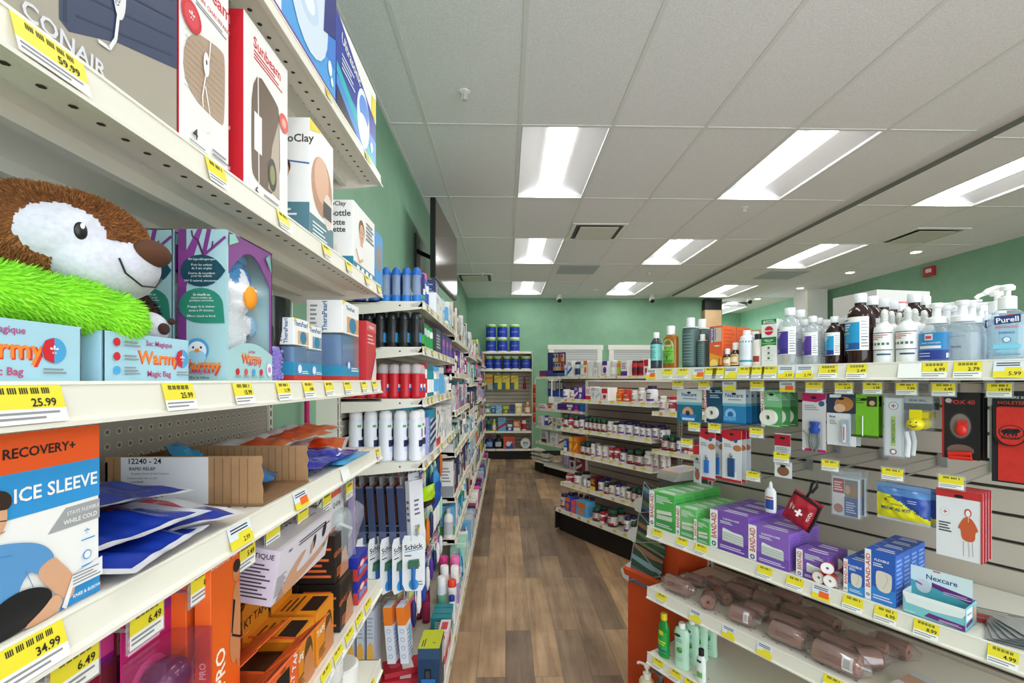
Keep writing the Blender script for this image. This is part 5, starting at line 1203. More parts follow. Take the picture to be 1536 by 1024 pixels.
def schick(name):
    r = empty(name); w, h = .095, .235
    b = MB(); P = [(-w*.40, 0), (w*.40, 0), (w*.5, -h*.1), (w*.5, -h*.88), (w*.36, -h), (-w*.36, -h), (-w*.5, -h*.88), (-w*.5, -h*.1)]
    b.prismy(P, 0, .0012, '#e9ebee'); b.decor('f', [('t', .5, .80, .030, 'Schick', '#1d2028', 8, .82), ('s', [(.1, .70), (.9, .76)], .003, '#4a8ac8'), ('l', .1, .62, .4, .66, 1, INK), ('p', [(.24, .40), (.28, .56), (.74, .58), (.78, .44)], '#4f8a70'), ('p', [(.42, .42), (.60, .42), (.56, .05), (.46, .05)], '#2f7fc0'), ('e', .5, .12, .22, .1, '#3a9ad8'), ('l', .7, .1, .9, .2, 2, GREYINK)], w, .0, h, TR((0, 0, -h)), base=.0004)
    b.build('card', r)
    q = MB().tube([(0, -.008, -h*.55), (0, -.012, -h*.75), (.002, -.008, -h*.95)], .008, '#1f6cb8', 8); q.build('razor_handle', r)
    MB().box(-.022, .022, -.014, -.004, -h*.58, -h*.46, M('#3f6a58', .3)).build('razor_head', r); return r
hook(F, 2.0, .905, .348, 'display hook carrying white razor cards', .31, 'y', '')
for j in range(4): item('schick', schick, 'razor_card', f'white razor card with blue handle, {ORD[j]} behind the front one on its hook', 'razor card', 2.0, .105+.05*j, .885, -30)
item('schick', schick, 'razor_card', 'white razor card with blue handle turned to face the camera', 'razor card', 1.985, .045, .895, -88)
def orcart(name):
    r = empty(name); h = .235; T = TR((0, 0, -h))
    carton(.07, .035, h, '#d9dce8', {'f': [('r', 0, .68, 1, 1, '#ea7a1c'), ('l', .2, .1, .9, .6, 7, '#8a90a8'), ('r', .5, .3, .9, .6, '#6aaed8')], 'l': [('r', 0, .68, 1, 1, '#ea7a1c')]+[('c', .5, .58-.15*i, .009, '#7a88b0') for i in range(4)]+[('c', .5, .58-.15*i, .007, '#d9dce8') for i in range(4)]}, T).build('carton', r); return r
hook(F, 2.0, .60, .348, 'display hook carrying orange and white cartons', .27, '', '')
for j in range(2): item('orcart', orcart, 'orange_white_carton', f'orange topped white carton hanging by the razor cards, {["front", "rear"][j]} one', 'carton', 2.0, .095+.055*j, .60, -6, T=RX(-5))
def amcard(name):
    r = empty(name); h = .24
    b = MB().box(-.04, .04, 0, .03, -h, 0, '#c3c6d4'); b.decor('l', [('e', .5, .22, .5, .22, '#e0a84a'), ('l', .1, .5, .9, .9, 6, '#9aa0b4')], .08, .03, h, TR((0, .015, -h))); b.build('card', r); return r
for j in range(3): item('amcard', amcard, 'sponge_pack', f'grey and amber pack behind the orange topped cartons, {ORD[j]} one', 'carton', 2.01, .205+.042*j, .585, -5)
rr = random.Random(77); cl = ['white', 'navy', 'teal', 'pink', 'orange', 'lime', 'white', 'mint', 'blue', 'purple']
for row, (zt, hh) in enumerate(((1.145, .24), (.88, .24), (.61, .20))):
    for c in range(8):
        u = 2.13+.125*c; a = rr.choice(cl); e = rr.choice([x for x in cl if x != a])
        dec = [('r', 0, .75, 1, 1, PAL[e]), ('p', [(.45, .1), (.55, .1), (.6, .65), (.40, .65)], PAL[e]), ('e', .5, .6, .2, .09, PAL[rr.choice(cl)]), ('l', .1, .82, .9, .94, 2, W)]
        hook(F, u, zt, .348, f'display hook, {ORD[c]} along the {["upper", "middle", "lower"][row]} row of hanging packs in the first bay', .28, 'y' if row == 0 else '', '')
        bl = MB().lathe([(.004, -hh*.85), (.012, -hh*.7), (.012, -hh*.35), (.006, -hh*.25)], PAL[rr.choice(cl)], 10, T=TR((0, -.012, 0)))
        for j in range(2):
            item(('hp', row, c), hangcard(.085, hh, PAL[a], dec, [('blister', bl)]), 'hanging_pack', f'{a} hanging pack, {ORD[c]} along the {["upper", "middle", "lower"][row]} hook row, {["front", "back"][j]} one', 'hanging pack', u, .085+.05*j, zt-.008, rr.uniform(-8, 3))
item('bluebag', single(pouch_mb(.13, .22, .05, lambda a, c, s: M('#1c4fa8', .12, spec=.8) if c < .4 else M('#3a8ac8', .15), .01, 16, 0, 91, .004)), 'foil_bag', 'shiny blue foil bag hanging among the packs in the first bay', 'foil bag', 2.48, .03, .98, 0, T=RX(90))
item('limepk', single(pouch_mb(.12, .10, .03, lambda a, c, s: M('#a8d020', .2) if c > -.3 else M('#20242a', .2), .006, 12, 0, 92, .002)), 'lime_pack', 'lime green and black pack hanging before the blue foil bag', 'foil bag', 2.28, .03, .99, -20, T=RX(90))
# base of the first bay
Z = .20
box_item('navlime', 'trimmer_carton', 'tall navy carton with lime top standing on the base at the near end', 1.965, 2.115, -.066, .09, Z, .225, '#1d3a5a', {'t': [('r', 0, 0, 1, 1, '#c3cc22'), ('l', .1, .7, .5, .9, 2, INK), ('t', .3, .3, .02, 'F', INK)], 'l': [('r', .3, .15, .62, .62, '#0e1016'), ('r', .36, .2, .56, .58, '#3a3f48'), ('r', 0, .8, 1, 1, '#2a4a6a')], 'f': [('r', .6, .5, .9, .9, '#d8dce0'), ('r', .2, .2, .4, .8, '#3a4450')]}, Fr=L2)
box_item('blusm', 'blue_carton', 'small blue carton in front of the navy and lime carton', 1.958, 1.964, -.05, .06, Z, .10, '#2a6cb0', {}, Fr=L2)
for j in range(3): item('redpk', single(carton(.10, .16, .022, '#c02838', {'f': [('r', 0, 0, .3, 1, W)], 't': [('r', .1, .2, .9, .5, '#e8e2e0'), ('e', .5, .7, .2, .15, '#e05a60')]})), 'red_pack', f'flat red and white pack on the base beside the navy carton, {["lowest", "middle", "topmost"][j]}', 'flat pack', 2.06+.03*j, .125, Z+.001+.0232*j, 10*j)
for j in range(2): box_item('redwt', 'red_white_carton', f'red and white carton beyond the navy and lime carton, {["nearer", "farther"][j]} one', 2.14+.13*j, 2.26+.13*j, -.066, .05, Z, .13, '#e6dcd8', {'f': [('r', .1, .3, .9, .7, '#d02c38')], 'l': [('r', 0, .4, 1, .7, '#d02c38')], 't': [('r', .2, .2, .8, .8, '#c8404c')]}, Fr=L2)
spr = lambda c, cap, r, h, c2: bottle([(r*.94, 0), (r, .004), (r, h*.78), (r*.9, h*.82)], c, [(r*.92, h*.8), (r*.95, h*.97), (r*.8, h)], cap, (h*.1, h*.6, c2, r), 16)
for j, (u, d, c, cap, r, h, c2, lab) in enumerate(((2.66, .02, '#d8dce0', '#eceaea', .026, .235, '#6ab08c', 'tall white and green hair spray on the base of the first bay'), (2.70, -.035, '#e8e2e0', '#e2381e', .026, .20, '#c8ccd0', 'hair spray with bright red cap on the base'), (2.60, -.045, '#eef0f4', '#1a2a90', .017, .155, '#f2f4f8', 'slim white stick with navy cap on the base'), (2.78, .02, '#e4e2e0', '#f0eeec', .027, .25, '#d0d4d8', 'white capped hair spray behind the green one'), (2.80, -.04, '#e4e2e0', '#f0eeec', .027, .24, '#a890c8', 'white capped hair spray with lilac label'), (2.62, .10, '#7a1038', '#5a0c30', .022, .20, '#a82858', 'dark magenta bottle behind the hair sprays'), (2.66, .15, '#7a1038', '#5a0c30', .022, .20, '#a82858', 'second dark magenta bottle behind the hair sprays'), (2.90, -.03, '#e0308a', '#f070b0', .03, .26, '#f4b0d0', 'bright pink bottle past the hair sprays'), (2.90, .04, '#e0308a', '#c82878', .03, .26, '#f4b0d0', 'bright pink bottle behind the other pink one'))):
    item(f'spr{j}', spr(c, cap, r, h, c2), 'hair_spray', lab, 'spray can', u, d, Z+.001)
stock(F, 2.95, 3.15, Z, .24, ['teal', 'white', 'silver'], 'far end of the base in the first bay', 'bc', .06, d0=-.06, seed=330)
stock(F, 2.42, 2.58, Z, .14, ['white', 'teal'], 'base past the red and white cartons', 'c', .05, d0=-.06, seed=331)

# ------------------------------------------------------------------ unit on the end wall
F = BK
slatwall(F, 0, 1.22, .40, .18, 2.12, 'slatwall shelving unit on the end wall of the aisle', base=(.40, .205), thick=.05, basetags=lipt(F, 0, 1.22, 4, 5))
MB().box(1.214, 1.222, -.002, .40, .02, 2.13, CREAM).build('side_panel', bpy.data.objects[[o.name for o in COL.objects if o.get('label') == 'slatwall shelving unit on the end wall of the aisle'][0]], TR((0, -.40, 0)))
for i, zz in enumerate((2.10, 1.757, .89, .553)):
    shelf(F, 0, 1.21, zz, .40, f'shelf of the end wall unit, {ORD[i]} from the top', lipt(F, 0, 1.2, 3, 400+i), br=.06)
towel = lambda r, h: bottle([(r*.99, .02), (r, .022), (r, h-.05), (r*.99, h-.048)], '#1c2f9a', None, None, (.03, h-.06, '#1f3ab0', r), 20, texts=(('BOUNTY', .03, '#8fb8e8', h*.45),) if h > .2 else (), extra=lambda rt: (MB().lathe([(r*.995, h-.05), (r, h-.048), (r, h-.018), (r*.99, h-.016)], '#8fc422', 20).build('green_band', rt), MB().lathe([(r*.97, 0), (r*.98, .02), (r*.3, .02), (r*.3, .0)], '#f2f2f0', 20).lathe([(r*.97, h-.017), (r*.96, h), (r*.3, h)], '#f2f2f0', 20).build('paper_roll', rt)))
for j, px in enumerate((736.3, 753.5, 772)):
    for l in range(2): item('towel', towel(.098, .268), 'paper_towel_roll', f'blue towel roll with green band, {["left", "middle", "right"][j]} of the {["lower", "upper"][l]} row atop the end unit', 'paper towel', F.u(px, .13), .13, 2.102+.269*l)
for j, (pa, pb) in enumerate(((702, 714), (715, 727), (728.5, 740), (740.5, 753), (754.5, 766.5), (767, 779), (781, 797))):
    ua, ub = F.u(pa, .1), F.u(pb, .1); item(('tp', j > 0, round(ub-ua, 2)), towel((ub-ua)/2-.004, .255), 'paper_towel_roll', f'blue wrapped paper roll on the second shelf of the end unit, {ORD[j]} along', 'paper towel', (ua+ub)/2, .12, 1.759)
for j, px in enumerate((718, 733, 747, 759, 772)):
    u = F.u(px, .12); hook(F, u, 1.66, .395, f'display hook of the end wall unit, {ORD[j]} along', .27, '', '')
    for i in range(2): item(('yg', j < 2), hangcard(.15, .30, '#e2c81e' if j > 1 else '#e0a81e', [('r', 0, .0, .45, .45, '#145e6a'), ('e', .75, .3, .22, .25, '#e6dc30'), ('p', [(0, .62), (1, .8), (1, .88), (0, .7)], '#c88a10'), ('r', 0, .9, 1, 1, '#7a8a1e')] if j > 1 else [('r', .1, .0, .3, .3, '#26303a'), ('r', .45, .0, 1, .4, '#a8b0b4'), ('r', 0, .7, 1, .8, '#c05a10')]), 'glove_pack', f'yellow glove pack hanging on the end unit, {ORD[j]} along, {["front", "back"][i]} one', 'glove pack', u, .15+.07*i, 1.652)
item('pinkbr', single(lathe_mb([(.012, 0), (.035, .02), (.03, .12), (.012, .14), (.012, .25)], '#a81a4a', 12)), 'scrub_brush', 'magenta scrub brush hanging by the side panel of the end unit', 'brush', F.u(787, .3), .34, 1.36)
def soapb(c, c2): return bottle([(.03, 0), (.035, .01), (.035, .15), (.02, .19), (.014, .2)], c, [(.016, .2), (.016, .235)], c2, (.03, .13, c2, .035), 14)
for j, (pa, pb, c, c2, h, kd) in enumerate(((727, 735, 'green', 'white', .18, 'b'), (737, 743, 'navy', 'sky blue', .15, 'c'), (744, 753, 'sky blue', 'silver', .16, 'c'), (754, 764, 'brown', 'lime', .16, 'c'), (765, 772, 'navy', 'blue', .17, 'c'), (773, 783, 'yellow', 'white', .20, 'c'), (787, 796, 'orange', 'white', .22, 'b'))):
    ua, ub = F.u(pa, .05), F.u(pb, .05); r0 = (ub-ua)/2-.004
    item(('e3', j), g_carton(c, c2, ub-ua-.006, .12, h, j) if kd == 'c' else g_bottle(c, c2, r0, h, 0), 'cleaning_product', f'{c} cleaning product on the third shelf of the end unit, {ORD[j]} along', 'cleaning product', (ua+ub)/2, .10, .892)
for j, (pa, pb, c, c2, h, kd) in enumerate(((729, 736, 'green', 'navy', .25, 'b'), (738, 744.5, 'yellow', 'white', .22, 'b'), (747, 759, 'sky blue', 'red', .26, 'c'), (760.5, 769, 'blue', 'white', .14, 'c'), (770, 780.5, 'orange', 'white', .2, 'c'), (782, 790, 'white', 'red', .25, 'b'))):
    ua, ub = F.u(pa, .05), F.u(pb, .05); r0 = (ub-ua)/2-.004
    item(('e4', j), g_carton(c, c2, ub-ua-.006, .12, h, j) if kd == 'c' else g_bottle(c, c2, r0, h, 0), 'cleaning_product', f'{c} cleaning product on the fourth shelf of the end unit, {ORD[j]} along', 'cleaning product', (ua+ub)/2, .10, .555)
def detjug(c, cap):
    return bottle([(.95, 0), (1, .03), (1, .55), (.8, .78), (.35, .86), (.33, .88)], c, [(.06, .20), (.06, .245), (.05, .25)], cap, None, 16, sx=1, sy=.6)
for j, (px, c, cap, lab) in enumerate(((734, '#1c2c6a', '#c8202a', 'navy detergent jug with red cap on the base of the end unit'), (747.5, '#15161c', '#15161c', 'black detergent jug on the base of the end unit'))):
    def mk(name, c=c, cap=cap):
        r = empty(name); b = MB().lathe([(.085, 0), (.09, .02), (.09, .13), (.07, .18), (.03, .21), (.03, .22)], c, 18, sy=.55); b.tube([(.07, 0, .17), (.105, 0, .15), (.10, 0, .07)], .012, c); b.patch_cyl(.09, -.7, .7, .04, .13, '#8fa8d8' if j == 0 else '#c8ccd4', 1, .55, off=.001); b.build('body', r)
        MB().lathe([(.033, .215), (.035, .26), (.03, .265)], cap, 14).build('cap', r); return r
    item(f'jug{j}', mk, 'detergent_jug', lab, 'detergent', F.u(px, .1), .10, .207)
box_item('podbag', 'detergent_bag', 'orange detergent bag with blue print on the base of the end unit', F.u(755, .03), F.u(772, .03), .03, .1, .205, .24, '#d8501e', {'f': [('p', [(.2, 0), (.9, 0), (.8, .6), (.3, .6)], '#2a4ab0'), ('e', .45, .4, .2, .2, W), ('p', [(.3, .2), (.8, .5), (.7, .6)], '#e8e8f0')]}, Fr=BK)
def podtub(name):
    r = empty(name); b = MB().lathe([(.10, -.05), (.112, -.04), (.112, .04), (.10, .05)], '#dde6ea', 28, T=TR((0, 0, .112)) @ RX(90)); b.build('tub', r)
    b = MB(); T = TR((0, -.0505, .112)) @ RX(90)
    b.lathe([(.001, 0), (.085, 0)], '#f2efe8', 28, T=T, caps=False); b.lathe([(.001, .0006), (.06, .0006)], '#b8d4e6', 24, T=T @ TR((0, -.012, 0)), caps=False); b.lathe([(.001, .0012), (.025, .0012)], '#b87a4a', 14, T=T @ TR((-.025, .015, 0)), caps=False); b.lathe([(.001, .0012), (.02, .0012)], '#6a7a9a', 14, T=T @ TR((.03, .012, 0)), caps=False); b.build('lid_label', r); return r
item('podtub', podtub, 'detergent_tub', 'round pale detergent tub standing on edge on the base of the end unit', 'detergent', F.u(788, .09), .09, .2065, T=Matrix.Scale(.9, 4))
# ------------------------------------------------------------------ vitamin island
F = G2
slatwall(F, 0, 1.22, .35, .18, 1.535, 'slatwall frame of the vitamin island, bay at the aisle end', base=(.41, .235), thick=.05, end=False, basetags=lipt(F, 0, 1.22, 8, 11), top=True, mat=M('#a5978a', .55, grain=3), back=.02)
slatwall(F, 1.22, 2.44, .35, .18, 1.535, 'slatwall frame of the vitamin island, bay farther from the aisle', base=(.41, .235), thick=.05, end=False, basetags=lipt(F, 1.22, 2.44, 6, 12), mat=M('#a5978a', .55, grain=3), back=.02)
MB().box(-.02, -.001, -.41, .03, .02, .235, '#1a1817').box(-.016, 0, 0, .06, .0, 1.545, CREAM).build('end_panel', [o for o in COL.objects if o.get('label') == 'slatwall frame of the vitamin island, bay at the aisle end'][0])
R1 = [1.36, 1.063, .816, .494]
for i, zz in enumerate(R1): shelf(F, 0, 1.22, zz, .35, f'vitamin shelf, {ORD[i]} from the top in the bay at the aisle end', lipt(F, 0, 1.22, 9, 500+i), br=.05)
R2 = [1.295, .985, .66]
for i, zz in enumerate(R2): shelf(F, 1.22, 2.44, zz, .35, f'vitamin shelf, {ORD[i]} from the top in the bay farther from the aisle', lipt(F, 1.22, 2.44, 8, 510+i), br=.05)
def vit(body, lid, r, h, lab, lab2):
    lr = r+.0005
    def make(name):
        rt = empty(name)
        MB().lathe([(r*.94, 0), (r, .004), (r, h*.68), (r*.92, h*.75), (r*.72, h*.79), (r*.72, h*.82)], body, 18).build('body', rt)
        b = MB().lathe([(lr, h*.10), (lr, h*.64)], lab, 18, caps=False)
        b.patch_cyl(r, -1.3, 1.0, h*.10, h*.24, lab2, off=.0012); b.patch_cyl(r, -.9, .5, h*.50, h*.57, lab2, off=.0012)
        for j in range(3): b.patch_cyl(r, -.8, .3+.1*j, h*(.30+.06*j), h*(.325+.06*j), '#8a8a90', off=.0013)
        b.build('label', rt)
        MB().lathe([(r*.80, h*.80), (r*.82, h*.82), (r*.82, h*.97), (r*.74, h)], lid, 18).build('lid', rt); return rt
    return make
VT = {'dark': ('#3a1c14', '#0f5a46', '#dcd6d0', '#a82838', 'green lidded amber jar'), 'white': ('#e6e2de', '#e9e6e2', '#eceae6', '#a86a8a', 'plain white vitamin jar'), 'wp': ('#e4e0de', '#2a1c50', '#eceaec', '#6a3a8a', 'purple lidded white jar'), 'wr': ('#e6dedc', '#b82030', '#b02838', '#e9e2de', 'red labelled vitamin jar'), 'or': ('#e2641e', '#e87a26', '#e05a1e', '#f0c030', 'orange vitamin jar'), 'red': ('#c8302a', '#d8402e', '#d03a2a', '#f0c0a0', 'bright red vitamin jar'), 'wb': ('#e6e3de', '#1c1c22', '#e9e6e2', '#b87a4a', 'black lidded white jar'), 'clear': ('#c9b8b4', '#2c1a44', '#d8c8c8', '#7a2a5a', 'dark capped clear bottle')}
def vrow(F, z, items, where, d0=.02, depth=2, cat='vitamin jar'):
    for k, it in enumerate(items):
        pa, pb, kd, h = it[:4]; ua, ub = F.u(pa, d0), F.u(pb, d0); w = ub-ua
        for j in range(depth if kd in VT else 1):
            nth = '' if j == 0 else ', behind it in the second rank'
            if kd in VT:
                b_, l_, a_, c_, nm = VT[kd]; r = min(.047, q(w/2-.003, .004))
                put(('v', kd, r, h), vit(b_, l_, r, h, a_, c_), 'vitamin_jar', f'{nm}, {ORD[k]} along the {where}' + (', rear rank' if j else ''), cat, F.at((ua+ub)/2, d0+r+j*(2*r+.006), z+.0012), 'vitamin jars')
            else:
                c, c2 = kd.split('/'); put(('vb', kd, round(w, 4), h), g_carton(c, c2, w-.003, .12, h, k), 'remedy_carton', f'{c} remedy carton, {ORD[k]} along the {where}', 'carton', F.at((ua+ub)/2, d0+.06, z+.0012), 'remedy cartons')
vrow(F, R1[0], [(842, 849.5, 'wp', .12), (852, 859.5, 'wb', .11), (861, 867, 'purple/white', .125), (867.5, 873.5, 'purple/white', .125), (878, 886, 'white/red', .125), (886.5, 893, 'white/silver', .12), (893.5, 900, 'white/silver', .12), (901.5, 912, 'white/red', .12), (921.5, 931, 'or', .11), (932, 942.5, 'red', .11), (944.5, 953, 'white', .10), (954.5, 963.5, 'white', .125), (965.5, 980, 'wp', .145)], 'top vitamin shelf', depth=1)
vrow(F, R1[1], [(843, 849, 'dark', .12), (850.5, 857, 'wr', .105), (858, 864.5, 'dark', .125), (866, 873.5, 'wp', .12), (874.5, 880, 'dark', .115), (880.5, 886, 'dark', .115), (886.5, 892.5, 'dark', .115), (893, 899, 'dark', .115), (899.5, 906, 'dark', .115), (908, 916.5, 'white', .105), (917.5, 923.5, 'wb', .10), (924.5, 934.5, 'wp', .115), (936, 945.5, 'wp', .115), (948, 957.5, 'wp', .11), (958, 966, 'wp', .105), (967, 975, 'wp', .105), (976, 986, 'wp', .115), (987.5, 995, 'wp', .105)], 'second vitamin shelf')
vrow(F, R1[2], [(845.5, 850.5, 'blue/white', .125), (853, 859, 'orange/yellow', .155), (860, 866, 'orange/yellow', .165), (868, 875, 'dark', .12), (876, 882, 'dark', .12), (883.5, 890, 'white', .12), (892, 900, 'white', .11), (901, 909.5, 'white', .115), (911, 918, 'wr', .11), (919, 927, 'wr', .12), (927.5, 936.5, 'wp', .11), (937.5, 947, 'dark', .125), (948, 960, 'dark', .125), (962, 976, 'white', .135), (978, 986, 'white', .13), (988, 996, 'white', .13)], 'third vitamin shelf')
vrow(F, R1[3], [(845, 855.5, 'wr', .085), (857, 868, 'wb', .12), (873, 877.5, 'white', .085), (878, 884.5, 'wb', .10), (885.5, 893, 'maroon/yellow', .125), (894.5, 903, 'wp', .12), (904, 910, 'dark', .10), (911, 919, 'wb', .115), (921, 928, 'wp', .115), (929, 936, 'white', .095), (937, 944, 'wb', .10), (945, 952, 'dark', .115), (953, 960, 'dark', .115), (961, 967, 'dark', .11)], 'fourth vitamin shelf')
vrow(F, .236, [(838.5, 846, 'clear', .15), (847.5, 855, 'blue/orange', .13), (856, 863, 'pink/orange', .12), (864, 879, 'sky blue/orange', .14), (886, 895, 'dark', .115), (897, 905, 'wr', .10), (907, 920, 'dark', .14), (933, 942, 'wp', .13), (943.5, 951, 'dark', .11), (952.5, 959, 'white', .10)], 'base of the vitamin island', d0=-.05)
for j in range(4): put('vclr', vit(*[VT['clear'][i] for i in (0, 1)], .028, .15, VT['clear'][2], VT['clear'][3]), 'vitamin_jar', f'clear bottle with dark cap at the back of the vitamin base, {ORD[j]} along', 'vitamin jar', F.at(.10+.085*j, .12, .237), 'vitamin jars')
vrow(F, R2[0], [(986, 996.5, 'white', .125), (999, 1012, 'wr', .125), (1014, 1024, 'wp', .12)], 'top shelf of the farther vitamin bay', depth=1)
vrow(F, R2[1], [(989, 1000, 'dark', .12), (1001.5, 1010, 'dark', .11), (1013, 1020, 'wp', .115), (1024, 1031, 'wr', .10), (1032, 1040, 'red/white', .08)], 'second shelf of the farther vitamin bay')

# ------------------------------------------------------------------ island behind the vitamins
F = G3
H3 = [1.605, 1.075, .775, .51]
for k in range(3):
    slatwall(F, .28*(k == 0)+1.22*k, 1.22*(k+1), .33, .14, 1.62, f'slatwall frame of the island behind the vitamins, {ORD[k]} bay from the aisle', base=(.36, .168), thick=.05, end=(k == 0), back=.02, ups=(k == 0), mat=M('#a5978a', .55, grain=3))
    for i, zz in enumerate(H3 if k == 0 else H3[:1]):
        shelf(F, 1.22*k+(0 if k or i else 0), 1.22*(k+1), zz, .325, f'shelf of the island behind the vitamins, {ORD[i]} from the top, {ORD[k]} bay', lipt(F, 1.22*k, 1.22*(k+1), 6, 600+k*10+i), br=.05)
MB().box(-.27, 0, -.36, .0, .02, .166, '#0c0b0a').box(-.28, 0, -.365, 0, .166, .17, CREAM).build('end_deck', [o for o in COL.objects if o.get('label', '').startswith('slatwall frame of the island behind the vitamins, first')][0])
z = H3[0]
def seq(z, lst, where, hh=None, d=.06):
    for k, (pa, pb, c, c2, h, kd) in enumerate(lst):
        ua, ub = F.u(pa, .02), F.u(pb, .02); w = ub-ua
        mk = g_carton(c, c2, w-.006, .10, h, k) if kd == 'c' else g_bottle(c, c2, min(w/2-.004, .05), h, 1)
        put(('g3', where, k), mk, 'remedy_carton' if kd == 'c' else 'remedy_bottle', f'{c} {"carton" if kd == "c" else "bottle"}, {ORD[k]} along the {where}', 'carton' if kd == 'c' else 'bottle', F.at((ua+ub)/2, .07, z+.0012), 'goods on the far island')
seq(z, [(809, 822, 'purple', 'red', .10, 'c'), (846.5, 850.5, 'sky blue', 'white', .18, 'c'), (851, 858, 'white', 'blue', .24, 'c'), (860, 867, 'silver', 'navy', .22, 'b'), (868, 874, 'mint', 'white', .22, 'b'), (875, 881, 'white', 'orange', .23, 'c'), (882, 889, 'white', 'white', .22, 'c'), (890, 896, 'white', 'silver', .22, 'c'), (897, 902, 'white', 'white', .20, 'c'), (903, 911, 'white', 'purple', .21, 'c'), (913, 922, 'silver', 'white', .22, 'b'), (923, 930, 'orange', 'lime', .21, 'b'), (931, 941, 'white', 'purple', .21, 'c'), (945, 954, 'red', 'maroon', .20, 'b'), (955, 964, 'red', 'maroon', .20, 'b'), (965, 973, 'white', 'red', .22, 'c')], 'top of the island behind the vitamins')
def dispbox(name):
    r = empty(name); w, h = .26, .40
    MB().box(-w/2, -w/2+.05, -.06, .10, 0, h, '#1d2a5c').box(-w/2, w/2, .08, .10, 0, h, '#1d2a5c').box(-w/2, w/2, -.10, .10, 0, .06, '#27407a').build('display_back', r)
    for i in range(4):
        for j in range(2): carton(.05, .03, .13, ['#d89a4a', '#c8ccd4', '#e0b84a', '#b04a5a'][(i+j) % 4], {'f': [('r', .1, .5, .9, .9, '#3a4a9a')]}, TR((-.06+.062*i, .03, .10+.145*j))).build('display_pack', r)
    return r
item('dispbox', dispbox, 'counter_display', 'navy cardboard counter display with small packs on the top of the far island', 'counter display', F.u(833, .12), .13, z+.001, 8, Fr=F)
seq(H3[1], [(808, 818, 'white', 'pink', .07, 'c'), (820, 829, 'white', 'red', .08, 'c'), (836, 848, 'purple', 'navy', .10, 'c'), (849, 860, 'purple', 'white', .10, 'c'), (861, 868, 'purple', 'pink', .10, 'c'), (869, 876, 'blue', 'teal', .13, 'c')], 'second shelf of the island behind the vitamins')
seq(H3[2], [(807, 813, 'white', 'silver', .17, 'c'), (814, 821, 'white', 'blue', .18, 'b'), (822, 828, 'cream', 'navy', .17, 'c'), (829, 835, 'cream', 'grey', .17, 'c'), (836, 842, 'cream', 'teal', .17, 'c'), (843, 850, 'white', 'maroon', .16, 'c')], 'third shelf of the island behind the vitamins')
seq(H3[3], [(812, 820, 'silver', 'maroon', .19, 'c'), (825, 835, 'white', 'silver', .19, 'c'), (838, 846, 'cream', 'brown', .16, 'c'), (847, 855, 'cream', 'silver', .16, 'c'), (858, 868, 'silver', 'cream', .16, 'c')], 'fourth shelf of the island behind the vitamins')
for j in range(5):
    a, lv = ((0, 0), (0, 1), (1, 0), (1, 1), (0, 2))[j]
    item(f'paperp{a}', single(pouch_mb(.26, .18, .055, lambda a, c, s: M('#d9d5cb', .35), .008, 12, 0, 120+a, .006)), 'paper_pack', f'white wrapped pack on the base of the far island, {["lowest", "middle", "topmost"][lv]} of the {["aisle end", "inner"][a]} pile', 'wrapped pack', -.13+.27*a, .13, .20+.066*lv, 2*j-3, Fr=F)
seq(.17, [(845, 852, 'lilac', 'grey', .2, 'c'), (854, 862, 'silver', 'maroon', .2, 'c'), (864, 873, 'maroon', 'silver', .2, 'c')], 'base of the island behind the vitamins')
for j, (px, c) in enumerate(((822, 'navy'), (829, 'silver'), (834, 'black'), (840, 'black'))):
    u = F.u(px, .1); hook(F, u, 1.53, .325, f'display hook under the top of the far island, {ORD[j]} from the aisle', .22, '', '')
    item(('hk3', c), hangcard(.09, .26, PAL[c], [('r', 0, 0, 1, .4, PAL['blue']), ('r', .2, .5, .8, .9, PAL['silver'])]), 'hanging_pack', f'{c} pack hanging under the top of the far island, {ORD[j]} from the aisle', 'hanging pack', u, .13, 1.522)
r = empty('clip_strip'); tag(r, 'white clip strip hanging at the aisle end of the far island', 'clip strip'); r.matrix_world = F.at(-.02, .0, 0)
MB().box(-.012, .012, -.001, .001, .80, 1.58, WHITE).build('strip', r)
for j in range(4): item('sachet', single(pouch_mb(.085, .15, .03, lambda a, c, s: M('#d8281e', .2) if c < .3 else M('#e85a28', .2), .006, 10, 0, 131, .002)), 'sachet', f'red sachet on the clip strip of the far island, {ORD[j]} from the top', 'sachet', -.02, -.02, 1.40-.165*j, 0, T=RX(90), Fr=F)
# ------------------------------------------------------------------ first-aid island
F = G1
slatwall(F, 0, 1.22, .41, .18, 1.60, 'slatwall frame of the bandage island beside the camera', base=(.43, .19), thick=.05, end=False, back=.02)
Z1, Z2, Z3, Z4 = 1.597, .945, .692, .420
px2 = lambda xs, kinds='y', w=.05: [(F.u(x), k, p, w) for x, k, p in xs]
shelf(F, 0, 1.22, Z1, .41, 'top shelf of the bandage island, holding bottles', px2([(978, 'o', ''), (1002, 'y', ''), (1025, 'y', ''), (1049, 'o', ''), (1066, 'y', ''), (1079, 'y', ''), (1097, 'b', ''), (1118, 'y', ''), (1136, 'y', ''), (1155, 'y', ''), (1180, 'b', '3.99'), (1208, 'b', '2.79'), (1243, 'yl', '1.99'), (1286, 'yl', '2.49'), (1366, 'w', ''), (1402, 'yl', '6.99'), (1452, 'yl', '2.79'), (1514, 'b', '5.99')]), br=.045, lip=.044)
shelf(F, 0, 1.22, Z2, .41, 'second shelf of the bandage island, holding adhesive bandage boxes', px2([(987, 'y', ''), (1024, 'y', ''), (1052, 'y', ''), (1148, 'y', ''), (1193, 'y', ''), (1233, 'o', ''), (1280, 'y', ''), (1329, 'y', '6.99'), (1390, 'yl', '8.99'), (1505, 'yl', '4.99')]), br=.05, lip=.044, holes=.045)
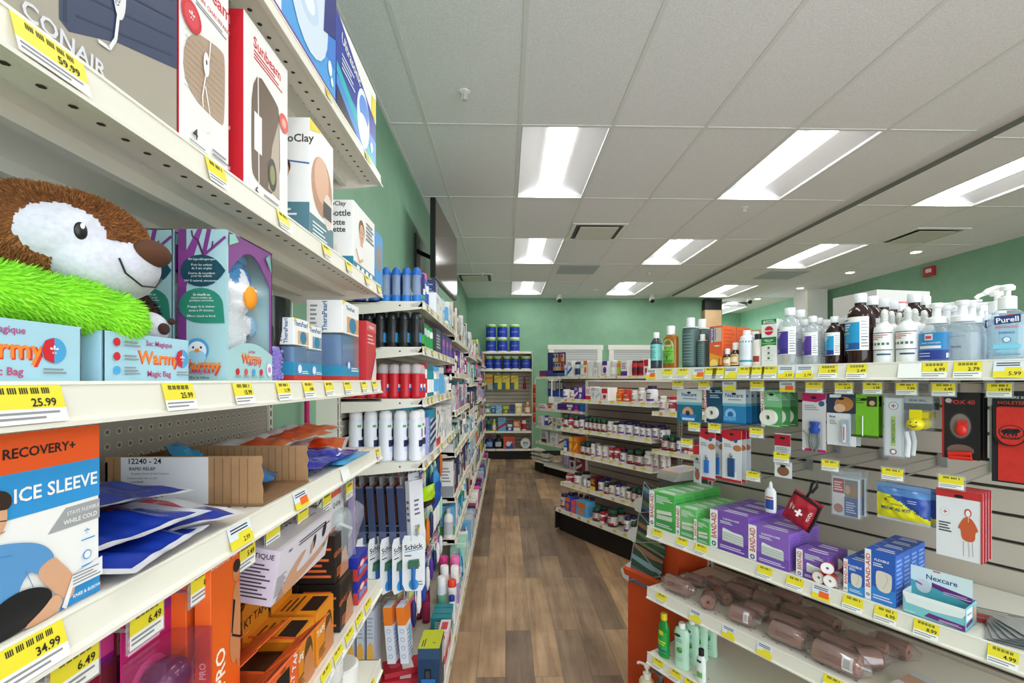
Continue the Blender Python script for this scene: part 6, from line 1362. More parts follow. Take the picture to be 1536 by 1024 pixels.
shelf(F, 0, 1.22, Z3, .41, 'third shelf of the bandage island, holding brown bandage rolls', px2([(993, 'y', ''), (1044, 'b', ''), (1094, 'b', ''), (1148, 'b', ''), (1250, 'y', ''), (1300, 'y', '')]), br=.05, lip=.044, holes=.045)
shelf(F, 0, 1.22, Z4, .41, 'lowest shelf of the bandage island, holding green bottles', px2([(988, 'y', ''), (1014, 'y', ''), (1036, 'y', '')]), br=.05, lip=.044, holes=.045)
# rear side of the island: deck carrying cartons
shelf(Frame(F.at(1.22, .49, 0).translation.x, F.at(1.22, .49, 0).translation.y, 121), 0, 1.22, 1.597, .36, 'top shelf on the far side of the bandage island, holding cartons', (), br=.045) if False else None
r = empty('shelf'); r.matrix_world = F.at(0, .485, 1.597); tag(r, 'top shelf on the far side of the bandage island, holding cartons', 'shelf')
MB().box(0, 1.22, 0, .40, -.03, 0, CREAM).build('deck', r); MB().box(0, 1.22, .395, .40, -.045, .002, CREAM).build('price_channel', r)
z = Z1+.0012
def up(a, b, d=.02): return (F.u(a, d)+F.u(b, d))/2, F.u(b, d)-F.u(a, d)
def g1(key, mk, name, label, cat, px, d, zz=z, rot=0, group=None): return item(key, mk, name, label, cat, F.u(px, d), d, zz, rot, group, Fr=F)
# antiseptic bottles
g1('teal', bottle([(.022, 0), (.0235, .004), (.0235, .105), (.018, .118), (.010, .128), (.010, .132)], M('#3b4450', .1), [(.0125, .128), (.0125, .150), (.011, .152)], '#ecebe8', (.035, .102, '#7fd0ca', .0235), 22, texts=(('Antiseptic', .007, '#2a5a60', .09),), patches=tuple((-.9, .6-.1*(i % 3), .045+.007*i, .0475+.007*i, '#3f8a88') for i in range(5))), 'antiseptic_bottle', 'small dark antiseptic bottle with turquoise label at the shelf end', 'bottle', 984.5, .035)
dh = .172
def dettol(name):
    r = empty(name); am = M('#a8641a', .06, 0, .93)
    MB().lathe([(.030, 0), (.034, .004), (.034, dh*.68), (.0315, dh*.745), (.022, dh*.79), (.016, dh*.80)], am, 24, sy=.62).build('body', rt if 0 else r)
    MB().lathe([(.0165, dh*.79), (.0165, dh*.985), (.015, dh)], '#f0efec', 20).build('cap', r)
    b = MB(); b.patch_cyl(.034, -.95, .85, .022, dh*.50, '#7cc242', 1, .62, 14, .0005)
    def arch(cx, cz, ra, rb, m, off, a0=0, a1=2*pi, n=24):
        R = .034+off; P = []
        for i in range(n): t = a0+(a1-a0)*i/n; P.append((cx+ra*cos(t), cz+rb*sin(t)))
        b.add([(R*sin(a), -R*cos(a)*.62, zz) for a, zz in P], [tuple(range(n))], m)
    arch(-.05, dh*.50, .90, .034, '#7cc242', .0007); arch(-.05, dh*.515, .82, .029, '#e4f0d0', .0009); arch(-.05, dh*.535, .66, .0225, '#5fa83a', .0012)
    b.text_cyl('Dettol', .016, '#f4f8f4', .034, dh*.54, -.05, 1, .62, .036, .0017); b.patch_cyl(.034, -.9, .7, dh*.385, dh*.40, '#2a6a34', 1, .62, 10, .0013)
    for i in range(3): b.patch_cyl(.034, -.8, .5-.2*i, dh*(.34-.035*i), dh*(.352-.035*i), '#1f5a2a', 1, .62, 8, .0013)
    b.patch_cyl(.034, -.9, .7, .024, .035, '#4a9a3a', 1, .62, 10, .0012); b.patch_cyl(.034, -.2, .0, .036, .05, '#2a6a34', 1, .62, 4, .0014)
    b.build('label', r); return r
g1('dettol', dettol, 'disinfectant_bottle', 'amber disinfectant bottle with green arched label and white cap', 'bottle', 1006.5, .035)
dk = lambda h, r: bottle([(r*.96, 0), (r, .004), (r, h*.78), (r*.93, h*.80), (r*.42, h*.825), (r*.42, h*.84)], M('#3c5450', .12), [(r*.5, h*.83), (r*.5, h*.985), (r*.45, h)], '#e6e8e8', (h*.05, h*.76, '#48625f', r), 24, patches=tuple((-1.0, .7, h*(.12+.06*i), h*(.135+.06*i), '#7f9a94') for i in range(10)), extra=lambda rt: MB().lathe([(r*.95, h*.785), (r*.95, h*.812), (r*.5, h*.825)], '#e0e4e2', 22).build('shoulder', rt))
g1('dk1', dk(.196, .031), 'antiseptic_bottle', 'tall dark green antiseptic bottle in front, beside the amber disinfectant', 'bottle', 1036, .045)
g1('dk1', dk(.196, .031), 'antiseptic_bottle', 'tall dark green antiseptic bottle standing behind the front one', 'bottle', 1053, .120)
g1('dk2', dk(.128, .018), 'antiseptic_bottle', 'small dark green antiseptic bottle tucked beside the orange carton', 'bottle', 1054, .045)
ua, ub = F.u(1061, .02), F.u(1079, .02); OC = '#e2622e'
mkor = single(carton(.052, .085, .150, OC, {'f': [('r', .06, .60, .34, .97, '#29357a'), ('t', .2, .78, .018, 'BETADINE', W, 90, .35), ('r', .36, .62, .95, .96, '#d0b8a8'), ('r', .42, .66, .52, .94, '#7a8ab8'), ('p', [(.02, 0), (.98, 0), (.98, .25), (.02, .36)], '#e89a3a'), ('e', .35, .10, .30, .10, '#f4d470'), ('p', [(.02, 0), (.98, 0), (.98, .05), (.02, .03)], '#3a1a10'), ('s', [(.75, .04), (.78, .22)], .003, '#3a1a10'), ('e', .60, .52, .24, .018, '#d8d0d0')], 'r': [('l', .1, .05, .9, .95, 10, '#d0501e')], 'l': [('l', .1, .05, .9, .95, 9, '#d0501e')]}))
for i, d in enumerate((.055, .145)):
    item('orcarton', mkor, 'antiseptic_carton', f'orange antiseptic carton with sunset picture, {["front", "rear"][i]} one', 'carton', (ua+ub)/2+.010, d+.008, z, 0, Fr=F)
vial = lambda h, r, lc: bottle([(r*.95, 0), (r, .003), (r, h*.58), (r*.5, h*.70), (r*.48, h*.72)], M('#3a1d10', .1), [(r*.62, h*.70), (r*.62, h*.97), (r*.55, h)], '#eceae6', (h*.08, h*.52, lc, r), 18, patches=((-1, .8, h*.12, h*.2, '#c8842a'), (-1, .8, h*.42, h*.5, '#d09a3a')))
g1('via1', vial(.066, .0145, '#e6dccb'), 'tincture_bottle', 'tiny brown tincture bottle with white cap in front of the orange cartons', 'bottle', 1091.5, .028)
g1('via2', vial(.086, .0165, '#ead9b4'), 'tincture_bottle', 'small brown tincture bottle with white cap beside the tiny one', 'bottle', 1103.5, .034)
tb = lambda h, r: bottle([(r*.95, 0), (r, .004), (r, h*.74), (r*.9, h*.82), (r*.5, h*.88), (r*.48, h*.90)], '#e8eaf0', [(r*.55, h*.88), (r*.55, h*.98), (r*.48, h)], '#f2f2f4', (h*.06, h*.72, '#e6e9f0', r), 22, patches=((-1.6, 1.6, h*.66, h*.71, '#2f9ab0'), (-1.6, 1.6, h*.13, h*.18, '#2f9ab0'), (-.9, .8, h*.30, h*.60, '#dfe2ee')))
g1('tb1', tb(.125, .0235), 'alcohol_bottle', 'white plastic bottle with two teal bands, in front', 'bottle', 1120.5, .035)
g1('tb1', tb(.125, .0235), 'alcohol_bottle', 'white plastic bottle with two teal bands, behind the front one', 'bottle', 1133, .095)
g1('tb3', bottle([(.018, 0), (.019, .003), (.019, .082), (.012, .092)], '#e6e0da', [(.013, .09), (.013, .108), (.011, .110)], '#2a2a30', (.01, .075, '#ece6e0', .019), 18, patches=((-.6, .6, .015, .035, '#a03a30'),)), 'small_bottle', 'small white bottle with black cap and red flower print', 'bottle', 1138, .036)
ua, ub = F.u(1143, .02), F.u(1166.5, .02)
box_item('bac', 'antiseptic_spray_carton', 'narrow white and green carton with red disc', ua, ub, .015, .036, Z1, .153, '#ecebe6', {'f': [('r', 0, .90, 1, 1, '#1c7a40'), ('t', .25, .95, .014, '#1', W, 0, .3), ('l', .4, .91, .95, .99, 3, '#cfe6d4'), ('c', .5, .76, .0145, '#c8203a'), ('t', .5, .76, .009, 'Bactine', W), ('r', 0, .46, 1, .62, '#1c7a40'), ('t', .5, .555, .007, 'FIRST AID', W), ('t', .5, .53, .006, 'SPRAY', W), ('r', .05, .475, .95, .50, '#7ac24a'), ('p', [(0, .43), (.5, .46), (1, .44), (1, .46), (0, .46)], '#1c7a40'), ('c', .5, .39, .004, '#5a7a6a'), ('c', .5, .28, .004, '#5a7a6a'), ('c', .5, .17, .004, '#3a8a6a')]+[('l', .2, .33-.11*i, .8, .35-.11*i, 1, '#c8c8c4') for i in range(3)]}, Fr=F)
CL = CLEAR('#e6ecf0', .5, .06, .06)
def alco(h, r, body, lab, lab2, cap='#e6e8ea', cb=False):
    pr = [(r*.95, 0), (r, .004), (r, h*.62), (r*.96, h*.68), (r*.72, h*.78), (r*.40, h*.83), (r*.38, h*.88)]
    def make(name):
        rt = empty(name); MB().lathe(pr, body, 26).build('body', rt)
        MB().lathe([(r*.43, h*.87), (r*.45, h*.89), (r*.45, h*.99), (r*.41, h)], cap, 20).build('cap', rt)
        b = MB(); b.patch_cyl(r, -1.25, .95, h*.19, h*.66, W, n=16); b.patch_cyl(r, -1.3, .32, h*.20, h*.585, lab, n=12, off=.0007); b.patch_cyl(r, -1.3, .32, h*.20, h*.295, lab2, n=12, off=.0009)
        b.patch_cyl(r, -1.18, -.5, h*.61, h*.63, '#8a8a90', off=.0008)
        for i in range(3): b.patch_cyl(r, -1.05, -.3-.12*i, h*(.545-.034*i), h*(.562-.034*i), W, off=.0011)
        if cb: b.patch_cyl(r, -1.05, -.4, h*.425, h*.44, '#b8d84a', off=.0011)
        for i in range(2): b.patch_cyl(r, -1.05, -.5, h*(.265-.03*i), h*(.275-.03*i), '#c8d8f0', off=.0011)
        for i in range(9): b.patch_cyl(r, .42, .88-.05*(i % 3), h*(.24+.043*i), h*(.252+.043*i), '#a8a8ae' if i > 3 else '#5a5a60', off=.0008)
        b.build('label', rt); return rt
    return make
A1, A2 = alco(.185, .034, CL, '#4a3a9a', '#3a2f84'), alco(.150, .026, CL, '#5a3c9c', '#4a3488')
g1('alc1', A1, 'rubbing_alcohol_bottle', 'large clear rubbing alcohol bottle with purple label, in front', 'bottle', 1185, .042)
g1('alc1', A1, 'rubbing_alcohol_bottle', 'large clear rubbing alcohol bottle behind the front purple labelled one', 'bottle', 1200, .12)
g1('alc2', A2, 'rubbing_alcohol_bottle', 'smaller clear rubbing alcohol bottle with purple label, in front', 'bottle', 1219, .035)
for j, (px, d) in enumerate(((1207, .10), (1228, .10), (1240, .165))): g1('alc2', A2, 'rubbing_alcohol_bottle', f'smaller clear rubbing alcohol bottle in the rear ranks, {ORD[j]} along', 'bottle', px, d)
BRN = M('#2c1614', .1)
P1, P2 = alco(.200, .035, BRN, '#2a9ad0', '#1f5aa0', cb=True), alco(.142, .024, BRN, '#2a9ad0', '#2a3a8a', cb=True)
g1('per2', P2, 'peroxide_bottle', 'small brown peroxide bottle with blue label, in front', 'bottle', 1252, .034)
g1('per2', P2, 'peroxide_bottle', 'small brown peroxide bottle behind the front small one', 'bottle', 1265, .092)
g1('per1', P1, 'peroxide_bottle', 'large brown peroxide bottle with blue label, frontmost', 'bottle', 1290.5, .042)
for j, (px, d) in enumerate(((1308, .12), (1325, .198), (1338, .276), (1350, .350))): g1('per1', P1, 'peroxide_bottle', f'large brown peroxide bottle, {ORD[j]} behind the frontmost one', 'bottle', px, d)
for j, (px, d) in enumerate(((1371, .17), (1386, .25))): g1('per1', P1, 'peroxide_bottle', f'large brown peroxide bottle behind the pump soaps, {["nearer", "farther"][j]} one', 'bottle', px, d)
def saline(name):
    h = .148; r = .0245; rt = empty(name)
    MB().lathe([(r*.94, 0), (r, .004), (r, h*.60), (r*.94, h*.66), (r*.5, h*.73), (r*.34, h*.75)], '#ebebec', 24).build('body', rt)
    b = MB(); pr = [(.0095, h*.74)]
    for i in range(6): zz = h*(.76+.028*i); pr += [(.0095, zz), (.0098, zz+.0014), (.0075, zz+.0018), (.0075, zz+.0034)]
    pr += [(.008, h*.94), (.006, h*.98), (.003, h)]; b.lathe(pr, '#e2e2e0', 16).build('nozzle', rt)
    b = MB(); b.patch_cyl(r, -1.3, 1.1, h*.23, h*.56, '#f2f2f2', n=14)
    b.patch_cyl(r, -1.3, 1.1, h*.545, h*.56, '#4a4a58', n=14, off=.0007); b.patch_cyl(r, -1.3, 1.1, h*.235, h*.25, '#4a4a58', n=14, off=.0007)
    for i in range(3): b.patch_cyl(r, -1.2, .6-.4*i, h*(.505-.035*i), h*(.52-.035*i), '#c85a50', off=.0008)
    for i in range(5): b.patch_cyl(r, -1.1+.4*i, -.85+.4*i, h*.33, h*.375, '#5a6a5a', n=3, off=.0008)
    b.patch_cyl(r, -.4, .9, h*.145, h*.175, '#2a4a6a', off=.0007); b.build('label', rt); return rt
for j, (px, d) in enumerate(((1326.5, .036), (1361.5, .036))):
    g1('sal', saline, 'saline_bottle', f'white saline wash bottle with ribbed nozzle, front, beside the {["peroxide", "blue pump soap"][j]}', 'bottle', px, d)
for j, (px, d) in enumerate(((1337, .09), (1349, .145), (1372, .09), (1386, .15))): g1('sal', saline, 'saline_bottle', f'white saline wash bottle with ribbed nozzle in the rear ranks, {ORD[j]} along', 'bottle', px, d)
def foamer(lab):
    def make(name):
        rt = empty(name); r = .034; h = .10; k = .62
        MB().lathe([(r*.95, 0), (r, .005), (r*1.02, h*.5), (r*.98, h*.78), (r*.7, h*.92), (r*.62, h)], CLEAR('#e6eef4', .38), 24, sy=k).build('body', rt)
        if lab:
            b = MB(); b.patch_cyl(r, -1.35, 1.2, .006, h*.74, '#2a86c4', 1.02, k*1.02, 16); b.patch_cyl(r, -1.35, 1.2, .006, h*.30, '#2a3f92', 1.02, k*1.02, 16, .0008); b.patch_cyl(r, -.55, -.05, h*.55, h*.71, '#d8dce4', 1.02, k*1.02, 4, .001); b.patch_cyl(r, -.48, -.12, h*.585, h*.66, '#d0505a', 1.02, k*1.02, 4, .0012)
            b.patch_cyl(r, -1.0, .4, h*.34, h*.41, '#f0e2e2', 1.02, k*1.02, 8, .001); b.text_cyl('HAND SANITIZER', .007, W, r, h*.48, -.2, 1.02, k*1.02, .04, .0014)
            for i in range(2): b.patch_cyl(r, -1.1, -.2, h*(.14+.07*i), h*(.16+.07*i), '#c8d8f0', 1.02, k*1.02, 6, .001)
            b.patch_cyl(r, .7, .9, h*.10, h*.22, '#d8e4f4', 1.02, k*1.02, 3, .001); b.build('label', rt)
        else:
            b = MB(); b.text_cyl('99.9%', .008, '#6a7078', r, h*.35, -.2, 1.02, k*1.02, .03, .001); b.patch_cyl(r, -.6, .3, h*.6, h*.62, '#9aa0a8', 1.02, k*1.02, 6, .0008); b.build('label', rt)
            MB().lathe([(r*.9, .004), (r*.95, h*.5), (r*.9, h*.7)], M('#d8e2ea', .05, 0, .35), 18, sy=k).build('contents', rt)
        b = MB().lathe([(r*.66, h*.97), (r*.66, h*1.10), (r*.56, h*1.13)], '#f0f0f2', 20); b.build('collar', rt)
        b = MB().lathe([(.0095, h*1.12), (.0085, h*1.36), (.013, h*1.38), (.015, h*1.47), (.012, h*1.49)], '#f2f2f4', 16); b.box(-.034, .0, -.006, .006, h*1.43, h*1.48, '#f2f2f4', RZ(200)); b.box(-.02, .014, -.007, .007, h*1.40, h*1.475, '#f2f2f4'); b.build('pump', rt); return rt
    return make
g1('foamb', foamer(True), 'pump_soap_bottle', 'hand sanitizer pump with blue wrap label', 'pump bottle', 1405, .035)
for j in range(5): item('foamc', foamer(False), 'pump_soap_bottle', f'clear unlabelled pump bottle, {ORD[j]} back in its file beside the blue one', 'pump bottle', F.u(1444, .035), .035+.066*j, z, 0, Fr=F)
for j in range(2): item('foamb', foamer(True), 'pump_soap_bottle', f'hand sanitizer pump with blue label, {ORD[j+1]} back in its file', 'pump bottle', F.u(1405, .035), .105+.066*j, z, 0, Fr=F)
def purell(name):
    rt = empty(name); w, h = .066, .118; k = .55; r = w/2
    MB().lathe([(r*.94, 0), (r, .006), (r, h*.80), (r*.93, h*.90), (r*.6, h*.97), (r*.42, h)], CLEAR('#e4eef4', .30), 28, sy=k, sq=3).build('body', rt)
    MB().lathe([(r*.88, .006), (r*.93, .012), (r*.93, h*.78), (r*.80, h*.88)], M('#cfe0ea', .05, 0, .30), 24, sy=k, sq=3).build('contents', rt)
    b = MB(); F2 = lambda x, zz: (x, -r*k-.0012, zz)
    def rq(x0, x1, z0, z1, m, e=0, sk=0): b.quad((x0, -r*k-.0008-e, z0), (x1, -r*k-.0008-e, z0+sk), (x1, -r*k-.0008-e, z1+sk), (x0, -r*k-.0008-e, z1), m)
    rq(-.020, .022, h*.70, h*.86, '#27357e', 0, .003); b.text('Purell', .017, W, TR((.001, -r*k-.0016, h*.785)) @ RX(90) @ RZ(4), .036)
    rq(-.005, .010, h*.855, h*.875, '#c83a4a', .0002, .002)
    b.text('ADVANCED', .008, '#d8586a', TR((0, -r*k-.0016, h*.645)) @ RX(90), .038); b.text('SCIENCE', .007, '#2a4a9a', TR((.0, -r*k-.0016, h*.535)) @ RX(90), .026)
    b.lathe([(.001, 0), (.007, 0)], '#3a6aa8', 18, T=TR((0, -r*k-.0012, h*.40)) @ RX(90), caps=False); b.lathe([(.001, 0), (.0055, 0)], '#d8e6ee', 18, T=TR((0, -r*k-.0016, h*.40)) @ RX(90), caps=False)
    rq(-.022, .022, h*.23, h*.31, '#7ac8e0', .0001); rq(-.018, .018, h*.15, h*.20, '#8ab8d0', .0001); rq(-.022, .022, h*.10, h*.12, '#7a90b0', .0001)
    b.build('label', rt)
    MB().quad((-r*.9, r*k*.9, .01), (r*.9, r*k*.9, .01), (r*.9, r*k*.9, h*.7), (-r*.9, r*k*.9, h*.7), '#8fd0e8').build('back_label', rt)
    zz = h
    b = MB().lathe([(.016, zz), (.016, zz+.028), (.0125, zz+.03), (.006, zz+.031), (.006, zz+.043), (.013, zz+.044), (.0135, zz+.052), (.009, zz+.057)], '#f2f2f2', 22)
    b.tube([(.004, 0, zz+.050), (-.018, -.004, zz+.053), (-.032, -.007, zz+.047), (-.037, -.008, zz+.041)], .0052, '#f2f2f2', 8); b.build('pump', rt); return rt
item('purell', purell, 'hand_sanitizer', 'large clear hand sanitizer pump bottle with navy name panel', 'pump bottle', F.u(1511, .04), .04, z, 8, Fr=F)
item('purell', purell, 'hand_sanitizer', 'large clear hand sanitizer pump bottle behind the front one', 'pump bottle', F.u(1495, .11), .115, z, 8, Fr=F)
# cartons on the far side
cu_, cd_ = F.u(1315, .60), .60; ca, sa = cos(radians(67)), sin(radians(67)); bw, bd_ = .24, .20
item('bigcart', single(carton(bw, bd_, F.z(434, cu_, cd_)-1.5985, '#c9c6c4', {'f': [('t', .5, .80, .045, 'BOTTLES', '#c8606a', 0, .8), ('l', .15, .55, .8, .70, 2, '#c89a9e')], 'l': [('p', [(.45, .45), (.85, .72), (.95, .68), (.95, .45)], '#4a322c')]})), 'shipping_carton', 'large white shipping carton with red print on the far side of the bandage island', 'carton', cu_+ca*bw/2-sa*bd_/2, cd_+sa*bw/2+ca*bd_/2, 1.5985, 67, Fr=F)
for j, (px, d, w, h) in enumerate(((1120, .62, .14, .17), (1150, .78, .16, .20))):
    item(('tanc', j), single(carton(w, .12, h, '#c9a27e', {'f': [('l', .1, .3, .9, .8, 3, '#b08a66')]})), 'small_carton', f'pale brown carton on the far side of the bandage island, {["nearer the wooden post", "beside it"][j]}', 'carton', F.u(px, d), d, 1.5985, 10, Fr=F)
# ------------------------------------------------------------------ hanging goods of the first-aid island
HD = .41
def gh(px, py, lab, kind='y', price='', dfront=.03, w=.046, h=.032):
    u = F.u(px, dfront); zz = F.z(py, u, dfront)
    return hook(F, u, zz-.026+h/2, HD, lab, HD-dfront-.01, kind, price, tw=w, th=h)
LBL = 'display hook with yellow ticket on the bandage island, '
def ght(px, py, hw, lab, k, p, df=.03): gh(px, py, LBL+lab, k, p, df, F.u(px+hw, df)-F.u(px-hw, df), .031)
for px, py, hw, k, p, lab in ((1017, 577.5, 8, 'y', '', 'over the turquoise tape card'), (1056.5, 578, 8.5, 'y', '', 'over the white tape roll'), (1094, 579, 10, 'b', '', 'over the blue tape cards'), (1136, 579, 10, 'y', '', 'left of the green tape cards'), (1181, 580, 11, 'o', '', 'over the green tape cards'), (1221.5, 581, 12.5, 'y', '', 'over the magenta card'), (1266, 582, 13, 'y', '5.29', 'over the thermometer card'), (1309, 582, 14, 'y', '3.99', 'over the lime green card'), (1360, 583, 15.5, 'y', '7.99', 'over the clear ice pouch'), (1415.5, 584, 17.5, 'y', '6.49', 'over the black whistle card'), (1499, 585, 19, 'y', '19.99', 'over the red holster')): ght(px, py, hw, lab, k, p)
for px, py, hw, lab in ((1041.5, 640, 8.5, 'over the first red and white card'), (1072, 642, 9, 'over the second red and white card'), (1135, 649, 10, 'beyond the red and white cards'), (1030.5, 664.5, 8.5, 'at the island end beside the jars'), (1172.5, 686, 11.5, 'on the small dangling pack'), (1130, 714, 10, 'left of the white bottle'), (1245.5, 698, 12.5, 'over the brochures'), (1339, 711, 16, 'on the yellow medical kit'), (1427, 723, 19, 'over the poncho packs')): ght(px, py, hw, lab, 'y', '')
def card(key, px0, px1, y0, y1, col, dec, name, labs, cat='carded pack', blister=None, d=.05, gap=.014, n=1, rot=0):
    u = (F.u(px0, d)+F.u(px1, d))/2; w = F.u(px1, d)-F.u(px0, d); zt = F.z(y0, u, d); h = zt-F.z(y1, u, d)
    mk = hangcard(w, h, col, dec, blister(w, h) if blister else None)
    for i in range(n): item(key, mk, name, labs[i], cat, u, d+gap*i, zt-.012, rot, Fr=F)
def roll(x, zf, r, hole, wd, m='#e9e6de'):
    def f(w, h):
        b = MB(); T = TR((x*w, -.001, -h*zf)) @ RX(90)
        b.lathe([(hole, 0), (hole, wd), (r, wd), (r, 0)], m, 28, T=T, caps=False)
        return [('tape_roll', b)]
    return f
OB = '#16708c'
nex = lambda ring: [('r', 0, .60, 1, 1, '#d4dde2'), ('r', 0, .52, 1, .60, '#6fb4c4'), ('t', .5, .83, .020, 'Nexcare', '#2f4a88', 0, .8), ('l', .25, .68, .8, .74, 1, '#7a8aa0')]
card('nex1', 1015.5, 1053, 583, 633, OB, nex(1)+[('c', .45, .26, .026, '#e0a27e'), ('p', [(.12, .24), (.80, .24), (.72, .06), (.5, .02), (.22, .06)], '#2a7ad0'), ('c', .45, .27, .010, '#1a3a54'), ('r', .22, .06, .72, .13, '#d4e2ee')], 'tape_card', ['turquoise adhesive tape card with peach ring, nearest the island end'], 'tape card')
BAc = lambda base: [('p', [(0, 0), (.16, 0), (.08, 1), (-.02, 1)], '#f0efee'), ('t', .055, .62, .026, 'BAND-AID', '#c81e34', 87, .55), ('l', .28, .84, .95, .93, 2, '#dce8f0'), ('l', .3, .70, .8, .80, 2, '#b8d0d8'), ('c', .17, .06, .006, '#1f3f8a')]
card('bat', 1057, 1085, 581, 634, '#174a68', BAc(0), 'tape_card', ['dark blue tape card with white cloth tape roll'], 'tape card', roll(-.02, .62, .0235, .009, .016))
card('nex2', 1084, 1119, 584, 636, '#2a82bc', nex(0)+[('c', .35, .27, .022, '#8ac4e4'), ('c', .35, .27, .011, '#2a6ab0'), ('r', .05, .10, .6, .22, '#5aa8dc'), ('r', .0, .0, 1, .05, '#1a5a94')], 'tape_card', [f'sky blue adhesive tape card, {["front", "second", "third", "rearmost"][i]} in its file' for i in range(4)], 'tape card', n=4, gap=.034)
card('bag', 1142, 1173, 585, 641, '#4a9a54', [('r', 0, .55, 1, 1, '#7ab888'), ('p', [(0, 0), (.20, 0), (.12, 1), (-.04, 1)], '#f0efee'), ('t', .07, .66, .028, 'BAND-AID', '#c81e34', 87, .55), ('t', .6, .93, .008, 'HURT-FREE', '#2a4a30'), ('l', .3, .72, .9, .88, 3, '#cfe8d4'), ('l', .3, .03, .9, .08, 1, '#cfe8d4')], 'tape_card', [f'green tape card, {["front, with white tape roll", "second in its file", "rearmost in its file"][i]}' for i in range(3)], 'tape card', roll(-.06, .63, .026, .0085, .018), n=3, gap=.05)
def clips(w, h):
    b = MB(); b.lathe([(.012, -h*.62), (.0165, -h*.55), (.010, -h*.50), (.015, -h*.44), (.013, -h*.42)], '#1f45a0', 16, T=TR((w*.08, -.008, 0)), sy=.6); q_ = MB()
    for s in (-1, 1): q_.tube([(w*.08+s*.010, -.008, -h*.62), (w*.08+s*.013, -.010, -h*.78), (w*.08+s*.004, -.010, -h*.92)], .004, M('#7c7f80', .3, .6), 8)
    q_.tube([(-w*.42, -.006, -h*.58), (-w*.2, -.010, -h*.66), (w*.05, -.01, -h*.82)], .0018, M('#8c8f90', .3, .6), 6)
    return [('grip', b), ('blade', q_)]
card('mag', 1203.5, 1239, 589, 677, '#cfccd0', [('p', [(0, .86), (0, 1), (1, 1), (1, .90), (.6, .84)], '#b01a5a'), ('c', .82, .82, .0085, '#2a5a8a'), ('l', .1, .70, .7, .80, 3, GREYINK), ('r', .0, 0, 1, .045, '#b8206a'), ('c', .06, .03, .004, '#f0e0f0'), ('r', .28, .06, .86, .52, '#b4b5b8')], 'clipper_card', ['white and magenta carded clippers with blue grip'], 'carded pack', clips)
def therm(w, h):
    b = MB().box(w*.05, w*.30, -.012, -.002, -h*.88, -h*.42, M('#b8c8d8', .1, 0, .5)); b.box(w*.12, w*.22, -.014, -.012, -h*.85, -h*.5, '#d8dce2'); b.box(w*.15, w*.19, -.0146, -.014, -h*.8, -h*.55, '#c85a50'); return [('thermometer', b)]
card('thr', 1240.5, 1284, 590, 668, '#dcdde0', [('r', 0, .62, 1, 1, '#26304e'), ('r', .1, .92, .5, .98, '#e8e8ec'), ('e', .6, .80, .32, .14, '#b07840'), ('e', .45, .72, .2, .08, '#d8b090'), ('t', .2, .55, .010, 'first', '#2a3a6a', 0, .3), ('l', .1, .40, .35, .50, 3, GREYINK), ('r', .78, 0, .84, .6, '#c8ccd6')], 'thermometer_card', [f'carded thermometer with cat picture, {["front", "rear"][i]} one' for i in range(2)], 'carded pack', therm, n=2, gap=.03)
def pin(w, h):
    return [('blister', MB().lathe([(.001, -.006), (.022, -.006), (.022, 0)], '#1c2018', 22, T=TR((0, -.001, -h*.66)) @ RX(90), caps=False).tube([(0, -.01, -h*.86), (0, -.01, -h*.40)], .0014, METAL))]
card('lim', 1275, 1318, 591, 656, '#76b82a', [('r', .6, .72, .95, .95, '#2a2a20'), ('c', .78, .80, .007, '#c8a080'), ('l', .1, .78, .5, .92, 3, '#3a6a14'), ('r', 0, 0, 1, .06, '#3a5a14')], 'needle_card', [f'lime green card with round black needle case, {["front", "rear"][i]} one' for i in range(2)], 'carded pack', pin, n=2, gap=.03)
# clear pouches
def icepouch(name):
    rt = empty(name); w, h = .042, .160
    b = MB().box(-w/2, w/2, -.004, .004, -h, 0, M('#c9cdd2', .15)); T = TR((0, 0, -h))
    b.decor('f', [('r', .08, .02, .92, .98, '#dde0e4'), ('c', .5, .86, .0115, '#8a98a8'), ('c', .5, .86, .0095, '#e4e6ea'), ('t', .5, .86, .022, '+', '#c82438'), ('r', .38, .18, .62, .68, '#a8cc2a'), ('t', .5, .43, .011, 'EMERGENCY', '#2a3a1c', 90, .48), ('c', .5, .08, .008, '#9a2030'), ('c', .5, .08, .005, '#e4e6ea')], w, .008, h, T); b.build('pouch', rt)
    MB().tube([(w/2+.004, .004, -.09), (w/2+.009, .006, -.12), (w/2+.006, .004, -.158)], .006, M('#d8dade', .2), 8).build('foil_strip', rt)
    MB().box(-w/2-.003, w/2+.003, -.005, .005, -h-.006, .012, CLEAR('#eef2f4', .18)).build('sleeve', rt); return rt
for i in range(2): item('icep', icepouch, 'blanket_pouch', f'clear tall pouch with red cross badge and lime strip, {["front", "rear"][i]} one', 'clear pouch', F.u(1341, .05), .05+.04*i, F.z(596, F.u(1341, .05), .05), 0, Fr=F)
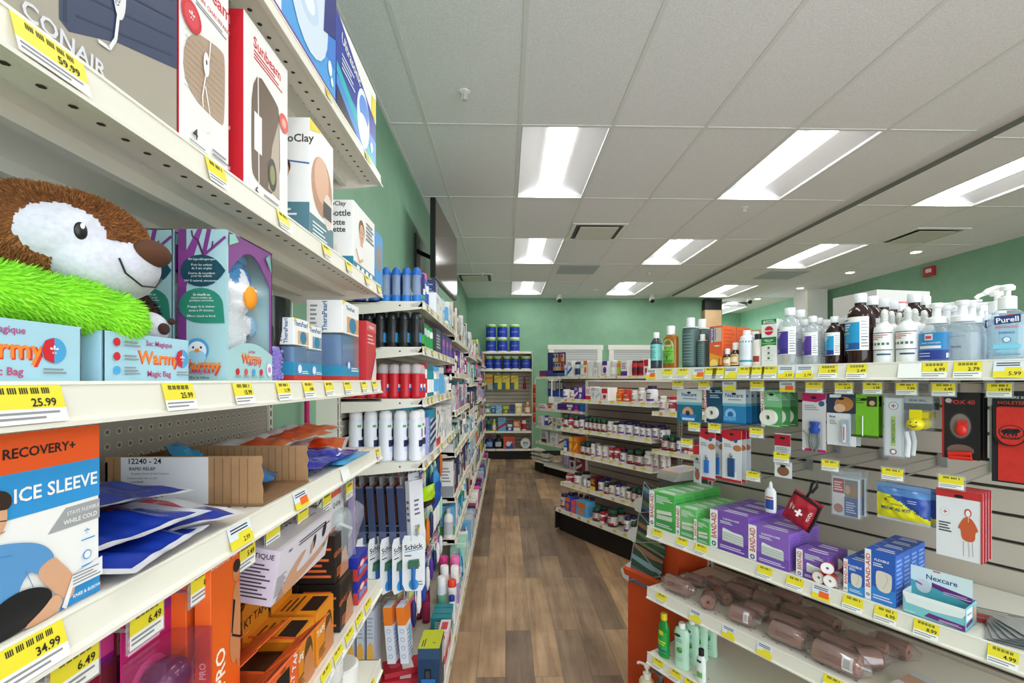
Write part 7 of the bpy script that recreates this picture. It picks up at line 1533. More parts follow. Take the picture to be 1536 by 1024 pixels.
def bell(name):
    rt = empty(name)
    b = MB().box(-.030, .030, 0, .001, -.03, .006, '#b4b8bc'); b.decor('f', [('t', .5, .72, .008, 'BEAR BELL', '#2a2a2c'), ('r', .0, .0, 1, .5, '#5a5f64')], .06, .001, .036, TR((0, .0005, -.03))); b.build('card', rt)
    Y = M('#e6d41a', .25); b = MB().ell((0, -.016, -.066), (.0195, .018, .0165), Y, None, 22, 14); b.build('bell', rt)
    q_ = MB().tube([(-.008, -.032, -.068), (0, -.0345, -.073), (.008, -.033, -.069)], .0012, BLACK, 5); q_.ell((-.006, -.032, -.060), (.0015, .001, .002), BLACK, None, 8, 5); q_.ell((.006, -.032, -.060), (.0015, .001, .002), BLACK, None, 8, 5); q_.build('bell_slot', rt)
    MB().box(-.013, .013, -.018, -.014, -.052, -.028, Y).box(.010, .024, -.016, -.004, -.05, -.034, M('#c8b814', .5)).build('strap', rt)
    MB().box(-.034, .034, -.002, .003, -.085, .01, CLEAR('#eef2f4', .10)).build('sleeve', rt); return rt
for i in range(2): item('bell', bell, 'bear_bell', f'yellow round bell with strap on a grey card, {["front", "rear"][i]} one', 'bell', F.u(1377, .05), .05+.05*i, F.z(598, F.u(1377, .05), .05), 0, Fr=F)
def whistle(w, h):
    Rm = M('#d8281e', .3); b = MB().ell((w*.05, -.009, -h*.48), (.012, .008, .016), Rm, None, 16, 12); b.box(-.004, .012, -.014, -.004, -h*.46, -h*.34, Rm, TR((w*.02, 0, 0))); q_ = MB().tube([(-w*.30, -.008, -h*.86), (w*.30, -.009, -h*.83), (w*.32, -.009, -h*.90), (-w*.28, -.008, -h*.91)], .0055, Rm, 8)
    return [('whistle', b), ('lanyard', q_)]
card('fox', 1413, 1470, 589, 688, '#17171a', [('r', 0, 0, .06, 1, '#a82020'), ('t', .55, .86, .015, 'FOX 40', '#c83a34', 0, .66), ('c', .18, .88, .006, '#b8b8bc'), ('e', .5, .50, .30, .20, '#4a4244'), ('e', .5, .50, .27, .18, '#8a7a76'), ('e', .5, .13, .36, .09, '#7a5a54')], 'whistle_card', [f'black card with red whistle, {["front", "second", "rear"][i]} one' for i in range(3)], 'carded pack', whistle, n=3, gap=.03, d=.055)
def holster(name):
    rt = empty(name); w = .062; h = .20
    b = MB().box(-w/2-.004, w/2+.004, .001, .003, -.025, .012, '#15161a'); b.decor('f', [('t', .5, .6, .008, 'ADVENTURE BEAR', '#d8d8dc'), ('t', .5, .25, .011, 'HOLSTER', '#c8402e')], w+.008, .001, .037, TR((0, .001, -.025))); b.build('header_card', rt)
    Bk = M('#17171a', .8); RD = M('#c8281c', .75, grain=60)
    b = MB(); P = [(-w/2, -h), (w/2, -h), (w/2, -.022), (-w/2, -.022)]; b.prismy(P, -.012, .0, Bk); b.prismy([(-w/2+.011, -h+.004), (w/2-.004, -h+.004), (w/2-.004, -.024), (-w/2+.011, -.024)], -.0135, -.012, RD); b.build('body', rt)
    b = MB(); n = 14; fl = [(-w/2+.004, -.026), (-w/2+.004, -.088)]+[(-(w/2-.004)*cos(pi*i/n)+.000, -.088-.026*sin(pi*i/n)) for i in range(1, n)]+[(w/2-.002, -.088), (w/2-.002, -.026)]
    b.prismy(fl, -.020, -.0135, Bk); b.prismy([(x*.86+.002, zz*.97-.0005) for x, zz in fl], -.0212, -.020, RD)
    def E(cx, cz, ra, rb, m, y): b.add([(cx+ra*cos(t*pi/10), y, cz+rb*sin(t*pi/10)) for t in range(20)], [tuple(range(20))], m)
    E(.003, -.082, .021, .0165, Bk, -.0215); E(.003, -.082, .019, .0148, RD, -.0218)
    for cx, cz, ra, rb in ((.002, -.080, .012, .0062), (-.008, -.081, .006, .0045), (.012, -.078, .006, .005)): E(cx, cz, ra, rb, Bk, -.0221)
    for x in (-.008, -.002, .006, .011): b.quad((x-.0018, -.0222, -.090), (x+.0018, -.0222, -.090), (x+.0018, -.0222, -.080), (x-.0018, -.0222, -.080), Bk)
    b.text('KODIAK', .008, Bk, TR((.003, -.0222, -.0945)) @ RX(90), .036); b.build('flap', rt)
    MB().box(-w/2-.006, -w/2-.002, -.003, .004, -h+.02, .012, M('#aab4b4', .2, 0, .7)).build('sleeve_edge', rt); return rt
item('holst', holster, 'bear_spray_holster', 'red and black nylon holster with bear badge hanging on its card', 'holster', F.u(1517, .04), .045, F.z(594, F.u(1517, .04), .04), 0, Fr=F)
# lower row
def tool(c1, z0, z1, wd):
    def f(w, h): return [('tool', MB().box(-w*wd, w*wd, -.008, -.001, -h*z1, -h*z0, c1).lathe([(.002, -h*z0), (.006, -h*(z0-.06)), (.002, -h*(z0-.1))], METAL, 10, T=TR((0, -.004, 0))))]
    return f
rw = [('r', 0, .84, 1, 1, '#c01e30'), ('p', [(0, .84), (.5, .78), (1, .84)], '#c01e30'), ('c', .7, .80, .0075, '#2a5a8a'), ('e', .78, .66, .22, .06, '#b8744a'), ('r', 0, 0, 1, .045, '#c01e30'), ('l', .1, .66, .5, .74, 2, GREYINK)]
card('rw1', 1049, 1073, 643, 719, '#d5d7dc', rw, 'nail_tool_card', ['red and white carded nail tool with two blue grips'], 'carded pack', tool('#2a6ab8', .55, .80, .12))
card('rw2', 1068, 1087, 645, 717, '#d5d7dc', rw, 'nail_tool_card', ['red and white carded nail brush, second card along'], 'carded pack', tool('#2a6ab8', .50, .85, .10), d=.075)
card('rw3', 1083.5, 1112.5, 645, 722, '#d5d7dc', rw+[('r', .25, .05, .75, .2, '#eceef0')], 'nail_tool_card', [f'red and white carded clipper with dark blue handle, {["front", "second", "rear"][i]} one' for i in range(3)], 'carded pack', tool('#2a4a7a', .48, .84, .16), n=3, gap=.028)
card('leaf', 1038.5, 1054, 682, 724, '#ccd0d6', [('e', .5, .3, .32, .2, '#a0604a'), ('c', .3, .5, .004, '#2a4a4a'), ('c', .6, .48, .004, '#2a4a4a'), ('l', .2, .7, .8, .9, 3, GREYINK)], 'leaflet_card', ['small pale card with brown picture at the island end'], 'carded pack', d=.03, rot=-18)
card('dang', 1162, 1186, 650, 681, '#cdd2d4', [('r', 0, .40, 1, .95, '#b01c34'), ('l', .1, .2, .9, .35, 2, GREYINK)], 'small_kit_pack', ['small red and white pack dangling beyond the nail tools'], 'carded pack', d=.06)
card('dan2', 1162, 1188, 692, 716, '#dcdfe2', [('e', .5, .4, .35, .3, '#8a5a44'), ('l', .1, .75, .9, .95, 2, GREYINK)], 'small_kit_pack', ['small clear pack with brown picture under the dangling red pack'], 'carded pack', d=.06)
item('wbot', bottle([(.016, 0), (.0185, .003), (.0185, .070), (.012, .080), (.006, .084)], '#dfe2e8', [(.007, .082), (.005, .098), (.002, .104)], '#d0d4da', (.010, .060, '#e4e6ea', .0185), 20, sy=.55, patches=((-.8, .8, .012, .045, '#2a4a9a'), (-.7, .7, .048, .054, '#c85a5a'))), 'dropper_bottle', 'small white flat bottle with blue label hanging before the slatwall', 'bottle', F.u(1156, .06), .06, F.z(768, F.u(1156, .06), .06), 0, Fr=F)
def redpouch(name):
    rt = empty(name); R_ = M('#a8142a', .65, grain=50); w, h = .092, .105
    b = pouch_mb(w, h, .034, lambda a, c, s: R_, .004, 18, 0, 5, .0015); tp = b.top
    for st, x, y, sz, rot in (('FIRST', -.030, .004, .010, 90), ('AID', -.020, .004, .010, 90), ('POUCH', .030, .0, .010, 90)): text_on(b, st, sz, M('#f0dede', .6), x, y, tp, rot, .05)
    for a, c in ((.0075, .0022), (.0022, .0075)): 
        k = len(b.v); b.v += [(x, y-.004, tp(x, y-.004)+.0018) for x, y in ((-a*1.6, -c*1.6), (a*1.6, -c*1.6), (a*1.6, c*1.6), (-a*1.6, c*1.6))]; b.f.append((k, k+1, k+2, k+3)); b.fm.append(b.slot('#f4ecec'))
    b.build('pouch', rt, RX(90))
    MB().tube([(-w*.46, -.004, h*.40), (0, -.010, h*.47), (w*.46, -.006, h*.40), (w*.49, -.004, 0), (w*.47, -.004, -h*.45)], .0042, BLACK, 8).build('zip', rt)
    MB().tube([(-.006, -.0, h*.48), (-.004, -.002, h*.48+.02), (-.010, 0, h*.48+.045), (-.002, .0, h*.48+.062), (.006, 0, h*.48+.045), (.001, -.002, h*.48+.02)], .0042, BLACK, 8).build('loop', rt); return rt
u0 = F.u(1203, .06)
put('redpouch', redpouch, 'first_aid_pouch', 'red zipped first aid pouch with white cross hanging tilted on its loop', 'first aid pouch', F.at(u0, .06, F.z(766, u0, .06)) @ RY(24))
def brochure(name):
    rt = empty(name); w, h = .068, .112; b = MB().box(-w/2, w/2, -.006, .006, -h, 0, '#c8ccd6')
    b.decor('f', [('r', .04, .58, .46, .96, '#9c1c30'), ('l', .08, .64, .42, .90, 4, '#e8c8cc'), ('r', .48, .50, .98, .96, '#6a6458'), ('e', .6, .70, .1, .12, '#b88a6c'), ('e', .82, .66, .12, .14, '#8a5a3a'), ('r', .48, .02, .98, .50, '#2f4a86'), ('l', .54, .1, .92, .4, 5, '#a8b8dc'), ('r', .04, .04, .46, .54, '#cdc4c4'), ('e', .25, .18, .18, .12, '#a05a5a'), ('t', .46, .54, .016, '+', '#e8e8ec')], w, .012, h, TR((0, 0, -h))); b.build('kit_card', rt)
    MB().box(-w/2-.003, w/2+.003, -.008, .008, -h-.004, .02, CLEAR('#e9eef2', .22)).build('sleeve', rt); return rt
for i in range(2): item('broch', brochure, 'first_aid_kit_pack', f'clear sleeved first aid leaflet pack in red and blue, {["front", "rear"][i]} one', 'kit pack', F.u(1269, .05), .05+.04*i, F.z(716, F.u(1269, .05), .05), 0, Fr=F)
YM, BM = M('#e4dc22', .3), M('#2a4aa0', .3)
def medkit(name):
    rt = empty(name); w, h = .118, .092
    def cf(a, c, s):
        if c > .55: return M('#5a86c4', .2)
        if c < -.86: return M('#c4c8cc', .2)
        return YM if (a*.75+c*.9 < .15 or a < -.55) else BM
    b = pouch_mb(w, h, .026, cf, .004, 26, 0, 9, .0015); tp = b.top
    text_on(b, 'MEDICAL KIT', .0115, M('#2a3a7a', .4), -.012, -.012, tp, 0, .075); text_on(b, '.3', .016, M('#2a3a7a', .4), .034, -.010, tp, 0)
    text_on(b, 'ADVENTURE', .005, M('#4a5a40', .4), -.008, .001, tp, 0, .03); strokes_on(b, [(.014, .016), (.034, .016)], .0018, M('#c8d4f0', .4), tp); strokes_on(b, [(.014, .011), (.034, .011)], .0018, M('#c8d4f0', .4), tp); strokes_on(b, [(-.03, .018), (-.012, .020)], .002, M('#6a6a30', .4), tp); strokes_on(b, [(-.032, .014), (-.036, .008)], .004, M('#3a3a20', .4), tp)
    b.build('kit_bag', rt, RX(90)); MB().box(-w/2, w/2, -.002, .002, h/2-.003, h/2+.008, M('#7aa0d0', .2, 0, .8)).build('seal_strip', rt); return rt
u0 = F.u(1352, .04)
item('medkit', medkit, 'medical_kit', 'yellow and blue zip bag medical kit', 'medical kit', u0, .05, F.z(758, u0, .04), -2, Fr=F)
item('medkit', medkit, 'medical_kit', 'yellow and blue zip bag medical kit hanging behind the front one', 'medical kit', u0+.004, .10, F.z(757, u0, .10), -2, Fr=F)
ponc = [('r', 0, .88, 1, 1, '#c02e30'), ('c', .2, .66, .0085, '#b8bcc4'), ('c', .2, .66, .0075, '#eceef0'), ('t', .2, .66, .017, '+', '#c8202e'), ('l', .06, .36, .34, .52, 4, '#3a3a40'), ('q', [(.56, .28), (.54, .46), (.46, .44), (.58, .60), (.68, .64), (.80, .60), (.92, .44), (.84, .44), (.84, .28)], '#c85a34'), ('e', .69, .69, .075, .06, '#c03a30'), ('e', .69, .685, .05, .045, '#f0ece8'), ('s', [(.60, .28), (.60, .06)], .0007, '#8a6a60'), ('s', [(.70, .28), (.72, .06)], .0007, '#8a6a60'), ('s', [(.78, .28), (.80, .08)], .0007, '#8a6a60'), ('s', [(.70, .64), (.70, .56)], .0008, W), ('r', .955, 0, 1, 1, '#c83038')]
card('ponc', 1404.5, 1475, 735, 838, '#e2e3e8', ponc, 'poncho_pack', [f'white emergency poncho pack with orange figure, {["front", "second", "third", "rearmost"][i]} in its file' for i in range(4)], 'poncho pack', n=4, gap=.022, d=.04)

# ------------------------------------------------------------------ adhesive bandage boxes
def bab(w, d, h, col, col2, pads, txt, n3='', side=None):
    it = [('r', 0, 0, .21, 1, '#efeeec'), ('t', .105, .58, w*.20, 'BAND-AID', '#c41c34', 90, .68, min(1.7, .68*h/(w*.20*4.75))), ('c', .105, .10, w*.062, '#1f3f8a'), ('t', .105, .10, w*.16, '+', '#f2f2f4'), ('r', .21, .0, 1, .30, col2)]
    it += [('t', .56, .83, .0085, txt, W, 0, .66)] if txt else [('l', .28, .78, .92, .92, 3, '#dff0df')]
    it += [('l', .28, .70, .6, .78, 2, '#e8e8f0'), ('l', .28, .06, .9, .16, 2, '#dcd4ec')]
    if pads == 'gauze':
        for i in range(7): it.append(('p', [(.34, .26+.035*i), (.88, .24+.034*i), (.88, .27+.034*i), (.34, .29+.035*i)], '#dde3dd' if i % 2 else '#c2cbc4'))
        it.append(('p', [(.34, .52), (.36, .60), (.62, .54), (.84, .53), (.88, .48), (.88, .47), (.34, .50)], '#e6ebe6'))
    elif pads == 'strip': it += [('p', [(.30, .50), (.88, .54), (.90, .45), (.31, .40)], '#d8dccc'), ('p', [(.32, .38), (.92, .40), (.90, .28), (.30, .26)], '#ccd2c2')]
    else: it += [('q', [(.38, .24), (.86, .22), (.90, .56), (.84, .62), (.42, .64), (.36, .56)], '#ddd5c8'), ('s', [(.62, .30), (.76, .5), (.70, .60)], .0012, '#b8aea0')]
    return single(carton(w, d, h, col, {'f': it, 't': [('l', .3, .2, .9, .8, 2, '#e6e0f0')], 'r': [('l', .1, .08, .9, .92, 10, side or col2)], 'l': [('r', 0, 0, 1, 1, '#efeeec')]}))
GC, PC, BC = '#52b054', '#7a52b0', '#2a5cb8'
def babrow(key, pxa, pxb, h, mk, labs, depth, n, gap=.002, d0=.014, cols=1):
    ua, ub = F.u(pxa, d0), F.u(pxb, d0); w = ub-ua
    for i in range(n): item(key, mk(w-.001), 'bandage_box', labs(i), 'bandage box', (ua+ub)/2, d0+depth/2+(depth+gap)*i, Z2+.0012, 0, Fr=F)
POS = lambda i: ['front', 'second', 'third', 'fourth', 'fifth'][i]
babrow('bg1', 974, 1012, .147, lambda w: bab(w, .058, .147, GC, '#3f9a48', 'strip', ''), lambda i: f'tall green adhesive bandage box at the shelf end, {POS(i)} in its file', .058, 5)
babrow('bg2', 1013.5, 1045, .113, lambda w: bab(w, .052, .113, '#72c070', '#52a858', 'strip', ''), lambda i: f'medium green adhesive bandage box, {POS(i)} in its file', .052, 5)
babrow('bg3', 1040.5, 1064, .084, lambda w: bab(w, .050, .084, GC, '#48a050', 'strip', ''), lambda i: f'small green adhesive bandage box, {POS(i)} in its file', .050, 1, d0=.006)
babrow('bp1', 1065, 1123, .136, lambda w: bab(w, .062, .136, PC, '#6a44a2', 'gauze', 'CUSHION-CARE'), lambda i: f'large purple gauze box, {POS(i)} in its file', .062, 4)
babrow('bp2', 1122.5, 1184, .118, lambda w: bab(w, .062, .118, '#8a62c0', '#7450ae', 'gauze', 'CUSHION-CARE'), lambda i: f'medium purple gauze box beside the large one, {POS(i)} in its file', .062, 3)
babrow('bp3', 1194, 1243, .083, lambda w: bab(w, .06, .083, PC, '#65429c', 'gauze', ''), lambda i: f'small purple gauze box by the tape rolls, {POS(i)} in its file', .06, 2)
babrow('bb1', 1265, 1297, .094, lambda w: bab(w, .055, .094, BC, '#2f8fd0', 'pad', 'FLEXIBLE'), lambda i: f'small blue bandage box, {POS(i)} in its file', .055, 3)
babrow('bb2', 1297, 1344, .139, lambda w: bab(w, .05, .139, BC, '#2f80d0', 'pad', 'FLEXIBLE', side='#7fa8e0'), lambda i: f'large blue bandage box, {POS(i)} in its file', .05, 4)
def rollpack(name):
    rt = empty(name); b = MB().lathe([(.004, 0), (.004, .026), (.017, .026), (.017, 0)], '#ecece8', 24, T=RX(90), caps=False); b.build('tape_roll', rt)
    b = MB().lathe([(.0178, .001), (.0178, -.028)], M('#c03040', .4), 24, T=RX(90) @ TR((0, 0, .027)), caps=False); b.build('sleeve', rt); return rt
for j, (px, d, zz) in enumerate(((1234, .03, .019), (1248, .03, .019), (1241, .035, .052), (1252, .075, .019), (1238, .08, .019), (1247, .085, .052))):
    item('rollpack', rollpack, 'tape_roll_pack', f'white first aid tape roll in the small heap, {ORD[j]} from the front', 'tape roll', F.u(px, d), d, Z2+zz, 12*j, Fr=F)
ua, ub = F.u(1222, .004), F.u(1262, .004)
item('bubble', single(MB().box(-.026, .026, -.001, .04, 0, .03, CLEAR('#e8ecf0', .35)).box(-.022, .022, -.0016, -.001, .004, .02, '#e9ebee').box(-.015, .015, -.0022, -.0016, .007, .016, '#a8aeb8').box(-.018, .018, -.0022, -.0016, .017, .0195, '#2a3a8a')), 'tape_pack', 'clear pack with white barcode label lying before the tape rolls', 'tape pack', (ua+ub)/2, .012, Z2+.0012, 0, Fr=F)
def nexbox(name):
    rt = empty(name); w, d, h = .122, .085, .055; m = mm('#7cc4ce'); t = .0015
    b = MB().box(-w/2, w/2, -d/2, -d/2+t, 0, h, m).box(-w/2, -w/2+t, -d/2, d/2, 0, h, '#dfeaee').box(w/2-t, w/2, -d/2, d/2, 0, h, m).box(-w/2, w/2, d/2-t, d/2, 0, h, m).box(-w/2, w/2, -d/2, d/2, 0, t, m)
    b.decor('f', [('p', [(0, .95), (.06, .5), (.5, .45), (.95, .55), (1, .75), (1, 1), (0, 1)], '#e6eef0'), ('r', 0, .82, 1, 1, '#eef2f2'), ('p', [(.36, .12), (.44, .32), (1, .26), (1, .02)], '#6a2a7a'), ('l', .6, .1, .95, .2, 2, '#d8c4e0'), ('t', .12, .12, .005, '3M Nexcare', W, 0, .2)], w, d, h)
    b.decor('r', [('r', .08, .4, .6, .9, '#e9eef2'), ('t', .34, .68, .009, 'Nexcare', '#2f4a88', 0, .5), ('p', [(.08, .12), (.6, .2), (.6, .38), (.08, .3)], '#6a2a7a'), ('e', .82, .5, .14, .36, '#d8a890')], w, d, h); b.build('tray', rt)
    q_ = MB().box(-w/2, w/2, -.0008, .0008, .0, .075, m, TR((0, .012, h-.018))); q_.decor('f', [('r', .0, .0, 1, 1, '#56b0bc'), ('p', [(0, .5), (1, .2), (1, 1), (0, 1)], '#dbe9ec'), ('t', .52, .72, .018, 'Nexcare', '#2f4a88', 0, .55), ('r', .38, .94, .5, .98, '#d02838'), ('p', [(.36, .40), (1, .18), (1, .40), (.36, .56)], '#6a2a7a'), ('l', .55, .26, .98, .38, 2, '#d8c4e0'), ('e', .22, .36, .13, .24, '#d4d8e0'), ('p', [(.08, .50), (.20, .42), (.2, .36), (.10, .42)], '#8a5a9a')], w, .0016, .075, TR((0, .012, h-.018))); q_.build('header_board', rt)
    MB().box(-w/2+.01, w/2-.01, d/2-.03, d/2-.005, .002, h+.012, CLEAR('#dfe8ec', .4)).build('packs', rt); return rt
item('nexbox', nexbox, 'display_tray', 'turquoise and white open display tray with name board', 'display tray', (F.u(1357, .01)+F.u(1444, .01))/2, .054, Z2+.0012, 0, Fr=F)
item('flatred', single(carton(.10, .07, .014, '#8a8478', {'f': [('r', 0, .1, 1, .8, '#b02a34')], 't': [('r', 0, 0, 1, .3, '#b02a34'), ('l', .1, .4, .9, .9, 3, '#d8d4c8')]})), 'flat_pack', 'flat grey and red pack lying beside the turquoise display tray', 'flat pack', F.u(1500, .15), .15, Z2+.0012, 20, Fr=F)
for j in range(6): item('sting', single(pouch_mb(.075, .10, .004, lambda a, c, s: M('#b4b8ba', .2, .4), .004, 8, 0, 141, .001)), 'foil_pack', f'flat silver pack in the pile at the shelf edge, {ORD[j]} from the bottom', 'foil pack', F.u(1510, .06)+.006*j, .065+.004*j, Z2+.004+.0055*j, 12+7*j, Fr=F)

# ------------------------------------------------------------------ bandage rolls in cellophane
TB = M('#9a6d60', .85, grain=30); CEL = CLEAR('#f6f2f2', .10, .12, .13)
def bandroll(L, R, lab):
    def make(name):
        rt = empty(name); T = RY(90)
        MB().lathe([(R*.2, 0), (R, 0), (R, L), (R*.2, L)], TB, 26, T=T @ TR((0, 0, -L/2)), caps=False).build('bandage', rt)
        b = MB(); pr = [(R*.35, -L/2-.028), (R*.75, -L/2-.012), (R*1.07, -L/2+.004), (R*1.06, L/2-.004), (R*.72, L/2+.012), (R*.4, L/2+.03)]
        vs = []; sg = 30
        for i, (r, x) in enumerate(pr):
            for k in range(sg): a = 2*pi*k/sg; rr_ = r*(1.03+.07*sin(5*a+i*2)+.06*sin(9*a-i)); vs.append((x, rr_*cos(a), rr_*sin(a)))
        b.add(vs, [(i*sg+k, i*sg+(k+1) % sg, (i+1)*sg+(k+1) % sg, (i+1)*sg+k) for i in range(len(pr)-1) for k in range(sg)], CEL); b.build('wrapper', rt)
        q_ = MB(); vs, fs, wt = text_geo('TENSOR BANDAGE' if lab else 'BANDAGE'); kk = min(.012, L*.62/wt)
        q_.add([(x*kk, -R*1.004*cos(y*kk/R+.35), R*1.004*sin(y*kk/R+.35)) for x, y in vs], fs, '#4a2c26')
        for j in range(3): q_.add([(L*(-.30), -R*1.004*cos(.1-.09*j), R*1.004*sin(.1-.09*j)), (L*(.15), -R*1.004*cos(.1-.09*j), R*1.004*sin(.1-.09*j)), (L*.15, -R*1.004*cos(.07-.09*j), R*1.004*sin(.07-.09*j)), (-L*.30, -R*1.004*cos(.07-.09*j), R*1.004*sin(.07-.09*j))], [(0,1,2,3)], '#5a3a32')
        q_.build('print', rt)
        if lab:
            q_ = MB(); n = 6
            for x0, x1, a0, a1, m in ((L*.18, L*.42, -.5, .9, '#e4e2e4'),)+tuple((L*.22, L*.36, .5-.14*i, .56-.14*i, '#6a6a70') for i in range(6)):
                e = 1.012 if m == '#e4e2e4' else 1.016
                q_.add([(x, -R*e*cos(a0+(a1-a0)*i/n), R*e*sin(a0+(a1-a0)*i/n)) for x in (x0, x1) for i in range(n+1)], [(i, i+1, n+2+i, n+1+i) for i in range(n)], m)
            q_.build('sticker', rt)
        return rt
    return make
for j, (px, d, dz, L, R, lab, rot, t) in enumerate(((1017, .055, 0, .095, .030, 0, 4, 'beige bandage roll lying at the open end of its shelf'), (1063, .055, 0, .05, .026, 0, -60, 'beige bandage roll seen end on, second along the shelf'), (1085, .14, 0, .07, .023, 0, -30, 'beige bandage roll in the dark behind the end on one'), (1042, .17, 0, .07, .022, 0, 10, 'beige bandage roll at the back behind the shelf end one'), (1113, .05, 0, .07, .027, 1, 12, 'thick beige bandage roll with white sticker, third along the front'), (1135, .13, 0, .07, .025, 0, 10, 'beige bandage roll behind the thick one with sticker'), (1182, .055, 0, .095, .029, 0, 8, 'long beige bandage roll in the middle of the front row'), (1180, .125, 0, .09, .027, 0, 10, 'long beige bandage roll just behind the middle one'), (1225, .16, 0, .08, .027, 0, 0, 'beige bandage roll deep behind the sticker roll'), (1256, .045, 0, .115, .031, 1, 4, 'largest beige bandage roll with white sticker at the front'), (1262, .115, 0, .105, .029, 0, 4, 'large beige bandage roll just behind the largest one'), (1300, .19, 0, .10, .029, 0, 8, 'large beige bandage roll at the back near the white carton'), (1300, .12, 0, .06, .029, 0, 50, 'beige bandage roll with torn wrapper beside the white carton'))):
    item(('br', L, R, lab), bandroll(L, R, lab), 'bandage_roll', t, 'bandage roll', F.u(px, d), d, Z3+R*1.16+.002, rot, 'cellophane wrapped bandage rolls', Fr=F)
for j, (px, d) in enumerate(((1075, .20), (1110, .21), (1150, .23), (1195, .24), (1235, .25), (1340, .27), (1120, .29), (1180, .31))):
    R = (.024, .027, .026)[j % 3]; L = (.07, .09, .08)[j % 3]
    item(('br', L, R, 0), bandroll(L, R, 0), 'bandage_roll', f'beige bandage roll deep in the shadow at the back of its shelf, {ORD[j]} along', 'bandage roll', F.u(px, d), d, Z3+R*1.16+.002, 6*(j % 4)-8, 'cellophane wrapped bandage rolls', Fr=F)
ua, ub = F.u(1320, .03), F.u(1440, .03)
item('gzbox', single(carton(.15, .12, .035, '#d6d8de', {'t': [('r', .55, .55, 1, .85, '#b85a24'), ('r', .0, .3, .3, .75, '#c8a08c'), ('r', .8, .2, 1, .55, '#1f5a80'), ('t', .55, .3, .014, 'GAUZE', '#4a4a50')], 'f': [('r', 0, 0, .2, 1, '#2a8ab0'), ('r', .2, 0, .7, .4, '#d8703a')]})), 'gauze_carton', 'flat white gauze carton with orange and blue print beside the bandage rolls', 'carton', (ua+ub)/2+.02, .09, Z3+.0012, -8, Fr=F)
# ------------------------------------------------------------------ lowest shelf and base
z = Z4+.0012
def aloe(name):
    rt = empty(name); G_ = M('#1c9a3c', .08, 0, .9); r = .026; k = .6
    MB().lathe([(r*.95, 0), (r, .006), (r*1.02, .09), (r*.95, .12), (r*.6, .145), (r*.5, .152)], G_, 24, sy=k).build('body', rt)
    MB().lathe([(.0135, .150), (.0135, .172), (.011, .176)], '#e6c820', 18).build('cap', rt)
    b = MB(); b.patch_cyl(r, -1.1, .9, .02, .105, '#2fae4a', 1.01, k*1.01, 12, .0006); b.patch_cyl(r, -.5, .3, .09, .108, '#e8d838', 1.01, k*1.01, 6, .0009); b.patch_cyl(r, -1, .7, .06, .066, '#d8e84a', 1.01, k*1.01, 8, .0009); b.patch_cyl(r, -1, .5, .05, .055, '#d8e84a', 1.01, k*1.01, 8, .0009); b.patch_cyl(r, -1.1, .9, .025, .032, '#1f4ab0', 1.01, k*1.01, 8, .0009); b.build('label', rt); return rt
g1('aloe', aloe, 'aloe_gel_bottle', 'bright green gel bottle with yellow cap on the lowest shelf', 'bottle', 996, .035, z)
MINT = '#bfe6cf'
def mint(name):
    rt = empty(name); r = .031; k = .5
    MB().lathe([(r*.93, 0), (r, .006), (r*.92, .06), (r*.97, .11), (r*1.0, .135), (r*.8, .152), (r*.35, .158)], MINT, 26, sy=k, sq=2.4).build('body', rt)
    MB().lathe([(.013, .156), (.013, .172), (.011, .176)], '#eef4f0', 18).build('cap', rt)
    b = MB(); y = -r*k*1.03-.0008
    b.add([(-.010+.014*cos(t*pi/8), y, .128+.006*sin(t*pi/8)) for t in range(16)], [tuple(range(16))], '#2a3a34'); b.add([(-.002+.012*cos(t*pi/8), y, .072+.011*sin(t*pi/8)) for t in range(16)], [tuple(range(16))], '#3f9a4a'); b.add([(.004+.007*cos(t*pi/8), y-.0004, .08+.006*sin(t*pi/8)) for t in range(16)], [tuple(range(16))], '#7cc26a')
    for zz in (.112, .104): b.quad((-.016, y, zz), (.008, y, zz), (.008, y, zz+.003), (-.016, y, zz+.003), '#4aa890')
    for zz in (.03, .04): b.quad((-.014, y, zz), (.012, y, zz), (.012, y, zz+.002), (-.014, y, zz+.002), '#7fae98')
    b.build('label', rt); return rt
for j, (px, d) in enumerate(((1023, .035), (1038, .095), (1051, .150), (1065, .205))): g1('mint', mint, 'lotion_bottle', f'pale mint lotion bottle, {["front", "second", "third", "rearmost"][j]} in the row on the lowest shelf', 'bottle', px, d, z, 8)
g1('mini', bottle([(.0165, 0), (.018, .003), (.018, .085), (.012, .097), (.007, .101)], '#e2efe8', [(.010, .10), (.010, .122), (.008, .124)], '#1c1418', None, 20, sy=.6, sq=2.4, extra=lambda rt: MB().patch_cyl(.018, -.6, .5, .02, .04, '#6ab05a', 1.06, .64, 6, .001).patch_cyl(.018, -.7, .3, .075, .084, '#2a2a2c', 1.06, .64, 6, .001).build('label', rt)), 'lotion_bottle', 'small white lotion bottle with black cap at the edge of the lowest shelf', 'bottle', 1052, .022, z, 6)
z = .191
for j, (px, c, cm, lab) in enumerate(((970, '#d8c8a8', '#e4ddd0', 'cream pump lotion bottle on the base at the island end'), (990, '#cfd4cc', '#5a5f5a', 'pale pump lotion bottle with grey pump on the base'))):
    item(('lot', j), bottle([(.034, 0), (.036, .006), (.036, .075), (.028, .09), (.016, .095)], c, None, None, (.02, .065, W, .036), 22, sy=.7, extra=lambda rt: pump_head(rt, .094, cm, 1.0)), 'pump_lotion', lab, 'pump bottle', F.u(px, .03), .032, z, 10, Fr=F)

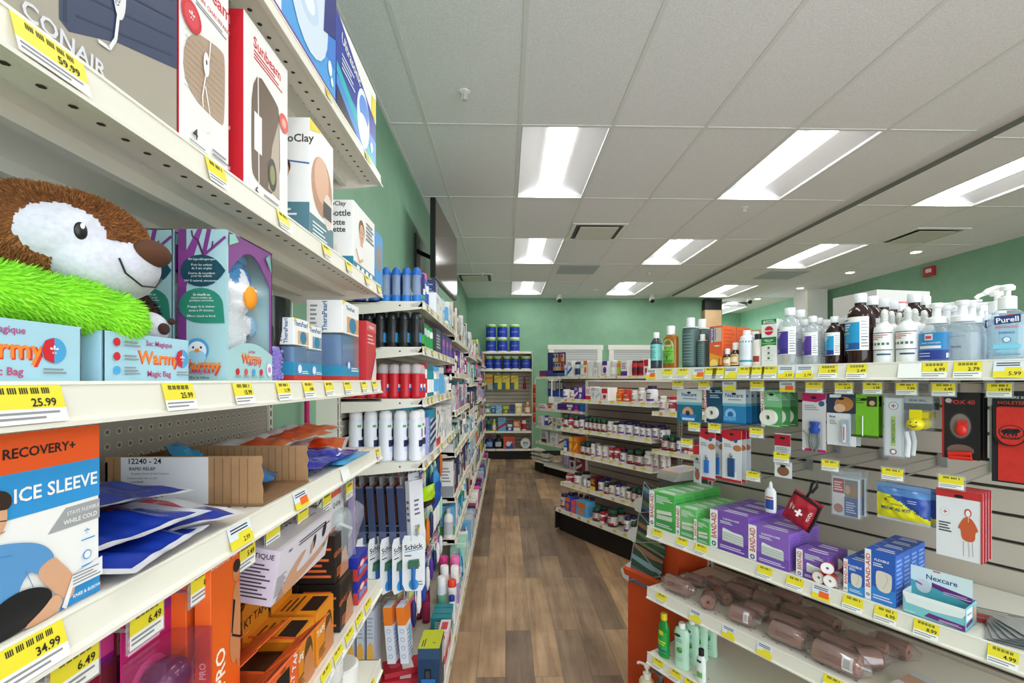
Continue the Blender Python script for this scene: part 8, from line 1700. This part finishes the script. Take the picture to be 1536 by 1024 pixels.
# ------------------------------------------------------------------ orange end stand with photo cards
OS = M('#cf4a12', .6, grain=8)
r = empty('display_stand'); tag(r, 'orange cardboard display stand with picture card rack at the end of the bandage island', 'display stand')
P0 = F.at(0, .187, 0); r.matrix_world = P0
DD = .187
def PP(px, py): u = F.u(px, DD); return (u, F.z(py, u, DD))
ul = F.u(942, DD)
MB().box(ul, -.004, .0, .22, 0, .66, OS).build('stand_body', r)
MB().prism([(-.02, .60), (.0, .61), (.0, .66), (-.035, .64)], ul, -.06, OS).build('ledge', r)
MB().box(-.11, -.004, .012, .22, .66, .945, OS).build('back_board', r)
MB().box(-.11, -.004, .012, .22, .945, 1.10, '#4b4a48').build('pile_box', r)
PC_ = ['#4a6a8a', '#6a7a52', '#26343f', '#94684a', '#86a4b4', '#b8a894', '#35503a', '#4e4450']
rr = random.Random(9)
rows = [((968, 722), (1004, 742), (962, 768), (1002, 790)), ((962, 768), (1002, 790), (955, 812), (999, 836)), ((955, 812), (999, 836), (946, 868), (992, 890))]
for k, (a_, b_, c_, d_) in enumerate(rows):
    q_ = MB(); A, B_, C_, D_ = PP(*a_), PP(*b_), PP(*c_), PP(*d_)
    yy = -.004-.006*k
    q_.prismy([A, B_, D_, C_], yy, yy+.004, '#2c343a')
    def L2p(s, t): return tuple((A[i]*(1-s)+B_[i]*s)*(1-t)+(C_[i]*(1-s)+D_[i]*s)*t for i in (0, 1))
    for m_ in range(7):
        t0 = m_/7; cc = rr.choice(PC_); pts = [L2p(0, t0), L2p(1, min(1, t0+.08)), L2p(1, min(1, t0+.16)), L2p(rr.uniform(.2, .7), min(1, t0+.20)), L2p(0, min(1, t0+.12))]
        q_.add([(p[0], yy-.0004-.0002*m_, p[1]) for p in pts], [tuple(range(5))], cc)
    q_.build('picture_card', r)
    w_ = MB(); e_ = yy-.004
    for s0, s1 in (((0, 0), (1, .5)), ((1, .5), (0, 1)), ((0, 0), (0, 1))):
        p, p2 = L2p(*s0), L2p(*s1); w_.tube([(p[0], e_, p[1]), (p2[0], e_, p2[1])], .0022, METAL)
    w_.build('wire_rack', r)
    f0 = L2p(0, .55); f1 = L2p(0, 1)
    MB().prismy([(f1[0]+.004, f1[1]-.004), (f1[0]-.030, f1[1]+.004), (f1[0]-.046, f1[1]+.035), (f1[0]-.028, f1[1]+.058), (f0[0]+.006, f0[1]+.012)], e_-.002, e_, '#cfccc6').build('side_flap', r)
for j in range(4): item(f'mgz{j % 2}', single(carton(.11, .20, .010, '#b9b2a8', {'t': [('r', 0, 0, 1, .35, '#c89a80' if j % 2 else '#7a9ac0'), ('p', [(.2, .3), (.8, .5), (.9, .9), (.3, .9)], '#b8a088'), ('r', .3, .3, .7, .6, '#7fa0d0')]})), 'magazine', f'glossy magazine on the pile on top of the orange stand, {ORD[j]} from the bottom', 'magazine', -.062, .187+.11, 1.101+.0105*j, 4*j-6, Fr=F)
